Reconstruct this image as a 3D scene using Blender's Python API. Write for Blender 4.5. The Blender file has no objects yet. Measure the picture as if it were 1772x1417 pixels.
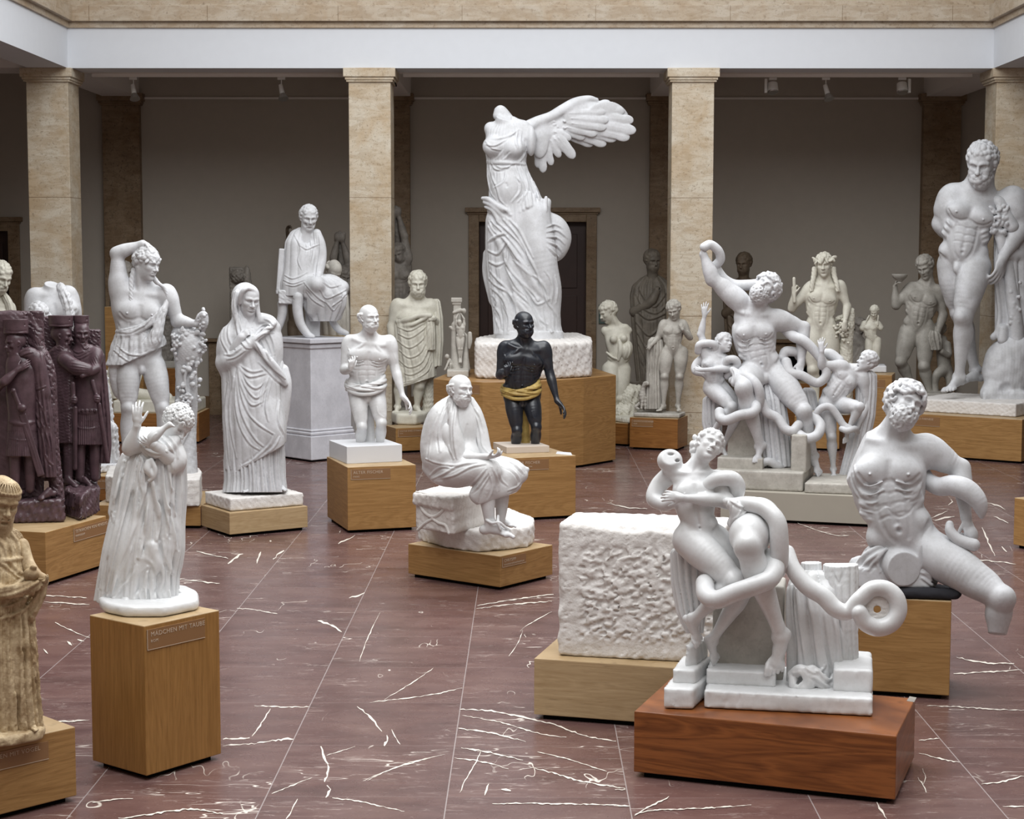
import bpy, bmesh, math, random
import numpy as np
from mathutils import Matrix, Vector
random.seed(7)
f32 = np.float32
SC = bpy.context.scene
COL = SC.collection
# ------------------------------------------------------------------ camera
IW, IH, FPX, CAMH = 1772.0, 1417.0, 2966.0, 2.4
PITCH = math.atan(267.5/FPX); YAW = math.atan(26/FPX)*1.0; ROLL = 0.0012
_fw = Vector((-math.sin(YAW)*math.cos(PITCH), math.cos(YAW)*math.cos(PITCH), -math.sin(PITCH)))
_rt = _fw.cross(Vector((0, 0, 1))).normalized()
_up = _rt.cross(_fw).normalized()
_rt2 = _rt*math.cos(ROLL)+_up*math.sin(ROLL)
_up2 = _up*math.cos(ROLL)-_rt*math.sin(ROLL)
_rt, _up = _rt2, _up2
CP = np.array((0, 0, CAMH)); RT = np.array(_rt); UP = np.array(_up); FW = np.array(_fw)
cam = bpy.data.cameras.new('camera'); cam.sensor_width = 36; cam.sensor_fit = 'HORIZONTAL'
cam.lens = FPX/IW*36; cam.clip_start = .05; cam.clip_end = 200
camo = bpy.data.objects.new('camera', cam); COL.objects.link(camo)
M = Matrix((( _rt.x, _up.x, -_fw.x, 0), (_rt.y, _up.y, -_fw.y, 0), (_rt.z, _up.z, -_fw.z, CAMH), (0, 0, 0, 1)))
camo.matrix_world = M
SC.camera = camo

def rays(u, v):
    u = np.asarray(u, float)[..., None]; v = np.asarray(v, float)[..., None]
    return (u-IW/2)/FPX*RT - (v-IH/2)/FPX*UP + FW
def at_y(u, v, Y):
    d = rays(u, v); t = (np.asarray(Y, float)-CP[1])/d[..., 1]
    return CP + d*t[..., None]
def at_z(u, v, z=0.0):
    d = rays(u, v); t = (z-CP[2])/d[..., 2]
    return CP + d*t[..., None]
def at_x(u, v, X):
    d = rays(u, v); t = (X-CP[0])/d[..., 0]
    return CP + d*t[..., None]

# ------------------------------------------------------------------ object helpers
def tag(o, label, cat, group=None):
    o['label'] = label; o['category'] = cat
    if group: o['group'] = group
    return o
def struct(o):
    o['kind'] = 'structure'; return o
def empty(name, loc, label, cat, group=None):
    o = bpy.data.objects.new(name, None); COL.objects.link(o); o.location = loc
    o.empty_display_size = .1
    return tag(o, label, cat, group)
def mesh_np(name, V, Q, mat, parent=None, smooth=True):
    me = bpy.data.meshes.new(name)
    n, q = len(V), len(Q); k = Q.shape[1]
    me.vertices.add(n); me.vertices.foreach_set('co', np.ascontiguousarray(V, dtype=f32).ravel())
    me.loops.add(q*k); me.loops.foreach_set('vertex_index', np.ascontiguousarray(Q, dtype=np.int32).ravel())
    me.polygons.add(q); me.polygons.foreach_set('loop_start', np.arange(0, q*k, k, dtype=np.int32))
    me.update(calc_edges=True)
    if smooth: me.polygons.foreach_set('use_smooth', np.ones(q, bool))
    me.materials.append(mat)
    o = bpy.data.objects.new(name, me); COL.objects.link(o)
    if parent: o.parent = parent
    return o
def bm_obj(name, bm, mat, parent=None, bevel=0, segs=2, smooth=False, loc=None):
    me = bpy.data.meshes.new(name); bm.normal_update(); bm.to_mesh(me); bm.free()
    for m in (mat if isinstance(mat, (list, tuple)) else [mat]): me.materials.append(m)
    o = bpy.data.objects.new(name, me); COL.objects.link(o)
    if parent: o.parent = parent
    if loc is not None: o.location = loc
    if smooth:
        for p in me.polygons: p.use_smooth = True
    if bevel:
        b = o.modifiers.new('bevel', 'BEVEL'); b.width = bevel; b.segments = segs; b.limit_method = 'ANGLE'
    return o
def bm_prism(bm, pts, z0, z1, off=(0, 0, 0), mi=0):
    ox, oy, oz = off
    # counter-clockwise from above
    a = sum(pts[i][0]*pts[(i+1) % len(pts)][1]-pts[(i+1) % len(pts)][0]*pts[i][1] for i in range(len(pts)))
    if a < 0: pts = pts[::-1]
    lo = [bm.verts.new((p[0]-ox, p[1]-oy, z0-oz)) for p in pts]
    hi = [bm.verts.new((p[0]-ox, p[1]-oy, z1-oz)) for p in pts]
    n = len(pts); F = [bm.faces.new(lo[::-1]), bm.faces.new(hi)]
    for i in range(n):
        F.append(bm.faces.new((lo[i], lo[(i+1) % n], hi[(i+1) % n], hi[i])))
    for fc in F: fc.material_index = mi
def bm_box(bm, x0, x1, y0, y1, z0, z1, off=(0, 0, 0), mi=0):
    bm_prism(bm, [(x0, y0), (x1, y0), (x1, y1), (x0, y1)], z0, z1, off, mi)
def box_obj(name, x0, x1, y0, y1, z0, z1, mat, parent=None, bevel=0, off=None):
    if off is None: off = ((x0+x1)/2, (y0+y1)/2, z0) if parent is None else (0, 0, 0)
    bm = bmesh.new(); bm_box(bm, x0, x1, y0, y1, z0, z1, off)
    o = bm_obj(name, bm, mat, parent, bevel)
    if parent is None: o.location = off
    return o

# ------------------------------------------------------------------ materials
def srgb(r, g, b):
    def c(x):
        x /= 255.0
        return x/12.92 if x <= .04045 else ((x+.055)/1.055)**2.4
    return (c(r), c(g), c(b), 1)
class NT:
    def __init__(s, name, rough=.6, spec=.5):
        m = bpy.data.materials.new(name); m.use_nodes = True; s.m = m
        s.t = m.node_tree; s.b = s.t.nodes['Principled BSDF']
        s.b.inputs['Roughness'].default_value = rough
        s.b.inputs['Specular IOR Level'].default_value = spec
    def n(s, typ, **kw):
        x = s.t.nodes.new(typ)
        for k, v in kw.items():
            if k.startswith('i_'):
                key = k[2:]
                key = int(key) if key.isdigit() else key.replace('_', ' ')
                x.inputs[key].default_value = v
            else: setattr(x, k, v)
        return x
    def l(s, a, b): s.t.links.new(a, b)
    def coord(s, scale=(1, 1, 1), obj=True):
        tc = s.n('ShaderNodeTexCoord'); mp = s.n('ShaderNodeMapping'); mp.inputs['Scale'].default_value = scale
        s.l(tc.outputs['Object' if obj else 'Generated'], mp.inputs['Vector']); return mp.outputs['Vector']
    def pos(s, scale=(1, 1, 1)):
        g = s.n('ShaderNodeNewGeometry'); mp = s.n('ShaderNodeMapping'); mp.inputs['Scale'].default_value = scale
        s.l(g.outputs['Position'], mp.inputs['Vector']); return mp.outputs['Vector']
    def noise(s, vec, scale, detail=4, rough=.55, dist=0, out='Fac'):
        x = s.n('ShaderNodeTexNoise'); s.l(vec, x.inputs['Vector'])
        x.inputs['Scale'].default_value = scale; x.inputs['Detail'].default_value = detail
        x.inputs['Roughness'].default_value = rough; x.inputs['Distortion'].default_value = dist
        return x.outputs[out]
    def ramp(s, fac, stops, interp='LINEAR'):
        r = s.n('ShaderNodeValToRGB'); r.color_ramp.interpolation = interp
        e = r.color_ramp.elements
        while len(e) < len(stops): e.new(.5)
        for i, (p, c) in enumerate(stops):
            e[i].position = p; e[i].color = c if len(c) == 4 else (*c, 1)
        s.l(fac, r.inputs['Fac']); return r.outputs['Color']
    def math(s, op, a, b=None, c=None):
        x = s.n('ShaderNodeMath', operation=op)
        for i, q in enumerate((a, b, c)):
            if q is None: continue
            if isinstance(q, (int, float)): x.inputs[i].default_value = q
            else: s.l(q, x.inputs[i])
        return x.outputs[0]
    def mix(s, fac, a, b, mode='MIX'):
        x = s.n('ShaderNodeMix', data_type='RGBA', blend_type=mode)
        for sock, q in ((x.inputs[0], fac), (x.inputs[6], a), (x.inputs[7], b)):
            if isinstance(q, (int, float)): sock.default_value = q
            elif isinstance(q, tuple): sock.default_value = q
            else: s.l(q, sock)
        return x.outputs[2]
    def color(s, c):
        if isinstance(c, tuple): s.b.inputs['Base Color'].default_value = c
        else: s.l(c, s.b.inputs['Base Color'])
    def bump(s, h, strength=.3, dist=.01, chain=None):
        b = s.n('ShaderNodeBump'); b.inputs['Strength'].default_value = strength; b.inputs['Distance'].default_value = dist
        s.l(h, b.inputs['Height'])
        if chain is not None: s.l(chain, b.inputs['Normal'])
        s.l(b.outputs['Normal'], s.b.inputs['Normal']); return b.outputs['Normal']
BW = lambda x: (x, x, x, 1)

def plaster(name, base, dirt=None, dirtamt=.35, rough=.55, bump=.12, spec=.35, sc=6.0):
    k = NT(name, rough, spec); P = k.pos()
    n1 = k.noise(P, sc, 6, .65); n2 = k.noise(P, sc*9, 3, .6)
    d = dirt or tuple(x*.72 for x in base[:3])+(1,)
    m = k.ramp(n1, [(.38, BW(dirtamt)), (.62, BW(0))])
    c = k.mix(m, base, d)
    c = k.mix(k.ramp(n2, [(.25, BW(dirtamt*.6)), (.5, BW(0))]), c, d)
    k.color(c)
    k.bump(k.math('ADD', n2, k.math('MULTIPLY', n1, .6)), bump, .006)
    return k.m
def travertine(name, base, warm, dark, stain=1.0):
    k = NT(name, .5, .3); P = k.pos()
    n1 = k.noise(P, 2.2, 7, .65, .6); n2 = k.noise(P, 22, 5, .7, .4)
    wv = k.noise(k.pos((2.5, 2.5, 9)), 1.6, 5, .6, .8)
    c = k.mix(k.ramp(n1, [(.40, BW(0)), (.66, BW(.8*stain))]), base, warm)
    c = k.mix(k.ramp(n2, [(.30, BW(.75)), (.44, BW(0))]), c, dark)
    c = k.mix(k.ramp(wv, [(.42, BW(.35)), (.56, BW(0))]), c, tuple(x*.75 for x in warm[:3])+(1,))
    c = k.mix(k.ramp(k.noise(P, 60, 2), [(.30, BW(.55)), (.37, BW(0))]), c, dark)
    k.color(c); k.bump(n2, .08, .004)
    return k.m
def oak(name, c1, c2, vertical=False, rough=.38, sc=1.0, figure=.5):
    k = NT(name, rough, .35)
    s_f = (30*sc, 30*sc, 1.2*sc) if vertical else (1.4*sc, 1.4*sc, 34*sc)
    s_w = (4*sc, 4*sc, .5*sc) if vertical else (.55*sc, .55*sc, 5*sc)
    V = k.coord(s_f); W = k.coord(s_w)
    fine = k.noise(V, 2.6, 5, .6); big = k.noise(W, 1.5, 3, .5, 1.2)
    ring = k.math('FRACT', k.math('MULTIPLY', big, 9.0))
    ring = k.math('ABSOLUTE', k.math('SUBTRACT', ring, .5))
    t = k.math('ADD', k.math('MULTIPLY', fine, .62), k.math('MULTIPLY', ring, figure*.8))
    c = k.ramp(t, [(.22, c2), (.62, c1)])
    pores = k.ramp(k.noise(V, 9, 2, .5), [(.30, BW(.45)), (.40, BW(0))])
    c = k.mix(pores, c, tuple(x*.55 for x in c2[:3])+(1,))
    k.color(c); k.bump(fine, .05, .002)
    return k.m
def plain(name, c, rough=.5, spec=.4, metal=0, nz=0):
    k = NT(name, rough, spec); k.b.inputs['Metallic'].default_value = metal
    if nz:
        n = k.noise(k.pos(), 8, 5); k.color(k.mix(k.ramp(n, [(.35, BW(nz)), (.65, BW(0))]), c, tuple(x*.7 for x in c[:3])+(1,)))
    else: k.color(c)
    return k.m
# ------------------------------------------------------------------ carving: distance fields polygonised by surface nets
BIG = f32(60.0)
def vec(*a): return np.array(a, float)
def unit(a):
    a = np.asarray(a, float); return a/max(1e-9, np.linalg.norm(a))
def crom(P, n=None, sp=2.0):
    """Catmull-Rom resampling of rows of P"""
    P = np.asarray(P, float)
    if len(P) == 2:
        L = np.linalg.norm(P[1, :3]-P[0, :3]); m = max(2, int(L/sp)+1)
        t = np.linspace(0, 1, m)[:, None]; return P[0]*(1-t)+P[1]*t
    Q = np.vstack([2*P[0]-P[1], P, 2*P[-1]-P[-2]]); out = []
    for i in range(1, len(Q)-2):
        p0, p1, p2, p3 = Q[i-1], Q[i], Q[i+1], Q[i+2]
        m = max(1, int(np.linalg.norm(p2[:3]-p1[:3])/sp)) if n is None else n
        for j in range(m):
            t = j/m
            out.append(.5*((2*p1)+(-p0+p2)*t+(2*p0-5*p1+4*p2-p3)*t*t+(-p0+3*p1-3*p2+p3)*t**3))
    out.append(P[-1]); return np.array(out)
def smin(a, b, k):
    if k <= 0: return np.minimum(a, b)
    h = np.maximum(k-np.abs(a-b), 0)/k
    return np.minimum(a, b)-h*h*(k*.25)

class Grid:
    def __init__(s, lo, hi, step):
        s.lo = np.array(lo, float)-2.5*step; s.step = step
        s.n = np.ceil((np.array(hi, float)+2.5*step-s.lo)/step).astype(int)+1
        s.F = np.full(s.n, BIG, f32)
        s.ax = [(s.lo[i]+np.arange(s.n[i])*step).astype(f32) for i in range(3)]
    def sl(s, lo, hi, pad):
        a = np.floor((np.asarray(lo)-pad-s.lo)/s.step).astype(int); b = np.ceil((np.asarray(hi)+pad-s.lo)/s.step).astype(int)+1
        a = np.clip(a, 0, s.n); b = np.clip(b, 0, s.n)
        if np.any(b <= a): return None
        return tuple(slice(a[i], b[i]) for i in range(3))
    def xyz(s, S):
        return s.ax[0][S[0]][:, None, None], s.ax[1][S[1]][None, :, None], s.ax[2][S[2]][None, None, :]
    def comb(s, S, d, op, k):
        F = s.F[S]
        if op == 'u': s.F[S] = smin(F, d, k)
        elif op == 's': s.F[S] = -smin(-F, d, k)
        elif op == 'i': s.F[S] = -smin(-F, -d, k)
    def surf(s, u, v):
        i = int(round((u-s.lo[0])/s.step)); j = int(round((v-s.lo[1])/s.step))
        if not (0 <= i < s.n[0] and 0 <= j < s.n[1]): return None
        c = s.F[i, j]; w = np.nonzero(c < 0)[0]
        if len(w) == 0: return None
        q = w[-1]
        if q+1 >= s.n[2]: return s.ax[2][q]
        a, b = c[q], c[q+1]
        return s.ax[2][q]+s.step*a/(a-b)

def d_cap(X, a, b, ra, rb):
    x, y, z = X; ba = b-a; L = float(ba@ba)+1e-9
    px, py, pz = x-f32(a[0]), y-f32(a[1]), z-f32(a[2])
    h = np.clip((px*f32(ba[0])+py*f32(ba[1])+pz*f32(ba[2]))*f32(1/L), 0, 1)
    dx = px-h*f32(ba[0]); dy = py-h*f32(ba[1]); dz = pz-h*f32(ba[2])
    return np.sqrt(dx*dx+dy*dy+dz*dz)-(f32(ra)+h*f32(rb-ra))
def chain_field(g, P, pad):
    P = np.asarray(P, float); r = P[:, 3]
    lo = (P[:, :3]-r[:, None]).min(0); hi = (P[:, :3]+r[:, None]).max(0)
    S = g.sl(lo, hi, pad)
    if S is None: return None, None
    T = np.full([q.stop-q.start for q in S], BIG, f32)
    for i in range(len(P)-1):
        a, b = P[i], P[i+1]; m = max(a[3], b[3])
        s2 = g.sl(np.minimum(a[:3], b[:3])-m, np.maximum(a[:3], b[:3])+m, pad)
        if s2 is None: continue
        s2 = tuple(slice(max(s2[j].start, S[j].start), min(s2[j].stop, S[j].stop)) for j in range(3))
        if any(q.stop <= q.start for q in s2): continue
        d = d_cap(g.xyz(s2), a[:3], b[:3], a[3], b[3])
        t = tuple(slice(s2[j].start-S[j].start, s2[j].stop-S[j].start) for j in range(3))
        T[t] = np.minimum(T[t], d)
    return S, T

class Sculpt:
    """author in photo pixels (u right, v down) and w = pixels towards the viewer; build() carves it at depth Y0"""
    def __init__(s, Y0, step=1.5):
        s.Y0 = Y0; s.step = step; s.P = {}; s.cur = None; s.mats = {}
    def part(s, name, mat=None, step=None):
        s.cur = s.P.setdefault(name, dict(ops=[], lo=[], hi=[], mat=mat, step=step or s.step))
        if mat: s.cur['mat'] = mat
        return s
    def _b(s, lo, hi): s.cur['lo'].append(np.asarray(lo, float)); s.cur['hi'].append(np.asarray(hi, float))
    def op(s, f): s.cur['ops'].append(f)
    # --- primitives
    def chain(s, P, k=3, op='u', sp=None, smooth=True):
        P = np.asarray(P, float)
        if smooth and len(P) > 2: P = crom(P, sp=sp or max(1.6, P[:, 3].mean()*.27))
        P[:, 3] = np.maximum(P[:, 3], .4)
        if op == 'u': s._b((P[:, :3]-P[:, 3:]).min(0), (P[:, :3]+P[:, 3:]).max(0))
        def f(g):
            S, T = chain_field(g, P, k+2*g.step)
            if S is not None: g.comb(S, T, op, k)
        s.op(f); return s
    def cap(s, a, b, ra, rb=None, k=3, op='u'):
        rb = ra if rb is None else rb
        return s.chain([(*a, ra), (*b, rb)], k, op, smooth=False)
    def ell(s, c, r, R=None, k=3, op='u'):
        """ellipsoid; R rows are its axes in (u,v,w)"""
        c = np.asarray(c, float); r = np.asarray(r, float)*np.ones(3); R = np.eye(3) if R is None else np.asarray(R, float)
        e = np.sqrt((R**2*(r**2)[:, None]).sum(0))
        if op == 'u': s._b(c-e, c+e)
        mr = r.min()
        def f(g):
            S = g.sl(c-e, c+e, k+2*g.step)
            if S is None: return
            x, y, z = g.xyz(S); x = x-f32(c[0]); y = y-f32(c[1]); z = z-f32(c[2])
            k0 = 0; k1 = 0
            for i in range(3):
                q = (x*f32(R[i, 0])+y*f32(R[i, 1])+z*f32(R[i, 2]))/f32(r[i])
                k0 = k0+q*q; k1 = k1+(q/f32(r[i]))**2
            k0 = np.sqrt(k0)
            g.comb(S, k0*(k0-1)/np.sqrt(k1+1e-12), op, k)
        s.op(f); return s
    def box(s, c, h, R=None, rnd=2, k=1, op='u'):
        c = np.asarray(c, float); h = np.asarray(h, float); R = np.eye(3) if R is None else np.asarray(R, float)
        e = (np.abs(R)*h[:, None]).sum(0)
        if op == 'u': s._b(c-e, c+e)
        def f(g):
            S = g.sl(c-e, c+e, k+2*g.step)
            if S is None: return
            X = g.xyz(S); q = []
            for i in range(3):
                q.append(np.abs((X[0]-f32(c[0]))*f32(R[i, 0])+(X[1]-f32(c[1]))*f32(R[i, 1])+(X[2]-f32(c[2]))*f32(R[i, 2]))-f32(h[i]-rnd))
            o = np.sqrt(np.maximum(q[0], 0)**2+np.maximum(q[1], 0)**2+np.maximum(q[2], 0)**2)+np.minimum(np.maximum(np.maximum(q[0], q[1]), q[2]), 0)-f32(rnd)
            g.comb(S, o, op, k)
        s.op(f); return s
    def drape(s, rings, folds=(), k=4, op='u', rt=True):
        """cloth tube: rings (u,v,w,ru,rw) sorted by v; folds (n,amp,phase,twist[,sharp])"""
        A = np.asarray(sorted(rings, key=lambda r: r[1]), float)
        if folds and rt:
            a = A[0]; h = .45*a[3]; A = np.vstack([(a[0], a[1]-h, a[2], a[3]*.2, a[4]*.2), (a[0], a[1]-h*.75, a[2], a[3]*.62, a[4]*.62), (a[0], a[1]-h*.4, a[2], a[3]*.86, a[4]*.86), A])
        am = sum(abs(q[1]) for q in folds)
        lo = np.array([(A[:, 0]-A[:, 3]).min()-am, A[0, 1], (A[:, 2]-A[:, 4]).min()-am])
        hi = np.array([(A[:, 0]+A[:, 3]).max()+am, A[-1, 1], (A[:, 2]+A[:, 4]).max()+am])
        if op == 'u': s._b(lo, hi)
        def f(g):
            S = g.sl(lo, hi, k+2*g.step)
            if S is None: return
            x, y, z = g.xyz(S); vv = y[0, :, 0]
            from_ = [np.interp(vv, A[:, 1], A[:, j]).astype(f32)[None, :, None] for j in (0, 2, 3, 4)]
            if len(A) > 2:
                ker = np.ones(7)/7
                from_ = [np.convolve(np.pad(q[0, :, 0], 3, mode='edge'), ker, 'valid').astype(f32)[None, :, None] for q in from_]
            cu, cw, ru, rw = from_
            t = ((y-f32(A[0, 1]))/f32(A[-1, 1]-A[0, 1]))
            dx = (x-cu)/ru; dz = (z-cw)/rw
            rho = np.sqrt(dx*dx+dz*dz)
            th = np.arctan2(dz, dx)
            m = np.minimum(ru, rw)
            d = (rho-1)*m
            for q in folds:
                n, amp, ph, tw = q[:4]; sh = q[4] if len(q) > 4 else 1.0; grow = q[5] if len(q) > 5 else 0.0
                wv = np.abs(np.sin((th*f32(n/2.0)+f32(ph)+t*f32(tw)+np.sin(t*f32(5)+th*2)*f32(.25))))**f32(sh)
                d = d-(wv-f32(.5))*f32(amp)*(f32(1-grow)+f32(grow)*t)
            d = d*f32(.85)
            d = np.maximum(d, np.maximum(f32(A[0, 1])-y, y-f32(A[-1, 1])))
            g.comb(S, d, op, k)
        s.op(f); return s
    def prism(s, pts, v0, v1, rnd=1.5, k=1, op='u'):
        """upright prism over a convex outline of (u,w)"""
        A = np.asarray(pts, float); c = A.mean(0)
        lo = vec(A[:, 0].min(), v0, A[:, 1].min()); hi = vec(A[:, 0].max(), v1, A[:, 1].max())
        if op == 'u': s._b(lo, hi)
        def f(g):
            S = g.sl(lo, hi, k+2*g.step)
            if S is None: return
            x, y, z = g.xyz(S); d = np.maximum(f32(v0+rnd)-y, y-f32(v1-rnd))
            for i in range(len(A)):
                e = A[(i+1) % len(A)]-A[i]; n = unit(vec(e[1], -e[0]))
                if n@(c-A[i]) > 0: n = -n
                q = (x-f32(A[i, 0]))*f32(n[0])+(z-f32(A[i, 1]))*f32(n[1])+f32(rnd)
                d = smin(d, q, 0) if False else -smin(-d, -q, max(.1, rnd*1.2))
            g.comb(S, d-f32(rnd), op, k)
        s.op(f); return s
    def plane(s, p, n, k=.5, lo=None, hi=None):
        """cut away everything on the side the normal points to"""
        n = unit(n); p = np.asarray(p, float)
        def f(g):
            S = g.sl(lo, hi, 0) if lo is not None else tuple(slice(0, q) for q in g.n)
            if S is None: return
            x, y, z = g.xyz(S)
            d = -((x-f32(p[0]))*f32(n[0])+(y-f32(p[1]))*f32(n[1])+(z-f32(p[2]))*f32(n[2]))
            g.comb(S, d, 's', k)
        s.op(f); return s
    def rough(s, amp, wl, lo=None, hi=None, seed=1, kind='fbm', aniso=(1, 1, 1)):
        """weathering of the surface"""
        rs = np.random.RandomState(seed)
        def f(g):
            S = g.sl(lo, hi, 0) if lo is not None else tuple(slice(0, q) for q in g.n)
            if S is None: return
            x, y, z = g.xyz(S); N = 0; a = 1.0; l = wl; tot = 0
            for o in range(3):
                D = rs.randn(3, 3)*np.array(aniso); D /= np.linalg.norm(D, axis=1)[:, None]; p = rs.rand(3)*6.28
                q = 1
                for i in range(3):
                    q = q*np.sin((x*f32(D[i, 0])+y*f32(D[i, 1])+z*f32(D[i, 2]))*f32(6.2832/l)+f32(p[i]))
                N = N+q*f32(a*1.6); a *= .6; l *= .55
            if kind == 'chip': N = -np.maximum(N, 0)*1.3
            g.F[S] = g.F[S]-(N*f32(amp)).astype(f32)
        s.op(f); return s
    # --- strokes on the front surface
    def stroke(s, pts, r=2.0, h=.6, groove=False, k=None, taper=True, dw=0.0):
        pts = np.asarray(pts, float); Q = crom(np.c_[pts[:, :2], np.zeros(len(pts))], sp=max(2.0, r*.9))[:, :2]
        k_ = r*1.1 if k is None else k
        def f(g):
            W = [g.surf(u, v) for u, v in Q]
            ok = [w for w in W if w is not None]
            if not ok: return
            idx = [i for i, w in enumerate(W) if w is not None]
            w = np.array([W[i] for i in idx], float); q = Q[idx]
            if len(w) > 4:
                wp = np.pad(w, 2, mode='edge'); w = np.median(np.stack([wp[i:i+len(w)] for i in range(5)]), 0)
                wp = np.pad(w, 1, mode='edge'); w = (wp[:-2]+wp[1:-1]+wp[2:])/3
            n = len(w); rr = np.full(n, float(r))
            if taper and n > 3:
                t = np.linspace(0, 1, n); rr = r*np.clip(np.minimum(t, 1-t)*5, .35, 1)
            ww = w+dw+(rr*(1-h) if groove else -rr*(1-h))
            P = np.c_[q, ww, rr]
            br = np.nonzero(np.abs(np.diff(w)) > 5*r+4)[0]
            for seg in np.split(P, br+1):
                if len(seg) < 2: continue
                S, T = chain_field(g, seg, k_+2*g.step)
                if S is not None: g.comb(S, T, 's' if groove else 'u', k_)
        s.op(f); return s
    def groove(s, pts, r=1.6, h=.6, k=None, **kw): return s.stroke(pts, r, h, True, k, **kw)
    def folds(s, lines, r=2.0, h=.6, g=True):
        """a bundle of cloth ridges, each with a valley beside it"""
        for L in lines:
            L = np.asarray(L, float)
            s.stroke(L, r, h)
            if g:
                d = np.gradient(L, axis=0); nrm = np.c_[-d[:, 1], d[:, 0]]; nrm /= np.linalg.norm(nrm, axis=1)[:, None]+1e-9
                s.groove(L+nrm*r*1.7, r*.8, .5)
        return s
    # --- build
    def fields(s, part):
        P = s.P[part]; g = Grid(np.min(P['lo'], 0), np.max(P['hi'], 0), P['step'])
        for f in P['ops']: f(g)
        return g
    def build(s, parent, mats, xf=None, zmin=None):
        out = {}
        spx = float((at_y(886, 708, s.Y0)-CP)@FW)/FPX if s.Y0 else 0
        loc = np.array(parent.matrix_basis.translation)
        for name, P in s.P.items():
            if not P['lo']: continue
            g = s.fields(name); V, Q = surface_nets(g.F)
            if len(V) == 0: continue
            V = V*g.step+g.lo
            if xf: V = (V-vec(xf[0], xf[1], 0))*xf[2]+vec(xf[3], xf[4], 0)
            nm = P.get('name') or name.split('#')[0]
            Wd = at_y(V[:, 0], V[:, 1], s.Y0-V[:, 2]*spx) if s.Y0 else V*vec(.01, -.01, -.01)[None, :]
            if not s.Y0: Wd = Wd[:, [0, 2, 1]]
            Wd[:, 2] = np.maximum(Wd[:, 2], loc[2]+(.003 if zmin is None else (zmin.get(nm, -9) if isinstance(zmin, dict) else zmin)-loc[2]))
            a, b, c = Wd[Q[:, 0]], Wd[Q[:, 1]], Wd[Q[:, 2]]
            if (np.einsum('ij,ij->i', a-Wd.mean(0), np.cross(b-a, c-a))).sum() < 0: Q = Q[:, ::-1]
            out[name] = mesh_np(nm, Wd-loc, Q, P['mat'] or mats, parent)
            del g
        return out
_C = np.array([(i, j, k) for i in (0, 1) for j in (0, 1) for k in (0, 1)])
_E = [(a, b) for a in range(8) for b in range(a+1, 8) if np.abs(_C[a]-_C[b]).sum() == 1]
def surface_nets(F):
    I = F < 0
    n = np.zeros(np.array(F.shape)-1, np.uint8)
    nx, ny, nz = n.shape
    for c in _C: n += I[c[0]:c[0]+nx, c[1]:c[1]+ny, c[2]:c[2]+nz]
    m = (n > 0) & (n < 8); ids = np.argwhere(m)
    if len(ids) == 0: return np.zeros((0, 3)), np.zeros((0, 4), int)
    num = np.full(m.shape, -1, np.int32); num[m] = np.arange(len(ids))
    vals = np.stack([F[ids[:, 0]+c[0], ids[:, 1]+c[1], ids[:, 2]+c[2]] for c in _C], 1)
    acc = np.zeros((len(ids), 3)); cnt = np.zeros(len(ids))
    for a, b in _E:
        va, vb = vals[:, a], vals[:, b]; x = (va < 0) != (vb < 0)
        t = np.where(x, va/np.where(va == vb, 1, va-vb), 0)
        acc += np.where(x[:, None], _C[a]+t[:, None]*(_C[b]-_C[a]), 0); cnt += x
    V = ids+acc/cnt[:, None]
    Q = []
    for ax in range(3):
        o1, o2 = [(1, 2), (2, 0), (0, 1)][ax]
        sa = [slice(1, -1)]*3; sa[ax] = slice(0, -1); sb = list(sa); sb[ax] = slice(1, None)
        A = I[tuple(sa)]; B = I[tuple(sb)]; x = np.argwhere(A != B)
        if len(x) == 0: continue
        sgn = A[x[:, 0], x[:, 1], x[:, 2]]
        base = x+1; base[:, ax] -= 1
        def cell(d1, d2):
            q = base.copy(); q[:, o1] -= d1; q[:, o2] -= d2; return num[q[:, 0], q[:, 1], q[:, 2]]
        q = np.stack([cell(1, 1), cell(0, 1), cell(0, 0), cell(1, 0)], 1)
        # photo axes are left-handed (v down): the winding is mirrored
        q[sgn] = q[sgn][:, ::-1] if False else q[sgn]
        q[~sgn] = q[~sgn][:, ::-1]
        Q.append(q)
    Q = np.vstack(Q); Q = Q[(Q >= 0).all(1)]
    return V, Q
# ------------------------------------------------------------------ anatomy
def rot(yaw=0, pitch=0, roll=0):
    """rows ex (image right), ey (up), ez (front) in (u,v,w); yaw>0 turns to image right, pitch>0 looks up, roll>0 tips to the right"""
    y, p, r = [math.radians(q) for q in (yaw, pitch, roll)]
    ez = vec(math.sin(y)*math.cos(p), math.sin(p), math.cos(y)*math.cos(p))
    ey = vec(-math.sin(y)*math.sin(p), math.cos(p), -math.cos(y)*math.sin(p))
    ex = vec(math.cos(y), 0, -math.sin(y))
    def rr(a): return vec(a[0]*math.cos(r)+a[1]*math.sin(r), -(-a[0]*math.sin(r)+a[1]*math.cos(r)), a[2])
    return np.array([rr(ex), rr(ey), rr(ez)])
def fib(n):
    i = np.arange(n)+.5; ph = np.arccos(1-2*i/n); th = np.pi*(1+5**.5)*i
    return np.c_[np.cos(th)*np.sin(ph), np.cos(ph), np.sin(th)*np.sin(ph)]

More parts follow.
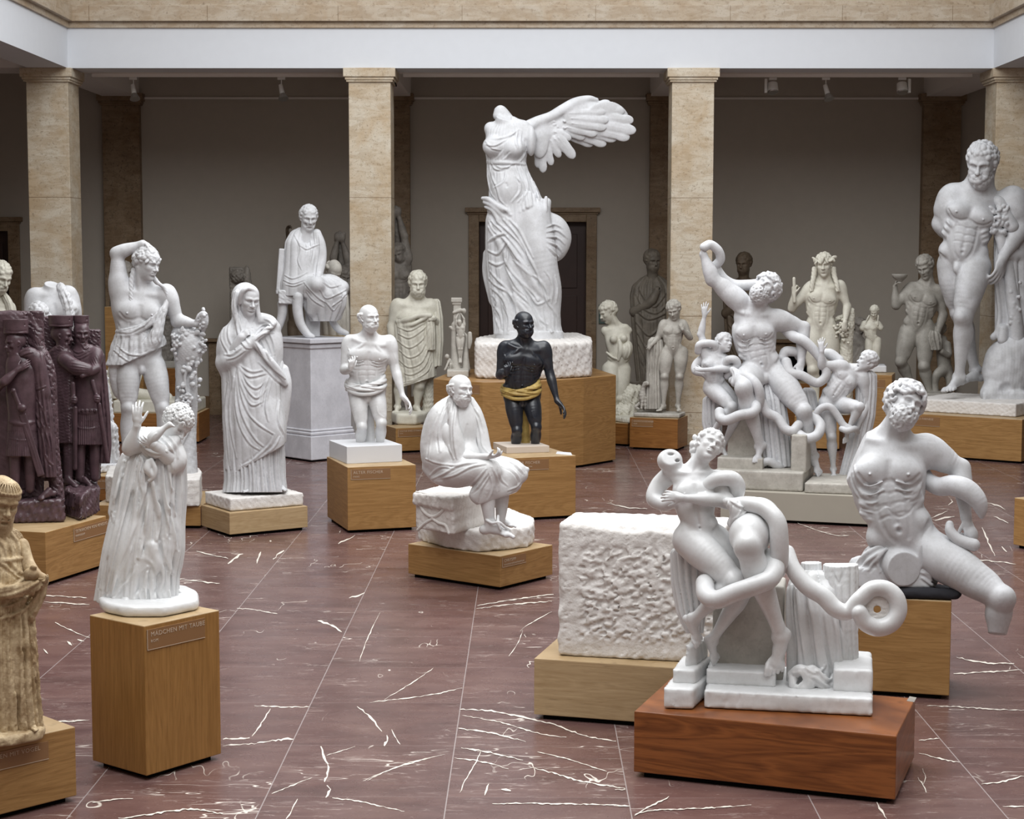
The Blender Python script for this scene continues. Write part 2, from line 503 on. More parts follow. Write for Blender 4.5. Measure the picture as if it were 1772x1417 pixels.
def curls(s, c, R, H, cen, rad, test, n, size, kind='ball', seed=1, k=1.5):
    """locks spread over an ellipsoid (head units)"""
    rs = np.random.RandomState(seed)
    for d in fib(n):
        d = unit(d+rs.randn(3)*.06)
        p = np.array(cen)+d*np.array(rad)
        if not test(p, d): continue
        q = np.asarray(c)+(p*H)@R; nd = unit((d/np.array(rad))@R)
        sz = size*H*(.8+.45*rs.rand())
        if kind == 'ball':
            s.ell(q, sz, k=k)
        else:
            t1 = unit(np.cross(nd, rs.randn(3))); t2 = np.cross(nd, t1); P = []
            a0 = rs.rand()*6.28; tot = 4.2+rs.rand()*1.6
            for j in range(7):
                a = a0+tot*j/6; rr = sz*(.95-.07*j)
                P.append((*(q+(t1*math.cos(a)+t2*math.sin(a))*rr+nd*sz*(.22+.09*j)), sz*(.46-.02*j)))
            s.chain(P, k=k*.35, sp=sz*.3)
def hairtest(line=.26, back=-.3, side=.02, zf=.05):
    def t(p, d):
        if p[2] > zf: return p[1] > line-.1*(abs(p[0])/.33)**2
        if p[2] > -.1: return p[1] > side
        return p[1] > back
    return t
def beardtest(p, d):
    if p[2] < -.02 or p[1] > -.1: return False
    if abs(p[0]) < .13 and p[1] > -.2: return False
    return True
def head(s, c, H, R, hair='short', beard=None, ears=True, age=0.0, female=False, seed=1, curl='ball', ncurl=None, csize=None, hk='hair', headpart=None, eyes=True, line=.26, hairmat=None):
    c = np.asarray(c, float); body = s.cur
    def L(x, y, z): return c+(vec(x, y, z)*H)@R
    E = lambda p, r, k=.08, op='u': s.ell(L(*p), np.array(r)*H, R, k*H, op)
    def C(pts, k=.03, op='u'): s.chain([(*L(*q[:3]), q[3]*H) for q in pts], k*H, op, sp=max(1.2, H*.03))
    j = .92 if female else 1.0
    E((0, .13, -.07), (.31, .365, .40), .05)
    E((0, .2, .03), (.275, .25, .30), .08)
    E((0, -.08, .10), (.235, .37, .255), .15)
    E((0, -.20, .06), (.225*j, .22, .25), .12)
    E((0, -.395, .235), (.105*j, .085, .085), .10)
    for x in (-1, 1):
        E((x*.165, -.07, .245), (.075, .075, .07), .09)
    C([(-.19, .095, .275, .045), (-.09, .10, .345, .046), (0, .075, .35, .04), (.09, .10, .345, .046), (.19, .095, .275, .045)], .05)
    for x in (-1, 1):
        E((x*.118, .018, .375), (.088, .058, .115), .03, 's')
        if eyes:
            E((x*.118, .02, .252), (.07, .05, .055), .012)
            C([(x*.05, .028, .30, .011), (x*.115, .056, .318, .014), (x*.185, .022, .27, .011)], .012)
            C([(x*.06, .0, .298, .008), (x*.118, -.022, .308, .011), (x*.178, .006, .272, .008)], .01)
    C([(0, .075, .335, .036), (0, -.03, .385, .038), (0, -.115, .435, .052)], .025)
    for x in (-1, 1): E((x*.052, -.13, .37), (.035, .032, .05), .03)
    E((0, -.178, .42), (.06, .022, .05), .02, 's')
    def mouth_():
        E((0, -.235, .315), (.105, .06, .06), .06)
        C([(-.095, -.228, .31, .014), (-.035, -.21, .362, .022), (0, -.216, .37, .018), (.035, -.21, .362, .022), (.095, -.228, .31, .014)], .012)
        C([(-.08, -.25, .318, .014), (0, -.268, .36, .027), (.08, -.25, .318, .014)], .012)
        C([(-.1, -.236, .335, .013), (0, -.238, .40, .016), (.1, -.236, .335, .013)], .012, 's')
        E((0, -.32, .335), (.07, .025, .04), .05, 's')
    if not beard: mouth_()
    if age:
        for x in (-1, 1):
            C([(x*.075, -.12, .36, .012*age), (x*.125, -.2, .325, .02*age), (x*.13, -.27, .29, .016*age)], .02, 's')
            E((x*.17, -.2, .27), (.05, .07, .05), .06, 's')
    if ears:
        for x in (-1, 1):
            C([(x*.30, -.09, .01, .028), (x*.325, -.03, -.03, .03), (x*.335, .055, -.035, .034), (x*.315, .075, .02, .026), (x*.30, .0, .03, .02)], .02)
    if hair and hair != 'bald':
        if hairmat: s.part(hk, hairmat)
        E((0, .15, -.09), (.335, .375, .405), .02) if hair not in ('fringe',) else None
        if hair not in ('fringe',):
            # keep the face clear of the skull cap
            E((0, -.12, .36), (.25, .36, .22), .03, 's') if hairmat is None and False else None
        cs = csize or {'curly': .078, 'short': .05, 'wavy': .055, 'fringe': .05}.get(hair, .06)
        n = ncurl or {'curly': 170, 'short': 330, 'wavy': 260, 'fringe': 330}.get(hair, 200)
        if hair == 'fringe':
            tst = lambda p, d: (-.22 < p[1] < .17) and p[2] < .02 and not (abs(p[0]) > .2 and abs(p[2]+.02) < .06 and p[1] < .1)
        else: tst = hairtest(line)
        curls(s, c, R, H, (0, .14, -.08), (.335, .375, .41), tst, n, cs, curl if hair == 'curly' else 'ball', seed)
    if beard:
        bs = {'short': .04, 'full': .065, 'long': .075}[beard]
        E((0, -.33, .13), (.2, .19, .2), .06)
        curls(s, c, R, H, (0, -.24, .08), (.235, .27 if beard != 'short' else .21, .285), beardtest, 150 if beard != 'short' else 300, bs, curl, seed+5)
        s.cur = body
        E((0, -.25, .325), (.085, .035, .055), .03)
        C([(-.17, -.26, .29, .03), (-.065, -.19, .375, .034), (0, -.18, .385, .022), (.065, -.19, .375, .034), (.17, -.26, .29, .03)], .015)
        C([(-.08, -.232, .35, .008), (0, -.226, .392, .013), (.08, -.232, .35, .008)], .012, 's')
    s.cur = body
    return s
def wreath(s, c, H, R, rad=.36, y=.2, n=13, leaf=.1, tilt=.25, seed=3):
    rs = np.random.RandomState(seed); c = np.asarray(c, float)
    for i in range(n):
        a = 2*math.pi*i/n; p = vec(math.sin(a)*rad, y+tilt*-.3*math.cos(a)+rs.randn()*.03, math.cos(a)*rad*1.12-.06)
        Rl = rot(rs.rand()*360, rs.rand()*60-30, rs.rand()*180)
        s.ell(c+(p*H)@R, np.array((.55, 1.0, .35))*leaf*H*(.8+.5*rs.rand()), Rl@R, k=1)
def locks(s, pts, r, n=2, amp=None, k=1.5):
    """wavy strands along a path of (u,v,w)"""
    P = crom(np.asarray(pts, float), sp=max(2, r*.8)); amp = amp or r*.8
    L = len(P)
    for j in range(n):
        ph = j*6.283/n; t = np.arange(L)
        Q = P.copy(); Q[:, 0] += np.sin(t*.75+ph)*amp; Q[:, 2] += np.cos(t*.75+ph)*amp*.7
        s.chain(np.c_[Q, np.linspace(r, r*.55, L)], k=k, smooth=False)

def arm(s, sh, el, wr, r, m=1.0, bend=None, k=None):
    """r = upper arm radius; bend = direction the biceps faces"""
    sh, el, wr = [np.asarray(q, float) for q in (sh, el, wr)]
    k = k or r*.6; a = unit(el-sh); b = unit(wr-el)
    if bend is None:
        bend = b-a*(b@a)
        bend = unit(bend) if np.linalg.norm(bend) > .15 else vec(0, 0, 1)
    bend = unit(np.asarray(bend, float)); l = np.linalg.norm(el-sh); f = np.linalg.norm(wr-el)
    s.chain([(*sh, r*1.12), (*(sh+a*l*.25), r*1.1), (*(sh+a*l*.55), r*.97), (*(sh+a*l*.85), r*.78), (*el, r*.72)], k)
    s.chain([(*el, r*.74), (*(el+b*f*.22), r*.84), (*(el+b*f*.5), r*.70), (*(el+b*f*.8), r*.5), (*wr, r*.47)], k*.7)
    s.ell(sh+a*l*.14, (r*1.12, r*1.5, r*1.15), frame(a, bend), r*.6)
    if m > .2:
        s.ell(sh+a*l*.55+bend*r*.38*m, (r*.62, l*.25, r*.62), frame(a, bend), r*.35)
        s.ell(sh+a*l*.5-bend*r*.4*m, (r*.62, l*.28, r*.6), frame(a, bend), r*.35)
        s.ell(el+b*f*.24+bend*r*.2*m, (r*.6, f*.22, r*.55), frame(b, bend), r*.3)
    s.ell(el-bend*r*.35, r*.5, k=r*.4)
    return s
def frame(a, b):
    """rows: side, along a, towards b"""
    a = unit(a); b = np.asarray(b, float); b = b-a*(b@a); b = unit(b) if np.linalg.norm(b) > 1e-6 else unit(np.cross(a, vec(1, .2, .3)))
    return np.array([np.cross(a, b), a, b])
def leg(s, hip, kn, an, r, front=(0, 0, 1), m=1.0, k=None, calf=True):
    hip, kn, an = [np.asarray(q, float) for q in (hip, kn, an)]
    k = k or r*.24; a = unit(kn-hip); b = unit(an-kn); l = np.linalg.norm(kn-hip); f = np.linalg.norm(an-kn)
    front = unit(np.asarray(front, float)); F1 = unit(front-a*(front@a)); F2 = unit(front-b*(front@b))
    s.chain([(*hip, r), (*(hip+a*l*.3+F1*r*.08), r*1.0), (*(hip+a*l*.6+F1*r*.05), r*.85), (*(hip+a*l*.85), r*.66), (*kn, r*.6)], k)
    if m > .2:
        sd = np.cross(a, F1)
        s.ell(hip+a*l*.45+F1*r*.3, (r*.55, l*.33, r*.6), frame(a, F1), r*.3)
        for q in (-1, 1): s.ell(hip+a*l*.72+F1*r*.2+sd*q*r*.38, (r*.34, l*.17, r*.36), frame(a, F1), r*.22)
    s.ell(kn+F1*r*.24+F2*r*.14, (r*.36, r*.4, r*.36), frame(a, F1), r*.2)
    if calf:
        s.chain([(*kn, r*.58), (*(kn+b*f*.15-F2*r*.1), r*.56), (*(kn+b*f*.3-F2*r*.16), r*.6), (*(kn+b*f*.55-F2*r*.08), r*.47), (*(kn+b*f*.82), r*.33), (*an, r*.33)], k*.7)
        if m > .2:
            sd = np.cross(b, F2)
            for q in (-1, 1): s.ell(kn+b*f*.28-F2*r*.3+sd*q*r*.22, (r*.34, f*.2, r*.36), frame(b, F2), r*.25)
        for q in (-1, 1): s.ell(an+np.cross(b, F2)*q*r*.24, r*.2, k=r*.2)
    return s
def hand(s, wr, d, n, L, curl=.35, spread=.12, thumb=1, tcurl=.4, k=None):
    """d finger direction, n palm normal, thumb=+1/-1 side along cross(d,n)"""
    wr = np.asarray(wr, float); d = unit(d); n = np.asarray(n, float); n = unit(n-d*(n@d)); e = np.cross(d, n)*thumb
    k = k or L*.05
    R = np.array([e, d, n])
    s.ell(wr+d*L*.25, (L*.21, L*.30, L*.095), R, L*.08)
    s.chain([(*(wr-d*L*.05), L*.115), (*(wr+d*L*.16), L*.12)], L*.08)
    ln = (.44, .49, .45, .36); cu = curl if hasattr(curl, '__len__') else (curl,)*4
    for i in range(4):
        x = (.155-.103*i)*L; p = wr+d*L*(.47-.02*abs(i-1))+e*x; a = (1.5-i)*spread; q = unit(d*math.cos(a)+e*math.sin(a))
        r = L*(.052-.004*(i == 3)); P = [(*(wr+d*L*.28+e*x*.85), r), (*p, r*1.08)]; ang = 0
        for j, fr in enumerate((.45, .32, .23)):
            ang += cu[i]*(1.25, 1.5, 1.0)[j]
            p = p+(q*math.cos(ang)+n*math.sin(ang))*L*ln[i]*fr
            P.append((*p, r*(1-.1*j)))
        s.chain(P, k*.6, sp=r*.7)
    b0 = wr+d*L*.1+e*L*.13; a = .75; q = unit(d*math.cos(a)+e*math.sin(a)+n*.35); r = L*.062
    p1 = b0+q*L*.2; q2 = unit(q*math.cos(tcurl)+n*math.sin(tcurl)*.6-e*math.sin(tcurl)*.3+d*.3); p2 = p1+q2*L*.17; p3 = p2+unit(q2+n*tcurl*.5)*L*.12
    s.chain([(*b0, r*1.2), (*p1, r), (*p2, r*.9), (*p3, r*.7)], k, sp=r*.7)
    return s
def foot(s, an, d, up, L, k=None, toes=True, lift=.0):
    """d heel-to-toe direction, up away from the sole"""
    an = np.asarray(an, float); d = unit(d); up = np.asarray(up, float); up = unit(up-d*(up@d)); e = np.cross(d, up)
    k = k or L*.08; R = np.array([e, d, up]); o = an-up*L*.2
    s.ell(o-d*L*.13+up*L*.03, (L*.12, L*.14, L*.12), R, k)
    s.ell(o+d*L*.12+up*L*.06, (L*.125, L*.22, L*.115), R, k)
    s.chain([(*(an+d*L*.03), L*.12), (*(o+d*L*.25+up*L*.1), L*.115), (*(o+d*L*.46+up*L*.02), L*.085)], k)
    s.ell(o+d*L*.45+up*L*.0, (L*.175, L*.13, L*.075), R, k)
    if toes:
        for i in range(5):
            x = (-.145+.072*i)*L; ln = (.2, .21, .19, .165, .13)[i]; r = (.055, .043, .041, .038, .035)[i]*L; b = o+d*L*(.5-.018*i)+e*x+up*L*-.01
            s.chain([(*b, r), (*(b+d*L*ln*.55+up*L*.02), r*.95), (*(b+d*L*ln-up*L*.015), r*.85)], k*.2, sp=r*.7)
    return s

class Torso:
    """trunk between hip joints and shoulder joints; local units = pelvis-to-neck length"""
    def __init__(t, hipA, hipB, shA, shB, neck, mid=None, front=None):
        hipA, hipB, shA, shB, neck = [np.asarray(q, float) for q in (hipA, hipB, shA, shB, neck)]
        t.p0 = (hipA+hipB)/2; t.p2 = neck; t.T = np.linalg.norm(t.p2-t.p0)
        t.p1 = (t.p0+t.p2)/2 if mid is None else 2*np.asarray(mid, float)-.5*(t.p0+t.p2)
        t.h = unit(hipB-hipA); t.s = unit(shB-shA); t.shA, t.shB, t.hipA, t.hipB = shA, shB, hipA, hipB
        t.fl = 1.0
        z = t.fr(.5)[2]
        t.fl = 1.0 if z[2] >= 0 else -1.0
        if front is not None: t.fl = front
    def fr(t, y):
        q = min(1, max(0, y)); X = unit(t.h*(1-q)+t.s*q)
        Y = unit(2*(1-q)*(t.p1-t.p0)+2*q*(t.p2-t.p1)); X = unit(X-Y*(X@Y)); Z = np.cross(Y, X)*t.fl
        return np.array([X, Y, Z])
    def P(t, x, y, z):
        q = min(1, max(0, y)); c = (1-q)**2*t.p0+2*q*(1-q)*t.p1+q*q*t.p2; R = t.fr(y)
        return c+(vec(x, y-q, z)*t.T)@R
    def ell(t, s, p, r, k=.06, op='u', tilt=0):
        R = t.fr(p[1])
        if tilt:
            a = math.radians(tilt); R = np.array([R[0]*math.cos(a)+R[1]*math.sin(a), -R[0]*math.sin(a)+R[1]*math.cos(a), R[2]])
        s.ell(t.P(*p), np.array(r)*t.T, R, k*t.T, op)
    def ch(t, s, pts, k=.03, op='u'): s.chain([(*t.P(*q[:3]), q[3]*t.T) for q in pts], k*t.T, op, sp=max(1.5, t.T*.03))
def trunk(s, t, m=1.0, w=1.0, d=1.0, belly=.0, glutes=True, nip=True, female=False, rib=0.0):
    e = lambda p, r, k=.06, op='u', tilt=0: t.ell(s, (p[0]*w, p[1], p[2]*d), (r[0]*w, r[1], r[2]*d), k, op, tilt)
    c = lambda pts, k=.03, op='u': t.ch(s, [(q[0]*w, q[1], q[2]*d, q[3]) for q in pts], k, op)
    e((0, .69, -.03), (.295, .33, .20), .1)
    e((0, .87, -.06), (.27, .13, .14), .12)
    e((0, .33, -.01), (.245, .30, .17), .12)
    e((0, .05, -.03), (.30, .20, .185), .12)
    e((0, .24, .06+belly*.5), (.19, .23, .12+belly), .1)
    G = lambda pts, r, h: s.groove([t.P(p[0]*w, p[1], .17)[:2] for p in pts], r*t.T, h, taper=False) if t.fl > 0 else None
    e((0, .40, .085), (.15*w, .26, .10), .1)
    for x in (-1, 1):
        if not female:
            e((x*.145, .735, .105), (.165, .125, .085+.02*m), .08, tilt=-x*10)
        else:
            e((x*.135, .69, .17), (.1, .1, .1), .06)
        e((x*.26, .60, -.06), (.075, .27, .12), .09, tilt=-x*8)
        e((x*.225, .2, .03), (.085, .11, .11), .06)
        if glutes: e((x*.135, -.03, -.13), (.155, .17, .14), .06)
        e((x*.15, .9, -.1), (.14, .09, .09), .09, tilt=-x*22)
        c([(x*.04, .945, .07, .017), (x*.15, .95, .08, .017), (x*.26, .965, .02, .01)], .05)
        s.chain([(*t.P(x*.08, .93, -.09), .12*t.T), (*(t.shA if (t.shA-t.P(x*.2,.9,0))@(t.shA-t.P(x*.2,.9,0)) < (t.shB-t.P(x*.2,.9,0))@(t.shB-t.P(x*.2,.9,0)) else t.shB), .085*t.T)], .14*t.T, smooth=False)
        if m > .1 and not female:
            for i in range(3):
                e((x*(.215+.018*i), .55-.07*i, .10-.02*i), (.055, .026, .03*m), .05, tilt=x*35)
            G([(x*.02, .655), (x*.1, .625), (x*.2, .635), (x*.28, .70)], .018, .35+.25*m)
            G([(x*.135, .58), (x*.145, .42), (x*.12, .24), (x*.06, .12)], .02, .2*m)
            for y in (.55, .455, .355): G([(0, y), (x*.07, y+.012), (x*.135, y)], .013, .25*m)
        c([(x*.275, .15, .10, .018), (x*.18, .04, .165, .02), (x*.07, -.06, .185, .016)], .05, 's')
        if rib:
            for i in range(5):
                y = .62-.065*i
                c([(x*.06, y+.03, .20-.015*i, .012*rib), (x*.17, y, .175-.015*i, .014*rib), (x*.27, y+.03, .07, .012*rib)], .02)
        if nip: e((x*.175, .705, .205+.012*m), (.010, .010, .010), .02)
    c([(0, .80, .2, .012), (0, .62, .215, .016), (0, .45, .21+belly, .016), (0, .3, .20+belly, .012)], .05, 's')
    e((0, .23, .20+belly*1.4), (.018, .022, .03), .03, 's')
    return s
def neck(s, t, headc, H, R, r=None, m=1.0):
    """neck from the top of the trunk into the skull, with the two sternomastoids"""
    headc = np.asarray(headc, float); r = r or H*.235
    b = t.P(0, .98, -.07); top = headc+(vec(0, -.18, -.1)*H)@R
    s.chain([(*t.P(0, .88, -.08), r*1.3), (*b, r*1.08), (*top, r)], r*.7)
    for x in (-1, 1):
        s.chain([(*t.P(x*.035, .95, .06), r*.2), (*(headc+(vec(x*.24, -.14, -.1)*H)@R), r*.28)], r*.3, smooth=False)
        s.chain([(*t.P(x*.24, .91, -.08), r*.5), (*(headc*.45+t.P(0, .98, -.07)*.55+(vec(x*.13, 0, -.06)*H)@R), r*.5)], r*.7, smooth=False)
    return s
def serpent(s, P, k=2, sp=None): return s.chain(P, k, sp=sp)
# ------------------------------------------------------------------ the place
M_PLAST = plaster('white_plaster', srgb(206, 207, 210), srgb(138, 136, 132), .28)
M_GLOSS = plaster('glossy_plaster', srgb(220, 221, 222), srgb(158, 156, 150), .22, .3, .04, .5)
M_CREAM = plaster('cream_plaster', srgb(214, 211, 198), srgb(150, 143, 126), .3)
M_GREY = plaster('grey_plaster', srgb(184, 180, 172), srgb(120, 114, 105), .4)
M_DUST = plaster('dusty_plaster', srgb(150, 144, 136), srgb(92, 86, 80), .5)
M_OLD = plaster('ochre_stone', srgb(204, 184, 150), srgb(124, 96, 62), .75, .6, .35, .3, 9)
M_PORPH = plaster('porphyry', srgb(88, 68, 74), srgb(50, 37, 40), .5, .33, .12, .5, 14)
M_BRONZE = plaster('dark_bronze', srgb(28, 33, 43), srgb(54, 52, 50), .35, .28, .1, .6, 10)
M_ROPE = plaster('gold_cloth', srgb(186, 160, 92), srgb(110, 82, 40), .5, .5, .1, .4, 12)
M_ROUGHST = plaster('rough_plaster', srgb(220, 217, 214), srgb(170, 160, 150), .25, .75, .5, .2, 9)
M_PEDW = plaster('painted_plinth', srgb(208, 208, 214), srgb(168, 168, 174), .4, .5, .2, .3, 5)
M_TRAV = travertine('travertine', srgb(204, 194, 176), srgb(178, 150, 112), srgb(134, 116, 94), .8)
M_TRAVD = travertine('brown_travertine', srgb(148, 128, 104), srgb(116, 90, 62), srgb(64, 52, 40))
M_TRAVP = travertine('pale_travertine', srgb(186, 174, 157), srgb(164, 138, 106), srgb(122, 106, 88), .75)
M_WHITEW = plain('white_wall', srgb(214, 217, 222), .8, .2, nz=.06)
M_SOFF = plain('soffit_paint', srgb(232, 228, 224), .85, .15, nz=.06)
M_WALL = plain('grey_wall_paint', srgb(180, 172, 161), .85, .15, nz=.1)
M_DOOR = plain('dark_oak_door', srgb(58, 38, 32), .45, .4, nz=.4)
M_BLACK = plain('black_void', srgb(14, 13, 13), .9, .1)
M_METAL = plain('lamp_white', srgb(208, 206, 202), .35, .5)
M_STEEL = plain('lamp_steel', srgb(168, 166, 162), .3, .5, .8)
M_GLASSG = plain('display_glass', srgb(96, 112, 106), .12, .6)
M_OAK = oak('oak_veneer', srgb(166, 128, 80), srgb(136, 100, 58))
M_OAKV = oak('oak_upright_grain', srgb(164, 122, 70), srgb(134, 96, 50), vertical=True, figure=.25)
M_OAKP = oak('pale_oak_veneer', srgb(190, 166, 130), srgb(160, 134, 98), figure=.3)  # pale oak plinths; on other oak plinths' tops its paleness imitates overhead light
M_CHERRY = oak('reddish_veneer', srgb(140, 84, 44), srgb(98, 54, 26), rough=.3, sc=.8, figure=.8)
M_OAKD = oak('brown_oak_veneer', srgb(152, 104, 56), srgb(116, 74, 34))
M_EDGE = plain('pale_edge', srgb(206, 172, 124), .45)
M_SIGN = plain('engraved_sign', srgb(134, 100, 68), .25, .5)
M_LETTER = plain('sign_letters', srgb(184, 164, 142), .5)
M_BEIGE = plain('beige_paint', srgb(158, 152, 140), .6, .3, nz=.08)
M_PALEST = plain('pale_limestone', srgb(196, 184, 172), .6, .3, nz=.15)
M_CLOTH = plain('black_felt', srgb(52, 52, 56), .9, .1, nz=.3)

YP = float(at_z(1198, 770)[1])             # front plane of the piers
PXM = YP/FPX                                # rough metres per pixel there
def XP(u, v=300): return float(at_y(u, v, YP)[0])
def ZP(v, u=900): return float(at_y(u, v, YP)[2])
pier_w = XP(1234.2)-XP(1161.6)
pc = [XP(640.4), XP(1198)]; bay = pc[1]-pc[0]
pier_x = [pc[0]-bay, pc[0], pc[1], pc[1]+bay]
Z_BEAM = ZP(118); Z_WTOP = ZP(48); Z_ST = ZP(38); Z_ST2 = ZP(10.5)
XL = XP(117.5, 118); XR = XP(1719, 112)
YB = YP*558/473.0                           # wall pilasters
YW = YB+.14
YF = YP-5*bay                               # near end of the court
# floor: red marble slabs with inlaid veins
def floor_mat():
    k = NT('red_marble', .22, .45)
    T = float(at_z(768, 1417)[0]); W = (float(at_z(1094, 1417)[0])-T); Y0 = float(at_z(900, 1216.9)[1]); Lr = (float(at_z(900, 924.4)[1])-float(at_z(900, 1379.9)[1]))/9
    g = k.n('ShaderNodeNewGeometry'); sx = k.n('ShaderNodeSeparateXYZ'); k.l(g.outputs['Position'], sx.inputs[0])
    tx = k.math('DIVIDE', k.math('SUBTRACT', sx.outputs[0], T), W); ty = k.math('DIVIDE', k.math('SUBTRACT', sx.outputs[1], Y0), Lr)
    ix, iy = k.math('FLOOR', tx), k.math('FLOOR', ty); fx, fy = k.math('FRACT', tx), k.math('FRACT', ty)
    ex = k.math('MULTIPLY', k.math('MINIMUM', fx, k.math('SUBTRACT', 1, fx)), W); ey = k.math('MULTIPLY', k.math('MINIMUM', fy, k.math('SUBTRACT', 1, fy)), Lr)
    cell = k.n('ShaderNodeCombineXYZ'); k.l(ix, cell.inputs[0]); k.l(iy, cell.inputs[1])
    wn = k.n('ShaderNodeTexWhiteNoise'); wn.noise_dimensions = '3D'; k.l(cell.outputs[0], wn.inputs['Vector'])
    off = k.n('ShaderNodeVectorMath', operation='MULTIPLY_ADD'); k.l(wn.outputs['Color'], off.inputs[0]); off.inputs[1].default_value = (40, 40, 40); k.l(g.outputs['Position'], off.inputs[2])
    V = off.outputs[0]
    def scl(a, b, rz=0):
        mp = k.n('ShaderNodeMapping'); mp.inputs['Scale'].default_value = (a, b, 1); mp.inputs['Rotation'].default_value = (0, 0, rz); k.l(V, mp.inputs['Vector']); return mp.outputs[0]
    base = k.ramp(k.noise(scl(.9, 2.2), 2.0, 6, .6, .5), [(.25, srgb(74, 52, 50)), (.5, srgb(98, 73, 70)), (.78, srgb(118, 92, 86))])
    tint = k.mix(.16, base, k.mix(wn.outputs['Value'], srgb(66, 42, 38), srgb(112, 84, 76)))
    cl = k.mix(k.ramp(k.noise(scl(1, 3), 9, 5, .7), [(.55, BW(0)), (.8, BW(.35))]), tint, srgb(128, 104, 98))
    def veins(vecs, sc, wd, mask_sc, mlo, mhi, dist):
        n = k.noise(vecs, sc, 4, .6, dist); d = k.math('ABSOLUTE', k.math('SUBTRACT', n, .5))
        vv = k.ramp(k.math('DIVIDE', d, wd), [(.0, BW(1)), (.5, BW(.7)), (1.0, BW(0))])
        mk = k.ramp(k.noise(scl(1, 1), mask_sc, 3, .6), [(mlo, BW(0)), (mhi, BW(1))])
        return k.math('MULTIPLY', vv, mk)
    v1 = veins(scl(.5, 2.0, .12), 1.1, .0034, 1.1, .52, .62, .15)
    v2 = veins(scl(1.5, .7, .5), .9, .003, 1.5, .56, .64, .2)
    v3 = veins(scl(.6, 3.8, -.1), 2.6, .010, 2.2, .48, .62, .25)
    sp = k.ramp(k.noise(scl(1.2, 4), 26, 3, .6), [(.66, BW(0)), (.72, BW(.55))])
    c = k.mix(k.math('MULTIPLY', v3, .45), cl, srgb(196, 180, 172)); c = k.mix(k.math('MULTIPLY', sp, .6), c, srgb(190, 172, 166))
    c = k.mix(v1, c, srgb(226, 216, 206)); c = k.mix(v2, c, srgb(228, 220, 208))
    ge = k.math('LESS_THAN', ex, .0026); gf = k.math('LESS_THAN', ey, .0016)
    c = k.mix(k.math('MULTIPLY', ge, .8), c, srgb(160, 150, 148)); c = k.mix(k.math('MULTIPLY', gf, .5), c, srgb(150, 136, 132))
    k.color(c)
    r = k.ramp(k.noise(V, 5, 4), [(.3, BW(.2)), (.7, BW(.33))]); k.l(r, k.b.inputs['Roughness'])
    return k.m
M_FLOOR = floor_mat()
M_VEIN = plain('white_vein', srgb(232, 224, 212), .25, .45, nz=.15)
VEINS = []   # (list of (u,v,halfwidth px)) filled below
def J(seed):
    return random.Random(seed)
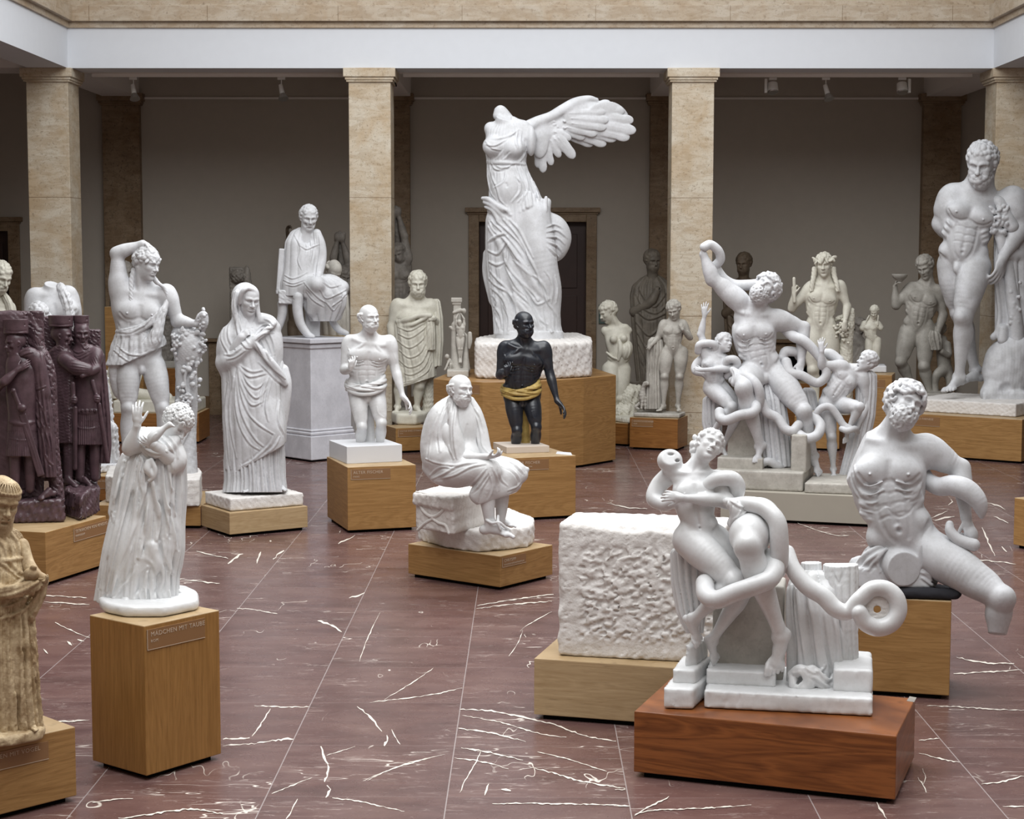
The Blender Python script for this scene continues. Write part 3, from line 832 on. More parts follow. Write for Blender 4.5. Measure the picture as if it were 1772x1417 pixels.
VEINS += [  # inlaid veins drawn where the slabs show them: (half width px, [(u,v)...])
 (5, [(556, 1291), (560, 1310), (568, 1322)]), (4.5, [(568, 1322), (567, 1338), (560, 1352)]), (4.5, [(567, 1358), (571, 1366), (564, 1380)]),
 (3.5, [(618, 1222), (640, 1240), (655, 1258), (660, 1266)]), (5, [(668, 1272), (670, 1282), (664, 1290)]), (2, [(678, 1262), (686, 1278), (692, 1288)]),
 (4, [(386, 1278), (432, 1277)]), (4, [(445, 1286), (490, 1279), (508, 1280)]), (2.5, [(385, 1290), (445, 1286)]), (2.5, [(440, 1221), (490, 1223), (535, 1223)]),
 (2.5, [(468, 1226), (450, 1255), (436, 1274)]), (2, [(470, 1373), (540, 1345)]), (2, [(565, 1307), (615, 1291)]), (1.8, [(628, 1351), (700, 1322), (770, 1305)]),
 (1.8, [(635, 1350), (680, 1330), (745, 1311)]), (2.2, [(575, 1381), (620, 1386), (700, 1404)]), (3.5, [(515, 1382), (500, 1410), (496, 1417)]),
 (4, [(550, 1073), (575, 1083), (592, 1092)]), (4, [(604, 1034), (620, 1031), (631, 1026)]), (2.2, [(410, 1052), (440, 1055), (480, 1062)]),
 (4, [(394, 975), (405, 966), (420, 957)]), (4, [(444, 975), (447, 964), (452, 955)]), (4, [(473, 968), (480, 960), (492, 953)]), (2.5, [(585, 940), (605, 932), (615, 926)]),
 (1.8, [(658, 1060), (645, 1085), (630, 1120), (622, 1145)]), (1.8, [(750, 1156), (715, 1180), (665, 1210)]), (1.8, [(800, 1190), (740, 1203), (640, 1215)]),
 (3, [(796, 1227), (850, 1230), (905, 1241), (960, 1254), (1010, 1272), (1066, 1283)]), (2.2, [(800, 1238), (860, 1248), (930, 1268), (980, 1276)]),
 (3, [(793, 1260), (850, 1268), (910, 1283)]), (3, [(798, 1294), (840, 1300), (905, 1315)]), (3, [(914, 1326), (960, 1338), (1010, 1352), (1082, 1364)]),
 (2.4, [(786, 1311), (830, 1317), (880, 1330)]), (2.2, [(832, 1300), (822, 1322), (805, 1350), (796, 1372)]), (3, [(846, 1356), (838, 1376)]),
 (2.5, [(852, 1390), (920, 1390), (1000, 1391), (1086, 1394)]), (2, [(930, 1300), (990, 1315), (1050, 1335)]), (5, [(868, 1367), (876, 1365), (884, 1368)]),
 (2.2, [(826, 1048), (870, 1040), (920, 1033), (958, 1028)]), (2.2, [(824, 1053), (880, 1046), (955, 1040)]), (1.6, [(905, 1090), (895, 1115), (880, 1135)]), (1.6, [(955, 1058), (915, 1080), (900, 1092)]),
 (4, [(1516, 1388), (1525, 1403), (1534, 1417)]), (3.2, [(1698, 1356), (1735, 1352), (1772, 1342)]), (2.2, [(1604, 1221), (1660, 1223), (1720, 1227), (1772, 1229)]),
 (2.6, [(1590, 1303), (1630, 1313), (1660, 1319)]), (3, [(1603, 1371), (1597, 1358), (1588, 1345)]), (2, [(1597, 1358), (1602, 1345), (1596, 1330)]), (2.6, [(1650, 1166), (1700, 1163), (1768, 1159)]),
 (3, [(1655, 1137), (1700, 1146), (1755, 1148)]), (2, [(1590, 1281), (1625, 1277)]), (2.4, [(1735, 1395), (1772, 1395)]),
 (2.6, [(1618, 901), (1635, 896), (1652, 894)]), (3, [(1700, 912), (1714, 947), (1722, 962)]), (3, [(1733, 946), (1742, 955)]), (3, [(1748, 944), (1752, 953)]), (2.2, [(1690, 968), (1730, 972), (1758, 976)]),
 (2.2, [(1640, 857), (1648, 868), (1641, 874)]), (2.2, [(1700, 868), (1725, 874), (1740, 882)]), (1.8, [(1720, 893), (1745, 905)]), (2, [(1640, 884), (1610, 897)]),
 (2.6, [(66, 1250), (155, 1246)]), (2, [(95, 1077), (140, 1098), (155, 1103)]), (4, [(116, 1110), (125, 1116)]), (4, [(134, 1106), (146, 1108)]), (2.5, [(75, 1123), (83, 1131)]), (2, [(76, 1041), (155, 1046)]), (2, [(76, 1030), (150, 1034)]),
 (2, [(160, 1388), (200, 1383), (230, 1381)]), (3.4, [(205, 1416), (250, 1410), (330, 1400), (386, 1408)]), (2, [(340, 954), (375, 962), (395, 966)]), (2.4, [(300, 1000), (380, 1010)]),
 (2.4, [(1098, 1409), (1130, 1402), (1240, 1397), (1300, 1392)]), (3, [(1098, 1411), (1125, 1395), (1158, 1378)]), (2.2, [(1064, 1366), (1082, 1366)]), (2.2, [(1062, 1394), (1090, 1394)]),
 (1.8, [(1050, 870), (1085, 878), (1120, 880)]), (1.6, [(1380, 905), (1440, 925), (1470, 926)]),
]
def vein_geo(bm, hw, pts, seed):
    hw *= .72
    rnd = J(seed); P = crom(np.c_[np.array(pts, float), np.zeros(len(pts))], sp=5)[:, :2]
    n = len(P); d = np.gradient(P, axis=0); nr = np.c_[-d[:, 1], d[:, 0]]; nr /= np.linalg.norm(nr, axis=1)[:, None]+1e-9
    L, R = [], []
    for i in range(n):
        t = i/(n-1); w = hw*.5*(.35+.65*math.sin(math.pi*min(1, max(0, t)))**.6)*(.3+1.3*rnd.random())
        j = (rnd.random()-.5)*hw*.95
        for s_, A in ((1, L), (-1, R)):
            q = P[i]+nr[i]*(s_*w+j); g = at_z(q[0], q[1], .0007+seed*.00004); A.append(bm.verts.new(g))
    for i in range(n-1):
        f = bm.faces.new((L[i], L[i+1], R[i+1], R[i])); f.material_index = 1
        f.normal_update()
        if f.normal.z < 0: f.normal_flip()
def build_room():
    x0, x1 = XL-4.3, XR+4.3; y0 = YF-4.2
    bm = bmesh.new(); vs = [bm.verts.new(p) for p in ((x0-.5, y0-.5, 0), (x1+.5, y0-.5, 0), (x1+.5, YW+.5, 0), (x0-.5, YW+.5, 0))]; bm.faces.new(vs)
    for i, (hw, pts) in enumerate(VEINS): vein_geo(bm, hw, pts, i)
    struct(bm_obj('floor', bm, [M_FLOOR, M_VEIN]))
    HZ = 8.6; HC = 5.12
    # rear gallery wall with a centre door opening and a left one
    dz = float(at_y(920, 384, YW)[2]); dl = float(at_y(829, 500, YW)[0]); dr = float(at_y(1014, 500, YW)[0])
    el = float(at_y(-120, 500, YW)[0]); er = float(at_y(17, 500, YW)[0]); ez = float(at_y(20, 400, YW)[2])
    bm = bmesh.new()
    for a, b, c, d in ((x0-.3, el, 0, HC), (el, er, ez, HC), (er, dl, 0, HC), (dl, dr, dz, HC), (dr, x1+.3, 0, HC)):
        bm_box(bm, a, b, YW, YW+.3, c, d)
    struct(bm_obj('wall_back', bm, M_WALL))
    struct(box_obj('wall_left', x0-.3, x0, y0, YW, 0, HC, M_WALL)); struct(box_obj('wall_right', x1, x1+.3, y0, YW, 0, HC, M_WALL))
    struct(box_obj('wall_front', x0, x1, y0-.3, y0, 0, HZ, M_WALL))
    # doors with travertine surrounds
    for nm, a, b, z in (('door_1', dl, dr, dz), ('door_2', el, er, ez)):
        fw = .155 if nm == 'door_1' else .17
        bm = bmesh.new()
        bm_box(bm, a-fw, a, YW-.05, YW+.02, 0, z+.14); bm_box(bm, b, b+fw, YW-.05, YW+.02, 0, z+.14); bm_box(bm, a, b, YW-.05, YW+.02, z, z+.14)
        bm_box(bm, a-fw-.05, b+fw+.05, YW-.11, YW+.02, z+.14, z+.21); bm_box(bm, a-fw-.02, b+fw+.02, YW-.07, YW+.02, z+.11, z+.14)
        fr = struct(bm_obj(nm, bm, M_TRAVD, bevel=.008))
        bm = bmesh.new(); bm_box(bm, a, b, YW+.14, YW+.2, 0, z)
        c = (a+b)/2
        for p, q in ((a, c), (c, b)):
            for zz0, zz1 in ((.2, .75), (.9, z*.62), (z*.66, z-.18)):
                for e, dd in ((.13, .02), (.19, .012)):
                    bm_box(bm, p+e, q-e, YW+.14-dd, YW+.141, zz0+e-.13, zz1-e+.13)
        dl_ = bm_obj('door_leaf', bm, M_DOOR, fr, bevel=.006)
    # stone skirting
    bm = bmesh.new()
    for a, b in ((er+.2, dl-.16), (dr+.16, x1)): bm_box(bm, a, b, YW-.035, YW+.01, 0, .28); bm_box(bm, a, b, YW-.045, YW+.01, .0, .06)
    struct(bm_obj('baseboard_back', bm, M_TRAVD, bevel=.006))
    # pilasters, piers
    def pier(nm, x, y, w, d, ztop, mat, front=True):
        bm = bmesh.new(); h = w/2
        zj = [0, .9, float(at_y(900, 342, y)[2]), ztop-.15]
        bm_box(bm, x-h, x+h, y, y+d, 0, ztop-.14)
        bm_box(bm, x-h-.028, x+h+.028, y-.028, y+d+.028, ztop-.17, ztop-.145); bm_box(bm, x-h-.042, x+h+.042, y-.042, y+d+.042, ztop-.145, ztop-.11)
        bm_box(bm, x-h-.062, x+h+.062, y-.062, y+d+.062, ztop-.11, ztop)
        bm_box(bm, x-h-.03, x+h+.03, y-.03, y+d+.03, 0, .16); bm_box(bm, x-h-.015, x+h+.015, y-.015, y+d+.015, .16, .22)
        o = struct(bm_obj(nm, bm, mat, bevel=.006))
        bj = bmesh.new()
        for z in (zj[2], zj[2]-1.48, zj[2]-2.7):
            if z > .3: bm_box(bj, x-h-.0015, x+h+.0015, y-.0015, y+d+.0015, z-.003, z+.003)
        bm_obj('joint', bj, M_TRAVD, o)
    zp = float(at_y(1630, 162, YB)[2])
    for i, u in enumerate((210, 677, 1157, 1629)):
        x = float(at_y(u, 300, YB)[0]); pier('pillar_wall_%d' % (i+1), x, YB, .55, YW-YB+.02, zp, M_TRAVD)
    xs = pier_x
    for i, x in enumerate(xs): pier('pillar_%d' % (i+1), x, YP, pier_w, pier_w, Z_BEAM, M_TRAV)
    n = 5
    for k in range(1, 5):
        y = YP-k*bay
        for s_, x in ((0, xs[0]), (1, xs[3])): pier('pillar_side_%d' % (n), x, y, pier_w, pier_w, Z_BEAM, M_TRAV); n += 1
    # the white frieze beam round the court and the travertine cornice above
    th = .5
    bm = bmesh.new(); ya = y0
    bm_box(bm, XL-th, XR+th, YP, YP+th, Z_BEAM, 6.1)
    bm_box(bm, XL-th, XL, ya, YP, Z_BEAM, 6.1); bm_box(bm, XR, XR+th, ya, YP, Z_BEAM, 6.1)
    struct(bm_obj('beam_frieze', bm, M_WHITEW))
    bm = bmesh.new()
    def ring(inset, z0, z1):
        bm_box(bm, XL-.02, XR+.02, YP-inset, YP+.02, z0, z1)
        bm_box(bm, XL-.02, XL+inset, ya, YP-inset, z0, z1); bm_box(bm, XR-inset, XR+.02, ya, YP-inset, z0, z1)
    ring(.03, Z_WTOP-.005, Z_ST+.02); ring(.09, Z_ST, Z_ST2); ring(.02, Z_ST2, Z_ST2+.9)
    struct(bm_obj('trim_cornice', bm, M_TRAVP, bevel=.006))
    bj = bmesh.new()
    rnd = J(3); x = XL+.3
    while x < XR:
        bm_box(bj, x-.0025, x+.0025, YP-.0925, YP-.05, Z_ST+.004, Z_ST2-.004); x += 1.35+rnd.random()*.5
    struct(bm_obj('trim_joints', bj, M_TRAVD))
    bm = bmesh.new(); zz = Z_ST2+.9
    bm_box(bm, XL-.3, XR+.3, YP, YP+.3, zz, HZ); bm_box(bm, XL-.3, XL, ya, YP, zz, HZ); bm_box(bm, XR, XR+.3, ya, YP, zz, HZ)
    struct(bm_obj('wall_clerestory', bm, M_WHITEW))
    # gallery soffits
    bm = bmesh.new()
    bm_box(bm, x0, x1, YP+th, YW, HC, HC+.1); bm_box(bm, x0, XL-th, ya, YP+th, HC, HC+.1); bm_box(bm, XR+th, x1, ya, YP+th, HC, HC+.1)
    struct(bm_obj('ceiling', bm, M_SOFF))
    bm = bmesh.new(); zc = Z_BEAM+.005
    for x in xs: bm_box(bm, x-pier_w*.48, x+pier_w*.48, YP+th, YW, zc, HC)
    bm_box(bm, x0, x1, YP+th, YP+th+.3, zc+.01, HC)
    for k in range(5):
        y = YP-k*bay
        bm_box(bm, x0, XL-th, y, y+pier_w, zc, HC); bm_box(bm, XR+th, x1, y, y+pier_w, zc, HC)
    struct(bm_obj('beam_gallery', bm, M_SOFF))
    zr = float(at_y(900, 170, YW)[2])
    bm = bmesh.new()
    for i in range(3):
        a = float(at_y((210, 677, 1157)[i], 300, YB)[0])+.33; b = float(at_y((677, 1157, 1629)[i], 300, YB)[0])-.33
        bm_box(bm, a, b, YW-.03, YW+.01, zr-.018, zr+.012)
    struct(bm_obj('trim_picture_rail', bm, M_SOFF))
    bm = bmesh.new()
    for i in range(3): bm_box(bm, xs[i]+pier_w*.5+.1, xs[i+1]-pier_w*.5-.1, YP+th+.30, YP+th+.36, zc-.03, zc+.02)
    struct(bm_obj('trim_light_track', bm, M_SOFF))
    # the glass roof: glazing bars and a bright diffusing sky above
    bm = bmesh.new()
    for i in range(10):
        x = XL+(XR-XL)*i/9; bm_box(bm, x-.04, x+.04, ya, YP, HZ-.1, HZ)
    for i in range(14):
        y = ya+(YP-ya)*i/13; bm_box(bm, XL, XR, y-.04, y+.04, HZ-.08, HZ)
    struct(bm_obj('ceiling_skylight_bars', bm, M_METAL))
    L = bpy.data.lights.new('skylight', 'AREA'); L.shape = 'RECTANGLE'; L.size = 8.4; L.size_y = 17; L.energy = 1800; L.color = (.985, .995, 1.0)
    lo = bpy.data.objects.new('skylight', L); COL.objects.link(lo); lo.location = ((XL+XR)/2, 9.8, HZ-.15)
    w = bpy.data.worlds.new('world'); SC.world = w; w.use_nodes = True
    bg = w.node_tree.nodes['Background']; bg.inputs[0].default_value = (.93, .965, 1, 1); bg.inputs[1].default_value = 1.0
    SC.view_settings.view_transform = 'Standard'; SC.view_settings.look = 'None'; SC.view_settings.gamma = 1; SC.view_settings.use_curve_mapping = False
    SC.view_settings.exposure = 0.0
build_room()

# ------------------------------------------------------------------ pedestals
def text_mesh(name, body, size, mat, parent, mtx):
    cu = bpy.data.curves.new(name, 'FONT'); cu.body = body; cu.size = size; cu.extrude = .0006; cu.resolution_u = 2; cu.space_character = 1.08
    to = bpy.data.objects.new('tmp_text', cu); COL.objects.link(to)
    dg = bpy.context.evaluated_depsgraph_get(); me = bpy.data.meshes.new_from_object(to.evaluated_get(dg))
    bpy.data.objects.remove(to); bpy.data.curves.remove(cu)
    me.materials.clear(); me.materials.append(mat); me.transform(mtx)
    o = bpy.data.objects.new(name, me); COL.objects.link(o); o.parent = parent
    return o
def rect(N, A, B):
    """nearest orthogonal rectangle through near corner N with neighbours A (left) and B (right)"""
    N, A, B = [np.array(q[:2], float) for q in (N, A, B)]
    a, b = A-N, B-N; la, lb = np.linalg.norm(a), np.linalg.norm(b)
    an, bn = math.atan2(a[1], a[0]), math.atan2(b[1], b[0]); d = (an-bn+math.pi*2) % (math.pi*2)
    e = (d-math.pi/2)/2; an -= e; bn += e
    a = vec(math.cos(an), math.sin(an))*la; b = vec(math.cos(bn), math.sin(bn))*lb
    return [N, N+a, N+a+b, N+b]
def sign(parent, off, P, Q, ztop, x0, x1, dz0, dz1, lines, szs=(.045, .026)):
    """P->Q runs left to right along the face as read; x0..x1 metres from P; dz below the top"""
    P = np.array(P[:2]); Q = np.array(Q[:2]); d = (Q-P)/np.linalg.norm(Q-P); n = vec(d[1], -d[0])
    bm = bmesh.new(); c = P+d*x0; e = P+d*x1
    bm_prism(bm, [c+n*.004, e+n*.004, e-n*.002, c-n*.002], ztop-dz1, ztop-dz0, off)
    pl = bm_obj('label_plate', bm, M_SIGN, parent, bevel=.001)
    bm = bmesh.new()
    for (s0, s1, z0, z1) in ((x0, x1, dz1-.003, dz1), (x0, x0+.003, dz0, dz1)):
        c = P+d*s0; e = P+d*s1; bm_prism(bm, [c+n*.0046, e+n*.0046, e-n*.002, c-n*.002], ztop-z1, ztop-z0, off)
    bm_obj('plate_edge', bm, M_LETTER, pl)
    z = ztop-dz0
    for t, sz in zip(lines, szs):
        z -= sz*1.12
        o = P+d*(x0+.02)+n*.0048
        m = Matrix(((d[0], 0, n[0], o[0]-off[0]), (d[1], 0, n[1], o[1]-off[1]), (0, 1, 0, z-off[2]), (0, 0, 0, 1)))
        text_mesh('lettering', t, sz, M_LETTER, pl, m)
        z -= sz*.22
PEDTOP = {}
def pedestal(key, N, A, B, topv, label, mat=None, z0=.025, kick=True, lab=None, edge=True, corners=None, cat='plinth', name='plinth', base_z=0.0, signs=None, bevel=.004):
    """N,A,B = photo pixels of the bottom near/left/right corners; topv = photo row of the near top corner (or height)"""
    mat = mat or M_OAK
    if corners is None:
        n3 = at_z(*N, base_z+z0); C = rect(n3, at_z(*A, base_z+z0), at_z(*B, base_z+z0))
        zt = float(at_y(N[0], topv, n3[1])[2]) if topv > 20 else topv
    else: C, zt = corners, topv
    c = sum(C)/len(C); loc = (c[0], c[1], base_z)
    e = empty(name, loc, label, cat)
    bm = bmesh.new(); bm_prism(bm, list(C), base_z+z0, zt, loc); bm_obj('box', bm, mat, e, bevel=bevel)
    if edge:
        bm = bmesh.new(); K = [c+(q-c)*.998 for q in C]; bm_prism(bm, K, zt-.02, zt+.0012, loc); bm_obj('top_panel', bm, M_OAKP if mat is not M_CHERRY else M_CHERRY, e, bevel=.003)  # oak tops paler than the sides: light from above painted into the colour
        zt += .0012
    if kick and z0 > 0:
        bm = bmesh.new(); K = [q+(c-q)/np.linalg.norm(c-q)*.05 for q in C]; bm_prism(bm, K, base_z, base_z+z0, loc); bm_obj('toe_kick', bm, M_BLACK, e)
    PEDTOP[key] = (zt, C)
    if signs:
        for (i, j, x0, x1, d0, d1, lines, szs) in signs: sign(e, loc, C[i], C[j], zt, x0, x1, d0, d1, lines, szs)
    return e
# corner order: 0 near, 1 left, 2 far, 3 right
_W = float(at_z(154, 1387)[0])
pedestal('bird', (-175, 1454), (-330, 1400), (154, 1387), 1326, 'oak box plinth at the lower left edge, under the ochre girl statue', M_OAK,
         signs=[(0, 3, .33, .685, .035, .115, ('MÄDCHEN MIT VOGEL',), (.027,))])
pedestal('dove', (253.7, 1342.9), (158, 1316.4), (385, 1304.6), 1084, 'tall upright oak plinth under the white girl with the dove', M_OAKV,
         signs=[(0, 3, .015, .36, .02, .115, ('MÄDCHEN MIT TAUBE', 'ROM'), (.030, .019))])
pedestal('tetr', (80.5, 1008.9), (-150, 1000), (205, 976.5), 921.4, 'low wide oak plinth under the dark red stone soldiers',
         signs=[(0, 3, .37, .86, .03, .13, ('TETRARCHEN VON VENEDIG', 'MARKUSDOM'), (.032, .02))])
pedestal('satyr', (347, 910), (178, 902), (352, 882), 876, 'low oak plinth under the youth with one arm over his head')
pedestal('veil', (397.6, 925.2), (349, 909.6), (532.7, 912), 888, 'low pale oak plinth under the veiled woman', M_OAKP)
pedestal('fisher', (602, 918), (566.8, 894), (720, 912), 808.8, 'oak box plinth under the white stooping old man',
         signs=[(0, 3, .03, .38, .02, .11, ('ALTER FISCHER', 'PARIS'), (.036, .021))])
pedestal('chrys', (865.6, 1016.4), (708, 991.8), (954.7, 994), 962.9, 'low oak plinth under the seated bearded thinker',
         signs=[(0, 3, .02, .3, .015, .085, ('CHRYSIPP', 'MODERNE REKONSTRUKTION'), (.03, .016))])
pedestal('black', (879.5, 897.8), (842, 878), (993.2, 890.5), 793, 'oak box plinth under the dark bronze old man',
         signs=[(0, 3, .02, .39, .02, .115, ('ALTER FISCHER', 'REKONSTRUKTION'), (.036, .02))])
pedestal('kynik', (685, 781), (668, 775), (745, 778), 741, 'oak plinth under the bare-chested bearded man, beside the curved drum',
         signs=[(0, 3, .03, .36, .02, .11, ('STATUE EINES KYNIKERS', 'ROM'), (.025, .018))])
pedestal('boy', (1172.3, 777), (1087.8, 774.3), (1194.6, 770), 725, 'brown oak plinth under the boy leaning on a draped stump', M_OAKD,
         signs=[(1, 0, .03, .3, .02, .11, ('DIONYSOSKNABE', 'ROM'), (.03, .02))])
pedestal('helm', (1086, 769), (1050, 765), (1100, 757), 733, 'oak plinth under the armless figure with a helmet, behind the boy', M_OAKD)
pedestal('block', (923.9, 1236), (963.5, 1196), (1262, 1262), 1139.5, 'pale oak plinth carrying the rough white block', M_OAKP,
         corners=None)
pedestal('son', (1549, 1384), (1094, 1338), (1587, 1311), 1274, 'reddish brown veneer plinth in front, under the youth wound in a snake', M_CHERRY)
pedestal('torso', (1642.5, 1204), (1400, 1191), (1650, 1169), 1041, 'oak plinth under the broken torso with the curly beard', M_OAK)
pedestal('herc', (1767, 799), (1562, 784.5), (1815, 786), 726.5, 'wide oak plinth under the giant muscular bearded man',
         signs=[(1, 0, .03, .45, .03, .14, ('HERAKLES FARNESE',), (.034,))])
pedestal('young', (1541, 778), (1486, 777), (1556, 771), 649, 'tall oak plinth under the small armless youth',
         signs=[(1, 0, .02, .30, .06, .16, ('          KNABE',), (.028,))])
pedestal('diony', (1452, 777), (1374, 776), (1470, 769), 722, 'oak plinth under the long haired wreathed youth, behind the snake group')
# ------------------------------------------------------------------ statues
BUILD = []
def statue_fn(f): BUILD.append(f); return f
def ctr(N, A, B, z):
    C = rect(at_z(*N, z), at_z(*A, z), at_z(*B, z)); return C, sum(C)/4
def base_block(e, C, z0, z1, mat, name='base', bevel=.012):
    loc = e.location; bm = bmesh.new(); bm_prism(bm, list(C), z0, z1, loc)
    return bm_obj(name, bm, mat, e, bevel=bevel)
def znear(N, topv, z):
    q = at_z(*N, z); return float(at_y(N[0], topv, q[1])[2])
def rough_prism(e, pts_world, z0, z1, mat, name='base', amp=.8, wl=9, rnd=2, seed=1, step=1.2, extra=None):
    """stone block carved in centimetres from a convex outline of world points"""
    s = Sculpt(None, step); s.part(name, mat)
    s.prism([(p[0]*100, -p[1]*100) for p in pts_world], -z1*100, -z0*100, rnd)
    if extra: extra(s)
    if amp: s.rough(amp, wl, seed=seed)
    s.plane((0, -z0*100-.15, 0), (0, 1, 0), .1)
    return s.build(e, mat)

def cv(ox, oy, sc):
    """crop coordinates to photo pixels"""
    def f(pts):
        P = np.asarray(pts, float)
        if P.ndim == 1: return vec(P[0]/sc+ox, P[1]/sc+oy, *P[2:])
        Q = P.copy(); Q[:, 0] = P[:, 0]/sc+ox; Q[:, 1] = P[:, 1]/sc+oy; return Q
    return f
def lines(k, txt):
    """fold lines written as 'x,y x,y; x,y ...' in crop coordinates"""
    return [k([tuple(float(q) for q in p.split(',')) for p in L.split()]) for L in txt.split(';') if L.strip()]
def outline(pts, z): return [at_z(u, v, z) for u, v in pts]
def fisher_sculpt(Y0, skin, cloth, hand_up=True):
    s = Sculpt(Y0, .9); s.part('body', skin)
    R = rot(32, -2, -4)
    t = Torso((619, 680, 0), (653, 680, -2), (606, 588, 14), (672, 588, 8), (641, 588, 20), (634, 634, 8))
    trunk(s, t, .5, 1.2, 1.0, rib=.5)
    neck(s, t, (639, 551, 30), 43, R, 9.5)
    for q in (-1, 1): t.ch(s, [(q*.05, 1.0, .02, .02), (q*.16, .9, .12, .022), (q*.22, .84, .12, .015)], .03)
    arm(s, (604, 592, 10), (596, 640, 12), (606, 638, 46), 10, .7, bend=(0, 0, 1))
    hand(s, (607, 638, 50), (.15, -1, .35), (-.3, .0, -1), 28, (.35, .5, .8, .9), .14, 1, .5)
    arm(s, (674, 592, 6), (684, 638, 8), (697, 686, 22), 10.2, .7, bend=(.3, 0, 1))
    hand(s, (698, 687, 23), (.72, .8, .35), (-.5, .6, .2), 37, .3, .12, -1, .35)
    leg(s, (619, 684, 2), (626, 738, 16), (621, 790, -14), 15.5, (0, 0, 1), .9)
    leg(s, (651, 684, 0), (660, 732, 16), (656, 790, -14), 15.5, (0, 0, 1), .9)
    s.ell((636, 688, 13), (5, 8, 6), k=4)
    s.stroke([(652, 704), (655, 715), (664, 722)], 1.2, .5); s.stroke([(601, 600), (606, 612), (599, 626)], 1, .5); s.stroke([(680, 608), (684, 622), (682, 634)], 1, .5)
    s.plane((640, 769, 0), (0, 1, -.13), .3)
    head(s, (639, 551, 30), 48, R, 'fringe', 'short', age=1.0, seed=3)
    s.part('support', skin); s.chain([(639, 692, -6, 6), (640, 735, -14, 8), (641, 768, -16, 9)], smooth=False); s.plane((640, 768, 0), (0, 1, -.13), .3)
    s.part('loincloth', cloth)
    P = [(597, 664, 0), (602, 669, 18), (620, 672, 28), (645, 670, 28), (664, 664, 20), (669, 659, 4), (660, 658, -14), (630, 664, -20), (606, 664, -14), (597, 664, 0)]
    for i, (dv, r, dr) in enumerate(((-6, 3.4, 0), (-1, 3.8, 1.5), (4, 3.8, 2), (8, 3.4, 1))):
        c = vec(633, 0, 2); Q = []; dr -= 4.5
        for j, p in enumerate(P):
            q = vec(*p); d = unit((q-c)*vec(1, 0, 1)); tw = 3*math.sin(j*.9+i*1.7)
            Q.append((*(q+d*dr+vec(0, dv+tw, 0)), r))
        s.chain(Q, 1.5)
    for L in ([(600, 660), (625, 668), (650, 672), (666, 672)], [(602, 671), (630, 664), (655, 660)], [(598, 666), (620, 674), (648, 676)], [(610, 658), (640, 664), (667, 664)]):
        s.stroke(L, 1.3, .7); s.groove([(a, b+2.2) for a, b in L], 1.0, .8)
    return s
@statue_fn
def fisher_white():
    z = PEDTOP['fisher'][0]; N, A, B = (600.4, 802.8), (574.8, 790), (694.4, 798)
    C, c = ctr(N, A, B, z); z1 = znear(N, 773, z)
    e = empty('statue', (c[0], c[1], z), 'white plaster statue of a stooping old man in a twisted loincloth', 'statue')
    base_block(e, C, z, z1, M_WHITEST, bevel=.004)
    fisher_sculpt(c[1]+.02, M_GLOSS, M_GLOSS).build(e, M_GLOSS)
@statue_fn
def fisher_black():
    z = PEDTOP['black'][0]; N, A, B = (876.6, 785), (852.6, 776), (951, 782.6)
    C, c = ctr(N, A, B, z); z1 = znear(N, 773.5, z)
    e = empty('statue', (c[0], c[1], z), 'dark bronze statue of a stooping old man in a gold loincloth', 'statue')
    base_block(e, C, z, z1, M_PALEST, bevel=.004)
    s = fisher_sculpt(c[1]+.02, M_BRONZE, M_ROPE); s.P['support']['mat'] = M_ROPE
    R = rot(32, -2, -4)
    for x in (-1, 1):
        s.part('eye#%d' % x, M_EYE, .5); s.ell(vec(639, 551, 30)+(vec(x*.118, .012, .287)*43)@R, np.array((.04, .022, .05))*43, R)
    s.build(e, M_BRONZE, (638, 528.6, .978, 906.5, 540))
M_WHITEST = plain('white_block', srgb(206, 207, 210), .6, .3, nz=.05)
M_EYE = plain('inlaid_eye', srgb(190, 160, 110), .2, .6)
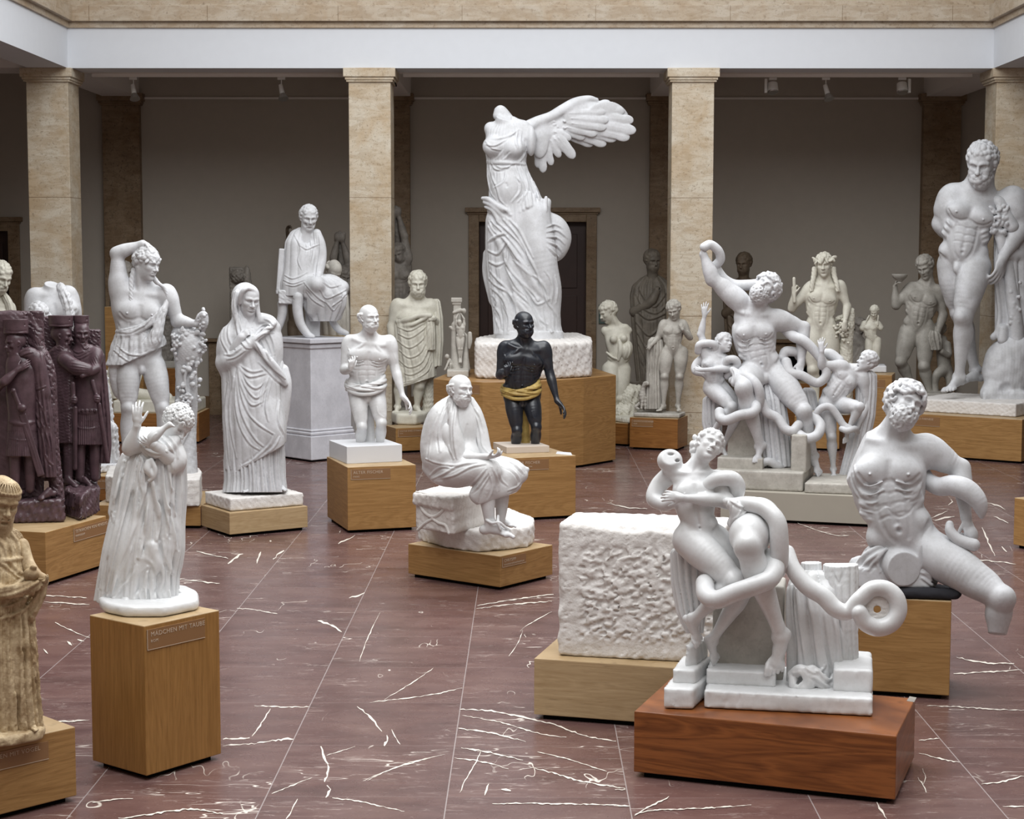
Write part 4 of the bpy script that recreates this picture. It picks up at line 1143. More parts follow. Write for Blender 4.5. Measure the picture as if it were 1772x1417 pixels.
@statue_fn
def thinker():
    z = PEDTOP['chrys'][0]; k = cv(690, 620, 3.456)
    O = outline([(722, 934), (775, 950), (829, 956), (880, 952), (916, 947), (925, 940), (924, 928), (880, 912), (760, 905)], z)
    c = sum(O)/len(O); z1 = z+.155
    e = empty('statue', (c[0], c[1], z), 'white plaster statue of a seated bald bearded man wrapped in a cloak', 'statue')
    rough_prism(e, O, z, z1, M_ROUGHST, amp=.45, wl=9, rnd=2.5, seed=4)
    S = outline([(785, 924), (719, 912), (760, 892), (845, 906)], z1)
    zs = float(at_y(785, 862, S[0][1])[2])
    s0 = rough_prism(e, [S[0], S[1], S[1]+(S[3]-S[0]), S[3]], z1-.01, zs, M_ROUGHST, 'seat_block', .35, 7, 1.5, 8,
        extra=lambda s: s.prism([(p[0]*100, -p[1]*100) for p in [S[0]+(S[0]-c)*.03, S[1]+(S[1]-c)*.05, S[1]+(S[3]-S[0])*1.03, S[3]]], -zs*100, -zs*100+9, 1.5, 2))
    Y0 = float(at_z(830, 925, z1)[1])
    s = Sculpt(Y0, 1.0); s.part('body', M_GLOSS)
    R = rot(38, 4, 4)
    s.chain([(778, 716, -10, 20), (796, 706, 6, 15), (802, 690, 12, 12)], 8)
    s.ell((803, 742, 12), (30, 48, 24), k=10); s.ell((800, 790, 16), (36, 32, 30), k=10)
    s.chain([(786, 704, 12, 5), (797, 715, 22, 4), (803, 722, 26, 3)], 4); s.chain([(818, 704, 14, 5), (810, 716, 24, 4), (805, 722, 26, 3)], 4)
    s.groove(k([(410, 400), (405, 480), (410, 540)]), 3, .35)
    arm(s, (775, 742, 18), (786, 792, 34), (842, 790, 62), 12, .4)
    hand(s, (846, 790, 64), (.85, -.08, .5), (0, -1, -.15), 34, (.45, .6, .55, .35), .12, -1, .6)
    s.chain([(842, 850, 44, 16), (845, 880, 42, 11.5), (848, 908, 36, 8.5)], 4); s.chain([(868, 850, 16, 14), (868, 875, 12, 11), (866, 900, 8, 8)], 4)
    foot(s, (848, 906, 38), (.92, .14, .35), (0, -1, .1), 70); s.chain([(842, 900, 46, 2.5), (852, 905, 54, 2.5), (864, 904, 56, 2.5), (874, 912, 54, 2.5), (882, 917, 50, 2)], 1); s.chain([(862, 893, 44, 2.5), (862, 904, 55, 3), (866, 916, 56, 2)], 1); foot(s, (868, 900, -2), (.95, .1, .3), (0, -1, 0), 40)
    head(s, (797, 676, 26), 56, R, 'fringe', 'short', age=1.0, seed=5)
    s.part('seat_relief', M_ROUGHST); fw = lambda u: float((S[0][1]-S[1][1])/(S[0][1]/FPX))*(785-u)/66.0
    q = lambda pts, r: s.chain([(u, v, fw(u)+(Y0-S[0][1])*FPX/Y0+.5, r) for u, v in k(pts)], 1.5)
    q([(125, 830), (140, 900), (180, 940), (215, 945), (255, 920), (295, 870)], 3.2); q([(205, 960), (160, 985), (115, 1025)], 2.8); q([(205, 960), (240, 985), (280, 1000), (300, 1045)], 2.8); q([(105, 800), (320, 845)], 2.2)
    s.part('cloak', M_GLOSS)
    s.chain([(786, 697, -12, 16), (768, 724, -14, 28), (760, 760, -10, 32), (760, 795, -4, 30), (775, 815, 4, 26)], 8)
    s.chain([(782, 694, 14, 9), (786, 722, 30, 10), (790, 755, 38, 12), (794, 790, 40, 13), (800, 806, 40, 10)], 6)
    s.ell((764, 745, 4), (26, 50, 26), k=8); s.ell((770, 790, 12), (32, 30, 30), k=8)
    s.chain([(814, 694, 10, 8), (824, 716, 14, 11), (832, 745, 18, 12), (838, 775, 22, 12), (846, 792, 26, 10)], 6)
    s.chain([(740, 812, -6, 9), (760, 826, 10, 12), (790, 830, 26, 14), (815, 818, 36, 18)], 8)
    s.ell((815, 818, 14), (55, 22, 44), k=10)
    s.chain([(790, 815, 30, 22), (822, 812, 46, 22), (846, 815, 54, 20)], 10)
    s.chain([(800, 808, -4, 22), (850, 806, 4, 20), (888, 812, 12, 17), (902, 822, 14, 12)], 10)
    s.chain([(846, 815, 50, 20), (842, 842, 50, 19), (838, 866, 46, 12)], 8); s.chain([(888, 815, 14, 16), (888, 836, 18, 15), (880, 846, 22, 11)], 8); s.ell((858, 846, 36), (30, 21, 18), k=10); s.ell((834, 856, 44), (22, 18, 14), k=8); s.plane((850, 866, 40), (.32, 1, 0), 1.5, (800, 840, -30), (915, 900, 90))
    s.ell((862, 826, 30), (34, 24, 22), k=10)
    s.chain([(900, 812, 14, 7), (912, 812, 12, 4)], 4); s.chain([(910, 814, 12, 4), (903, 826, 12, 4)], 4)
    s.ell((806, 726, 44), (13, 38, 22), rot(0, 0, -10), 3, 's')
    s.folds(lines(k, '345,250 340,330 330,420 335,520 350,600;322,260 305,340 290,430 300,520 330,600;300,270 265,350 240,450 250,560;240,330 205,430 190,520 180,600'), 2.3, .6)
    s.folds(lines(k, '440,300 470,370 490,450 500,520 540,570;425,320 450,400 470,470 480,540;455,300 490,360 510,440'), 1.8, .6)
    s.folds(lines(k, '160,600 230,625 330,640 420,620;185,700 250,650 330,660;190,725 270,690 360,640 470,620;230,720 330,700 430,650 520,630;380,770 460,730 520,660;440,800 480,760 530,690;470,860 490,790 545,700'), 1.9, .6)
    s.folds(lines(k, '640,600 700,640 750,690;620,640 680,670 720,720 725,780;600,650 610,720 650,760;560,650 590,720 600,790;545,690 560,780 540,840;650,790 700,770 730,740'), 1.8, .55)
    s.rough(.12, 30, seed=2)
    s.build(e, M_GLOSS)

@statue_fn
def veiled():
    z = PEDTOP['veil'][0]; C, c = ctr((398.8, 885.6), (354, 872), (526, 874.8), z); z1 = znear((398.8, 885.6), 862.8, z)
    e = empty('statue', (c[0], c[1], z), 'white plaster statue of a standing woman with a veil over her head', 'statue')
    rough_prism(e, [np.append(q, z) for q in C], z, z1, M_ROUGHST, amp=.25, wl=8, rnd=.8, seed=2)
    Y0 = c[1]-.02; k5 = cv(340, 340, 4.723); k = cv(340, 600, 4.167)
    s = Sculpt(Y0, 1.0); s.part('body', M_PLAST)
    R = rot(24, -12, 4)
    s.chain([(428, 575, 0, 15), (430, 552, 6, 14), (432, 535, 10, 14)], 6)
    s.ell((430, 580, 6), (26, 22, 22), k=8)
    s.folds(lines(k5, '400,1040 430,1070 470,1060;395,1060 425,1095 450,1090'), 1.3, .6)
    # right hand at the breast, left hand hanging
    s.part('body'); hand(s, (416, 584, 34), (.75, -.6, .1), (.3, .2, -1), 30, .7, .06, -1, .3)
    s.chain([(394, 622, 12, 13), (406, 604, 26, 10), (417, 584, 34, 7)], 4)
    s.chain([(480, 630, 4, 11), (482, 655, 10, 9), (482, 672, 14, 7)], 4); hand(s, (482, 674, 16), (-.1, 1, .1), (-.5, 0, -1), 30, .55, .08, -1, .4)
    foot(s, (425, 838, 26), (.1, .25, 1), (0, -1, .1), 34); foot(s, (480, 836, 10), (.7, .2, .7), (0, -1, .1), 36)
    s.chain([(430, 580, 0, 14), (434, 700, 0, 12), (430, 836, 14, 10)], 4, smooth=False); s.chain([(436, 760, 0, 10), (480, 832, 6, 8)], 4, smooth=False); s.chain([(430, 600, 0, 12), (480, 636, 4, 10)], 4, smooth=False); s.chain([(430, 610, 4, 10), (398, 620, 12, 11)], 4, smooth=False)
    head(s, (430, 519, 14), 55, R, None, None, female=True, ears=False)
    for q in (-1, 1): s.chain([(430+q*1, 499, 33, 3), (430+q*9, 503, 31-q*3, 4), (430+q*14, 513, 25-q*5, 4), (430+q*15, 524, 20-q*5, 3)], 2)
    s.part('tunic', M_PLAST)
    s.drape([(440, 770, 2, 48, 36), (440, 800, 2, 50, 37), (441, 830, 3, 50, 38), (441, 852, 4, 53, 40)], ((44, 4.2, .3, .6, .7), (19, 3, 1, 1)), k=3)
    s.plane((440, 851, 4), (0, 1, -.12))
    s.part('mantle', M_PLAST)
    # veil: a hood open at the front
    s.chain([(424, 512, -2, 22), (424, 530, -4, 22), (424, 556, -4, 24), (424, 580, -2, 34)], 8); s.ell((424, 514, 2), (22.5, 24, 28), k=6)
    s.ell((434, 527, 34), (16, 25, 30), rot(20, 0, 3), 3, 's'); s.ell((437, 566, 34), (13, 24, 26), k=4, op='s')
    s.chain([(408, 506, 22, 4), (405, 530, 22, 5), (410, 555, 22, 5), (416, 580, 26, 5)], 4); s.chain([(444, 510, 20, 3.5), (446, 535, 18, 4), (449, 556, 18, 4)], 4)
    # trunk and folds of the mantle
    s.drape([(427, 558, 0, 26, 18), (428, 568, 1, 38, 24), (429, 582, 2, 45, 28), (430, 600, 2, 48, 30), (434, 630, 4, 51, 33), (438, 660, 5, 54, 37), (439, 700, 6, 54, 39), (440, 740, 6, 54, 40), (440, 780, 4, 52, 39), (440, 815, 2, 52, 38)], ((9, 2.5, .5, 1.5), (23, 1.2, .2, 2)), k=5)
    s.ell((392, 606, 8), (17, 42, 22), rot(0, 0, 6), 8); s.ell((472, 600, 0), (18, 44, 24), k=8)
    s.chain([(386, 628, 14, 13), (402, 622, 28, 13), (424, 602, 34, 11), (440, 588, 33, 7)], 6)
    s.chain([(452, 552, 8, 11), (466, 556, 10, 11), (475, 566, 6, 10)], 6)
    s.ell((470, 745, 26), (22, 55, 22), rot(0, 0, -4), 10); s.chain([(491, 640, 2, 9), (496, 665, 6, 9), (494, 700, 6, 8), (491, 725, 4, 6)], 6)
    # hem: the mantle is cut away along its slanting lower edge
    s.plane((414, 811, 0), (.0, 1, -.1), 1, (380, 700, -60), (416, 860, 80)); s.plane((453, 788, 0), (.56, 1, -.1), 1, (412, 700, -80), (520, 880, 90))
    s.chain([(474, 560, 22, 5), (455, 577, 34, 5), (440, 590, 36, 5), (452, 606, 36, 6), (468, 625, 34, 6.5), (484, 645, 28, 6), (494, 664, 20, 5)], 4)
    s.folds(lines(k5, '340,960 330,1050 350,1150 400,1230 450,1240;300,1000 260,1080 270,1180 340,1270;260,1010 215,1090 210,1180 270,1300;345,900 350,1000 380,1120 430,1200;250,1330 320,1310 390,1260;230,1290 290,1290 370,1230;330,760 310,850 315,950;480,800 490,900 505,1000'), 1.9, .6)
    s.folds(lines(k5, '470,1110 540,1050 620,1045;465,1140 540,1085 625,1075;480,1170 550,1120 630,1110;560,1000 600,1020 630,1050;600,1120 630,1200 640,1290;560,1140 600,1230 630,1330;520,1160 560,1240 600,1330;490,1200 540,1290 590,1360'), 1.7, .6)
    s.folds(lines(k, '310,130 400,180 500,160;305,140 380,215 510,190;310,145 370,260 430,300 500,250;305,150 350,280 430,370 510,300;300,150 330,300 400,420 500,380;300,160 320,330 370,470 450,560 560,630;295,170 300,350 340,520 420,660 500,730;290,180 280,380 310,560 380,690 460,745;270,220 240,420 250,600 290,800;230,260 210,440 220,620 240,860'), 2.0, .6)
    s.folds(lines(k, '520,220 480,320 470,420;545,230 510,350 500,450 520,540;600,390 590,480 600,560 640,640;560,640 530,700 470,760 400,820 320,865;600,650 560,720 500,775;450,110 520,180 580,240 640,280;470,60 560,160 640,230'), 1.9, .6)
    s.rough(.1, 26, seed=5)
    s.build(e, M_PLAST)

@statue_fn
def dove_girl():
    z = PEDTOP['dove'][0]; k = cv(0, 680, 3.5425)
    O = outline([(168, 1050), (178, 1061), (215, 1069), (284, 1069), (345, 1056), (344, 1040), (322, 1030), (250, 1026), (180, 1030)], z)
    c = sum(O)/len(O); z1 = z+.055
    e = empty('statue', (c[0], c[1], z), 'glossy white plaster statue of a girl clutching a dove to her chest', 'statue')
    rough_prism(e, O, z, z1, M_GLOSS, amp=.05, wl=8, rnd=2.2, seed=2, step=.6)
    s = Sculpt(c[1]+.03, 1.25); s.part('body', M_GLOSS); R = rot(48, -22, 24)
    s.chain([(270, 772, -6, 16), (286, 758, 4, 13), (298, 745, 10, 13)], 6)
    arm(s, (246, 764, 20), (223, 776, 34), (237, 738, 50), 15, .3, k=10)
    hand(s, (238, 734, 52), (-.05, -1, .1), (.3, 0, -1), 44, .22, .1, 1, .25)
    s.chain([(306, 800, 24, 15), (292, 792, 40, 14), (276, 778, 52, 12), (268, 770, 58, 9)], 5)
    hand(s, (270, 770, 58), (-.9, -.25, .1), (0, -.4, -1), 38, .35, .12, -1, .4)
    s.chain([(270, 772, -4, 14), (250, 900, 0, 14), (222, 1010, 22, 12)], 4, smooth=False); s.chain([(256, 900, 0, 12), (300, 1010, -6, 10)], 4, smooth=False); s.chain([(270, 775, -4, 14), (306, 800, 24, 13)], 4, smooth=False)
    head(s, (306, 735, 16), 64, R, 'curly', None, female=True, seed=8, curl='loop', ncurl=230, csize=.07, line=.2)
    foot(s, (212, 1020, 30), (.25, .3, 1), (0, -1, .1), 62); foot(s, (304, 1022, -6), (1, .22, .15), (0, -1, 0), 52)
    s.part('dove', M_GLOSS); s.chain([(258, 770, 54, 7), (264, 758, 58, 10), (274, 749, 58, 8), (284, 741, 58, 5), (293, 735, 58, 5.5)], 3); s.chain([(294, 735, 59, 4.5), (302, 738, 61, 1.6)], 2)
    s.stroke([(258, 770), (264, 756), (270, 750)], 1.5, .6)
    s.part('dress', M_GLOSS)
    s.drape([(272, 752, 0, 30, 22), (270, 775, 4, 40, 30), (266, 800, 6, 50, 38), (260, 850, 6, 58, 42), (254, 900, 6, 61, 44), (248, 950, 8, 66, 46), (240, 1000, 8, 66, 46), (236, 1044, 8, 68, 48)],
            ((26, 5, .3, 1.6, .7), (13, 5, .8, 2.2), (47, 1.6, 0, 1)), k=5)
    s.plane((240, 1040, 8), (0, 1, -.16))
    s.ell((302, 790, 24), (17, 28, 24), rot(0, 0, -12), 8); s.chain([(304, 772, 20, 12), (308, 796, 28, 16), (300, 806, 38, 12)], 6); s.chain([(244, 758, 22, 8), (256, 776, 46, 9), (274, 784, 52, 9), (292, 776, 46, 9), (304, 762, 30, 9)], 5); s.chain([(248, 752, 12, 14), (262, 772, 34, 12), (282, 776, 40, 10), (300, 764, 30, 8)], 6)
    s.ell((296, 930, 6), (18, 60, 34), rot(0, 0, -6), 10); s.ell((212, 960, 20), (26, 80, 34), rot(0, 0, 12), 14)
    s.chain([(214, 788, 2, 5), (206, 815, 0, 8), (200, 850, -2, 8), (194, 885, 0, 6)], 8)
    s.folds(lines(k, '850,250 880,330 960,370 1040,350;845,280 870,360 950,400;850,310 900,385 980,390;990,230 1040,270 1080,330 1090,400;960,250 1020,300 1060,370 1070,470;1000,330 1050,420 1060,490'), 2.6, .65)
    s.folds(lines(k, '870,400 855,520 880,640 850,800 790,980;930,400 910,480 900,560;880,480 910,560 930,470;905,560 900,650 905,760 880,900;940,560 960,700 985,830 970,960;1000,420 1000,560 1010,700 1045,860;1030,440 1050,600 1070,760 1090,900;830,400 800,560 770,700 740,860 700,1020 650,1230;790,400 760,560 730,720 700,860 660,1020 620,1200;750,470 720,600 690,720 700,790'), 3.0, .65)
    s.folds(lines(k, '880,900 860,1000 870,1090 920,1060 960,1100;850,1010 900,1020 950,1070 960,1140;840,1060 800,1140 740,1200 700,1260;960,960 990,1060 1000,1150 970,1230 990,1260;1040,900 1030,1000 1050,1100 1060,1200;900,1100 880,1180 840,1260;1000,900 1010,1000 1040,1080;780,1000 730,1100 660,1250;820,900 760,1050 690,1200'), 3.0, .65)
    s.folds(lines(k, '850,1230 870,1300;890,1200 900,1310;920,1210 930,1310;950,1220 955,1310;985,1270 985,1300;1010,1230 1015,1295;1040,1220 1045,1280'), 2.2, .7)
    for L in lines(k, '880,420 890,560 905,700 890,860 850,1010;920,430 950,600 985,780 960,900;1000,460 1020,640 1060,800 1080,960;840,420 800,600 750,800 700,1000 640,1230;900,560 860,720 800,900 740,1040 680,1240;760,420 720,600 690,720'): s.stroke(L, 4.2, .85); s.groove([(a+5, b) for a, b in L], 3.4, .8)
    s.chain([(262, 948, 48, 9), (246, 975, 50, 8), (232, 1010, 50, 6), (222, 1022, 46, 4)], 6); s.chain([(262, 945, 50, 8), (272, 975, 50, 8), (270, 990, 48, 4)], 6)
    s.part('sash', M_GLOSS); s.stroke; s.chain([(257, 800, 52, 6), (255, 812, 54, 7), (262, 822, 54, 5)], 3); s.chain([(262, 796, 54, 4), (268, 812, 54, 5), (266, 825, 54, 4), (258, 832, 53, 3)], 3)
    s.build(e, M_GLOSS)

@statue_fn
def satyr():
    z = PEDTOP['satyr'][0]; k = cv(0, 380, 3.5425)
    O = outline([(183, 869), (250, 880), (346, 876), (350, 860), (338, 846), (190, 850)], z); c = sum(O)/len(O); z1 = z+.24
    e = empty('statue', (c[0], c[1], z), 'white plaster statue of a youth laying one arm over his head, beside a vine-covered stump', 'statue')
    rough_prism(e, O, z, z1, M_ROUGHST, amp=.3, wl=8, rnd=.8, seed=6)
    s = Sculpt(c[1], 1.0); s.part('body', M_PLAST); R = rot(50, -8, 4)
    t = Torso((221, 628, 0), (266, 626, 0), (207, 503, 0), (286, 506, 0), (246, 500, 4), (240, 570, 2))
    trunk(s, t, .45, .98, 1.0); neck(s, t, (254, 457, 12), 58, R)
    arm(s, (206, 500, 0), (203, 438, 4), (246, 422, 14), 14.5, .5, bend=(1, 0, .3)); s.ell((208, 520, -2), (16, 34, 20), k=10)
    hand(s, (250, 421, 14), (.9, .5, .1), (-.4, .8, 0), 34, .35, .08, 1, .3)
    arm(s, (288, 508, 0), (308, 556, 4), (338, 560, 18), 14, .5)
    hand(s, (338, 560, 18), (.8, -.4, .3), (-.3, -.6, -.6), 30, .9, .08, -1, .6)
    leg(s, (222, 634, 0), (222, 706, 12), (219, 815, 0), 21, (0, 0, 1), .7)
    leg(s, (266, 634, 0), (281, 706, 14), (300, 822, -4), 21, (.2, 0, 1), .7)
    foot(s, (219, 824, 0), (-.3, .2, 1), (0, -1, 0), 46); foot(s, (302, 832, -2), (.5, .2, .9), (0, -1, 0), 46)
    s.ell((245, 640, 16), (5, 8, 6), k=4)
    head(s, (254, 457, 12), 58, R, 'wavy', None, female=True, seed=4, ears=False, line=.22)
    s.part('hair', M_PLAST); wreath(s, (254, 457, 12), 58, R, .37, .24, 15, .10)
    locks(s, [(232, 466, 6), (228, 484, 10), (227, 502, 14), (227, 516, 18), (229, 528, 20)], 3, 3)
    locks(s, [(266, 480, 14), (274, 490, 16), (284, 498, 16), (289, 512, 16), (290, 522, 14)], 2.6, 3)
    s.part('animal_skin', M_PLAST)
    B = [(290, 516, 14), (282, 534, 24), (262, 552, 27), (240, 566, 27), (215, 572, 22), (203, 574, 6)]
    for j, (dv, r) in enumerate(((0, 4), (7, 4.5))): s.chain([(a, b+dv, w-2, r) for a, b, w in B], 3)
    s.chain([(282, 538, 22, 6), (276, 560, 24, 9), (268, 585, 24, 12), (258, 602, 22, 11)], 5)
    s.drape([(242, 584, 2, 42, 26), (240, 600, 2, 46, 28), (238, 618, 2, 48, 29), (234, 632, 2, 49, 29)], ((15, 3, 0, 1), (31, 1.2, 0, 1)), k=4)
    s.plane((250, 614, 0), (.45, 1, 0), 1); s.plane((200, 640, 0), (0, 1, 0), 1)
    s.chain([(203, 615, 0, 12), (199, 645, 0, 11), (203, 675, -4, 9), (210, 690, -8, 5)], 6)
    s.folds(lines(k, '1000,545 960,620 920,700 880,760;980,550 950,640 930,720 940,760;1005,560 990,650 970,720 980,750;960,560 900,630 850,680;930,600 860,660 760,690;720,690 800,690 880,650;700,800 760,850 800,870;720,770 780,820 860,830 930,800'), 1.6, .65)
    s.rough(.3, 16, seed=3)
    s.part('tree_stump', M_PLAST)
    s.chain([(318, 580, -6, 22), (322, 640, -8, 19), (322, 700, -8, 20), (318, 760, -8, 22), (320, 846, -8, 24)], 4)
    s.ell((328, 600, 2), (24, 36, 22), k=6)
    rs = np.random.RandomState(5)
    for i in range(70):
        a = rs.rand()*2.4-.35; v = 572+rs.rand()**1.6*130; s.ell((326+22*math.sin(a-.85), v, -4+22*math.cos(a-.85)), 2.8+rs.rand()*2.4, k=1)
    for cx, cy in ((303, 592), (322, 690), (348, 600)):
        for i in range(26): s.ell((cx+rs.randn()*5, cy+rs.randn()*9, 14+rs.rand()*7), 3, k=.6)
    for i in range(12): s.ell((312+rs.rand()*40, 566+rs.rand()*50, 14+rs.rand()*8), (7, 4, 2.5), rot(rs.rand()*60-30, rs.rand()*60-30, rs.rand()*180), 1)
    s.chain([(345, 548, 22, 5), (352, 545, 24, 7), (354, 558, 22, 7), (350, 570, 16, 6)], 2); 
    for i in range(20): s.ell((351+rs.randn()*4, 553+rs.randn()*9, 24+rs.randn()*3), 3, k=.6)
    s.chain([(330, 700, 12, 3), (320, 660, 14, 3), (326, 630, 16, 3)], 1); s.chain([(310, 720, 12, 3), (326, 740, 14, 3), (314, 770, 14, 3)], 1)
    s.rough(.3, 15, seed=9); s.plane((320, 845, 0), (0, 1, -.1))
    s.build(e, M_PLAST)
def feather(s, b, t, w, th, wz=(0, 0), k=1.0):
    b = vec(*b, wz[0]); t = vec(*t, wz[1]); d = unit(t-b); e = unit(np.cross(d, vec(0, 0, 1))); n = np.cross(d, e)
    L = np.linalg.norm(t-b)
    w *= 1.12; s.ell((b+t)/2+d*L*.0, (w, L*.5, th), np.array([e, d, n]), k); s.ell(t-d*w*1.1, (w*.95, w*1.5, th*.9), np.array([e, d, n]), k)
    s.chain([(*(b+d*L*.15+vec(0, 0, th*.8)), 1.0), (*(b+d*L*.9+vec(0, 0, th*.7)), .6)], .8, smooth=False)
# curved drum under the winged figure
def drum():
    P = [(750, 655.5), (790, 659.5), (835, 661.5), (890, 661), (950, 658.5), (1010, 654.5), (1066, 649)]
    zt = None; n = at_z(995, 807, .025); zt = float(at_y(995, 656, n[1])[2])
    W = [at_z(u, v, zt) for u, v in P]
    back = [W[-1]+vec(-.25, 1.5, 0), W[0]+vec(.2, 1.6, 0)]
    pts = [p[:2] for p in W+back]; c = sum(np.array(p) for p in pts)/len(pts); loc = (c[0], c[1], 0)
    e = empty('plinth', loc, 'large drum-fronted oak plinth under the headless winged figure', 'plinth')
    bm = bmesh.new(); bm_prism(bm, pts, .025, zt, loc); bm_obj('box', bm, M_OAK, e, bevel=.004)
    bm = bmesh.new(); bm_prism(bm, [c+(np.array(p)-c)*.97 for p in pts], 0, .025, loc); bm_obj('toe_kick', bm, M_BLACK, e)
    a, b = W[1], W[2]; sign(e, loc, a, b, zt, .0, .30, .03, .13, (), ())
    PEDTOP['drum'] = (zt, W, c)
drum()
@statue_fn
def winged():
    zt, W, c = PEDTOP['drum']
    O = outline([(822, 655), (926, 658), (1024, 652), (1024, 640), (1000, 630), (860, 632), (822, 642)], zt); cc = sum(O)/len(O)
    n = at_z(922, 656.5, zt); z1 = float(at_y(922, 594, n[1])[2])
    e = empty('statue', (cc[0], cc[1], zt), 'huge white plaster statue of a headless draped woman with one spread wing', 'statue')
    rough_prism(e, O, zt, z1, M_ROUGHST, 'base', .55, 8, 4, 12, step=1.4)
    Y0 = cc[1]-.05; k3 = cv(770, 130, 4.922); k4 = cv(770, 380, 4.723)
    s = Sculpt(Y0, 1.2); s.part('body', M_PLAST)
    s.drape([(880, 213, 0, 26, 17), (879, 226, 2, 35, 23), (877, 250, 5, 38, 27), (876, 280, 4, 33, 24), (879, 300, 4, 36, 27), (888, 325, 5, 41, 30), (893, 352, 5, 47, 33), (894, 385, 5, 50, 36), (896, 420, 5, 52, 37), (900, 460, 4, 58, 38), (905, 500, 3, 58, 38), (909, 540, 2, 55, 37), (914, 578, 2, 58, 36)],
            ((17, 2.2, .4, 1.2, .8, .8), (37, 1.0, 0, 2)), k=5)
    s.chain([(849, 222, 2, 11), (858, 232, 4, 13)], 6); s.ell((852, 253, 22), (17, 17, 16), k=6); s.ell((889, 256, 24), (18, 17, 16), k=6)
    s.chain([(862, 200, -14, 9), (866, 192, -16, 10), (876, 206, -14, 12), (884, 216, -10, 12)], 5)
    s.ell((870, 205, 6), (12, 12, 12), k=6); s.plane((870, 201, 0), (.25, -1, .3), .6, (850, 190, -4), (884, 214, 40))
    s.chain([(905, 222, 4, 14), (914, 236, 8, 14)], 6); s.ell((919, 244, 12), (8.5, 26, 15), k=3); 
    s.ell((878, 328, 24), (26, 28, 16), k=8); s.groove([(876, 318), (877, 322)], 2, .7)
    # leading leg under thin cloth, trailing leg
    s.chain([(922, 372, 14, 30), (930, 420, 20, 30), (940, 465, 24, 26), (950, 505, 18, 22), (950, 550, 8, 18)], 8)
    s.chain([(862, 385, 8, 20), (862, 430, 6, 20), (868, 480, 0, 20), (874, 540, -8, 18)], 8)
    # apron, side rolls and the cloth blown back
    s.folds(lines(k3, '320,1060 370,1065 420,1090 500,1130 560,1190;330,1040 400,1090 520,1150;350,1150 420,1180 460,1260'), 3.4, .8)
    s.chain([(835, 343, 14, 3), (846, 345, 24, 4.5), (858, 354, 31, 4.5), (870, 364, 34, 4)], 3); s.chain([(838, 350, 16, 3), (850, 355, 27, 4), (862, 366, 32, 4), (874, 380, 32, 3)], 3); s.chain([(840, 358, 16, 2.5), (852, 364, 28, 3.5), (862, 380, 32, 3)], 3)
    for i, (a, b) in enumerate(((874, 362), (880, 369), (887, 373), (894, 371), (900, 366), (907, 362), (913, 358), (919, 356), (925, 360), (931, 363), (937, 368), (943, 364))): s.chain([(a-8+i*.9, b-22, 32-abs(i-6)*1.6, 3), (a, b, 40-abs(i-6)*2.2, 4.4)], 2, smooth=False)
    s.chain([(944, 376, -6, 12), (962, 392, -10, 18), (972, 412, -12, 17), (966, 436, -12, 13), (954, 449, -8, 7)], 6); s.ell((958, 412, -8), (24, 36, 16), k=8)
    s.chain([(946, 350, -4, 8), (944, 366, 0, 8)], 5)
    s.chain([(843, 440, 0, 7), (841, 474, -2, 6), (852, 520, -4, 6)], 5)
    s.folds(lines(k3, '345,560 400,620 480,640;350,590 420,600 500,560 600,490;380,540 460,540 560,510 630,460;620,480 600,560 620,620;650,470 640,560 660,640;690,660 640,730 600,745;500,640 450,700 420,725;560,660 500,720'), 1.7, .6)
    s.folds(lines(k3, '345,730 440,740 560,745 690,760;345,745 450,752 590,752'), 2.2, .8)
    s.folds(lines(k3, '380,760 400,860 440,960 470,1060 530,1120;400,755 430,800 500,800 570,760;430,765 480,790 540,780;600,770 630,880 640,980 570,1080;640,770 690,880 700,990 620,1080;690,780 740,900 780,1000 820,1080;360,800 370,900 395,1000 450,1080;520,800 500,900 420,960;600,860 660,930 680,1010 650,1100;740,880 770,950 800,1060'), 1.8, .85)
    s.groove(k4([(470, 120), (510, 260), (570, 420), (660, 560), (720, 660)]), 6, .8); s.groove(k4([(480, 160), (470, 340), (500, 520), (560, 700), (590, 880)]), 5, .7); s.groove(k4([(640, 520), (700, 640), (760, 760), (800, 880)]), 5, .7)
    for L in lines(k4, '400,40 480,140 580,290 680,440 770,580 850,650;360,60 440,180 520,330 610,480 700,640 760,650;560,620 640,720 720,820 790,880'): s.stroke(L, 5, .7)
    s.folds(lines(k4, '380,10 440,70 500,130 560,200 620,280 680,370;360,20 400,90 500,180 600,330 690,430;420,10 520,100 600,180 680,300 740,410;480,0 560,90 640,200 700,330 760,450;530,0 600,80 660,190 720,310;510,200 510,300 500,380 540,470 590,560 660,620;480,260 490,330 540,420 620,510 720,600 760,660;350,180 430,130 500,110;350,250 430,280 500,180;360,340 420,370 480,350;370,420 420,480 500,560 560,650 590,760;360,480 420,540 520,600 580,700 590,840;380,560 430,600 480,660 530,800;390,620 430,680 410,770 440,880;400,700 450,780 470,890;560,560 640,640 700,700 760,800 840,860;620,520 700,620 760,690 850,650;700,440 770,490 820,560 850,650;600,640 680,720 740,820 760,890;700,460 640,400 560,330;480,700 520,800 520,900'), 2.2, .9)
    s.folds(lines(k4, '830,60 900,40 960,70;830,100 920,90 1000,150;830,140 920,150 980,200;840,180 920,220 960,270;840,220 900,280 930,310;820,420 860,480 880,560 870,680;900,460 920,560 910,680;760,460 800,560 830,660 890,760;860,700 900,760 940,820'), 1.8, .85)
    foot(s, (943, 560, 16), (.7, .3, .65), (0, -1, .1), 34)
    s.drape([(916, 574, 2, 58, 38), (917, 590, 2, 60, 40)], (), k=2); s.plane((917, 590, 2), (0, 1, -.05))
    s.part('wing', M_PLAST)
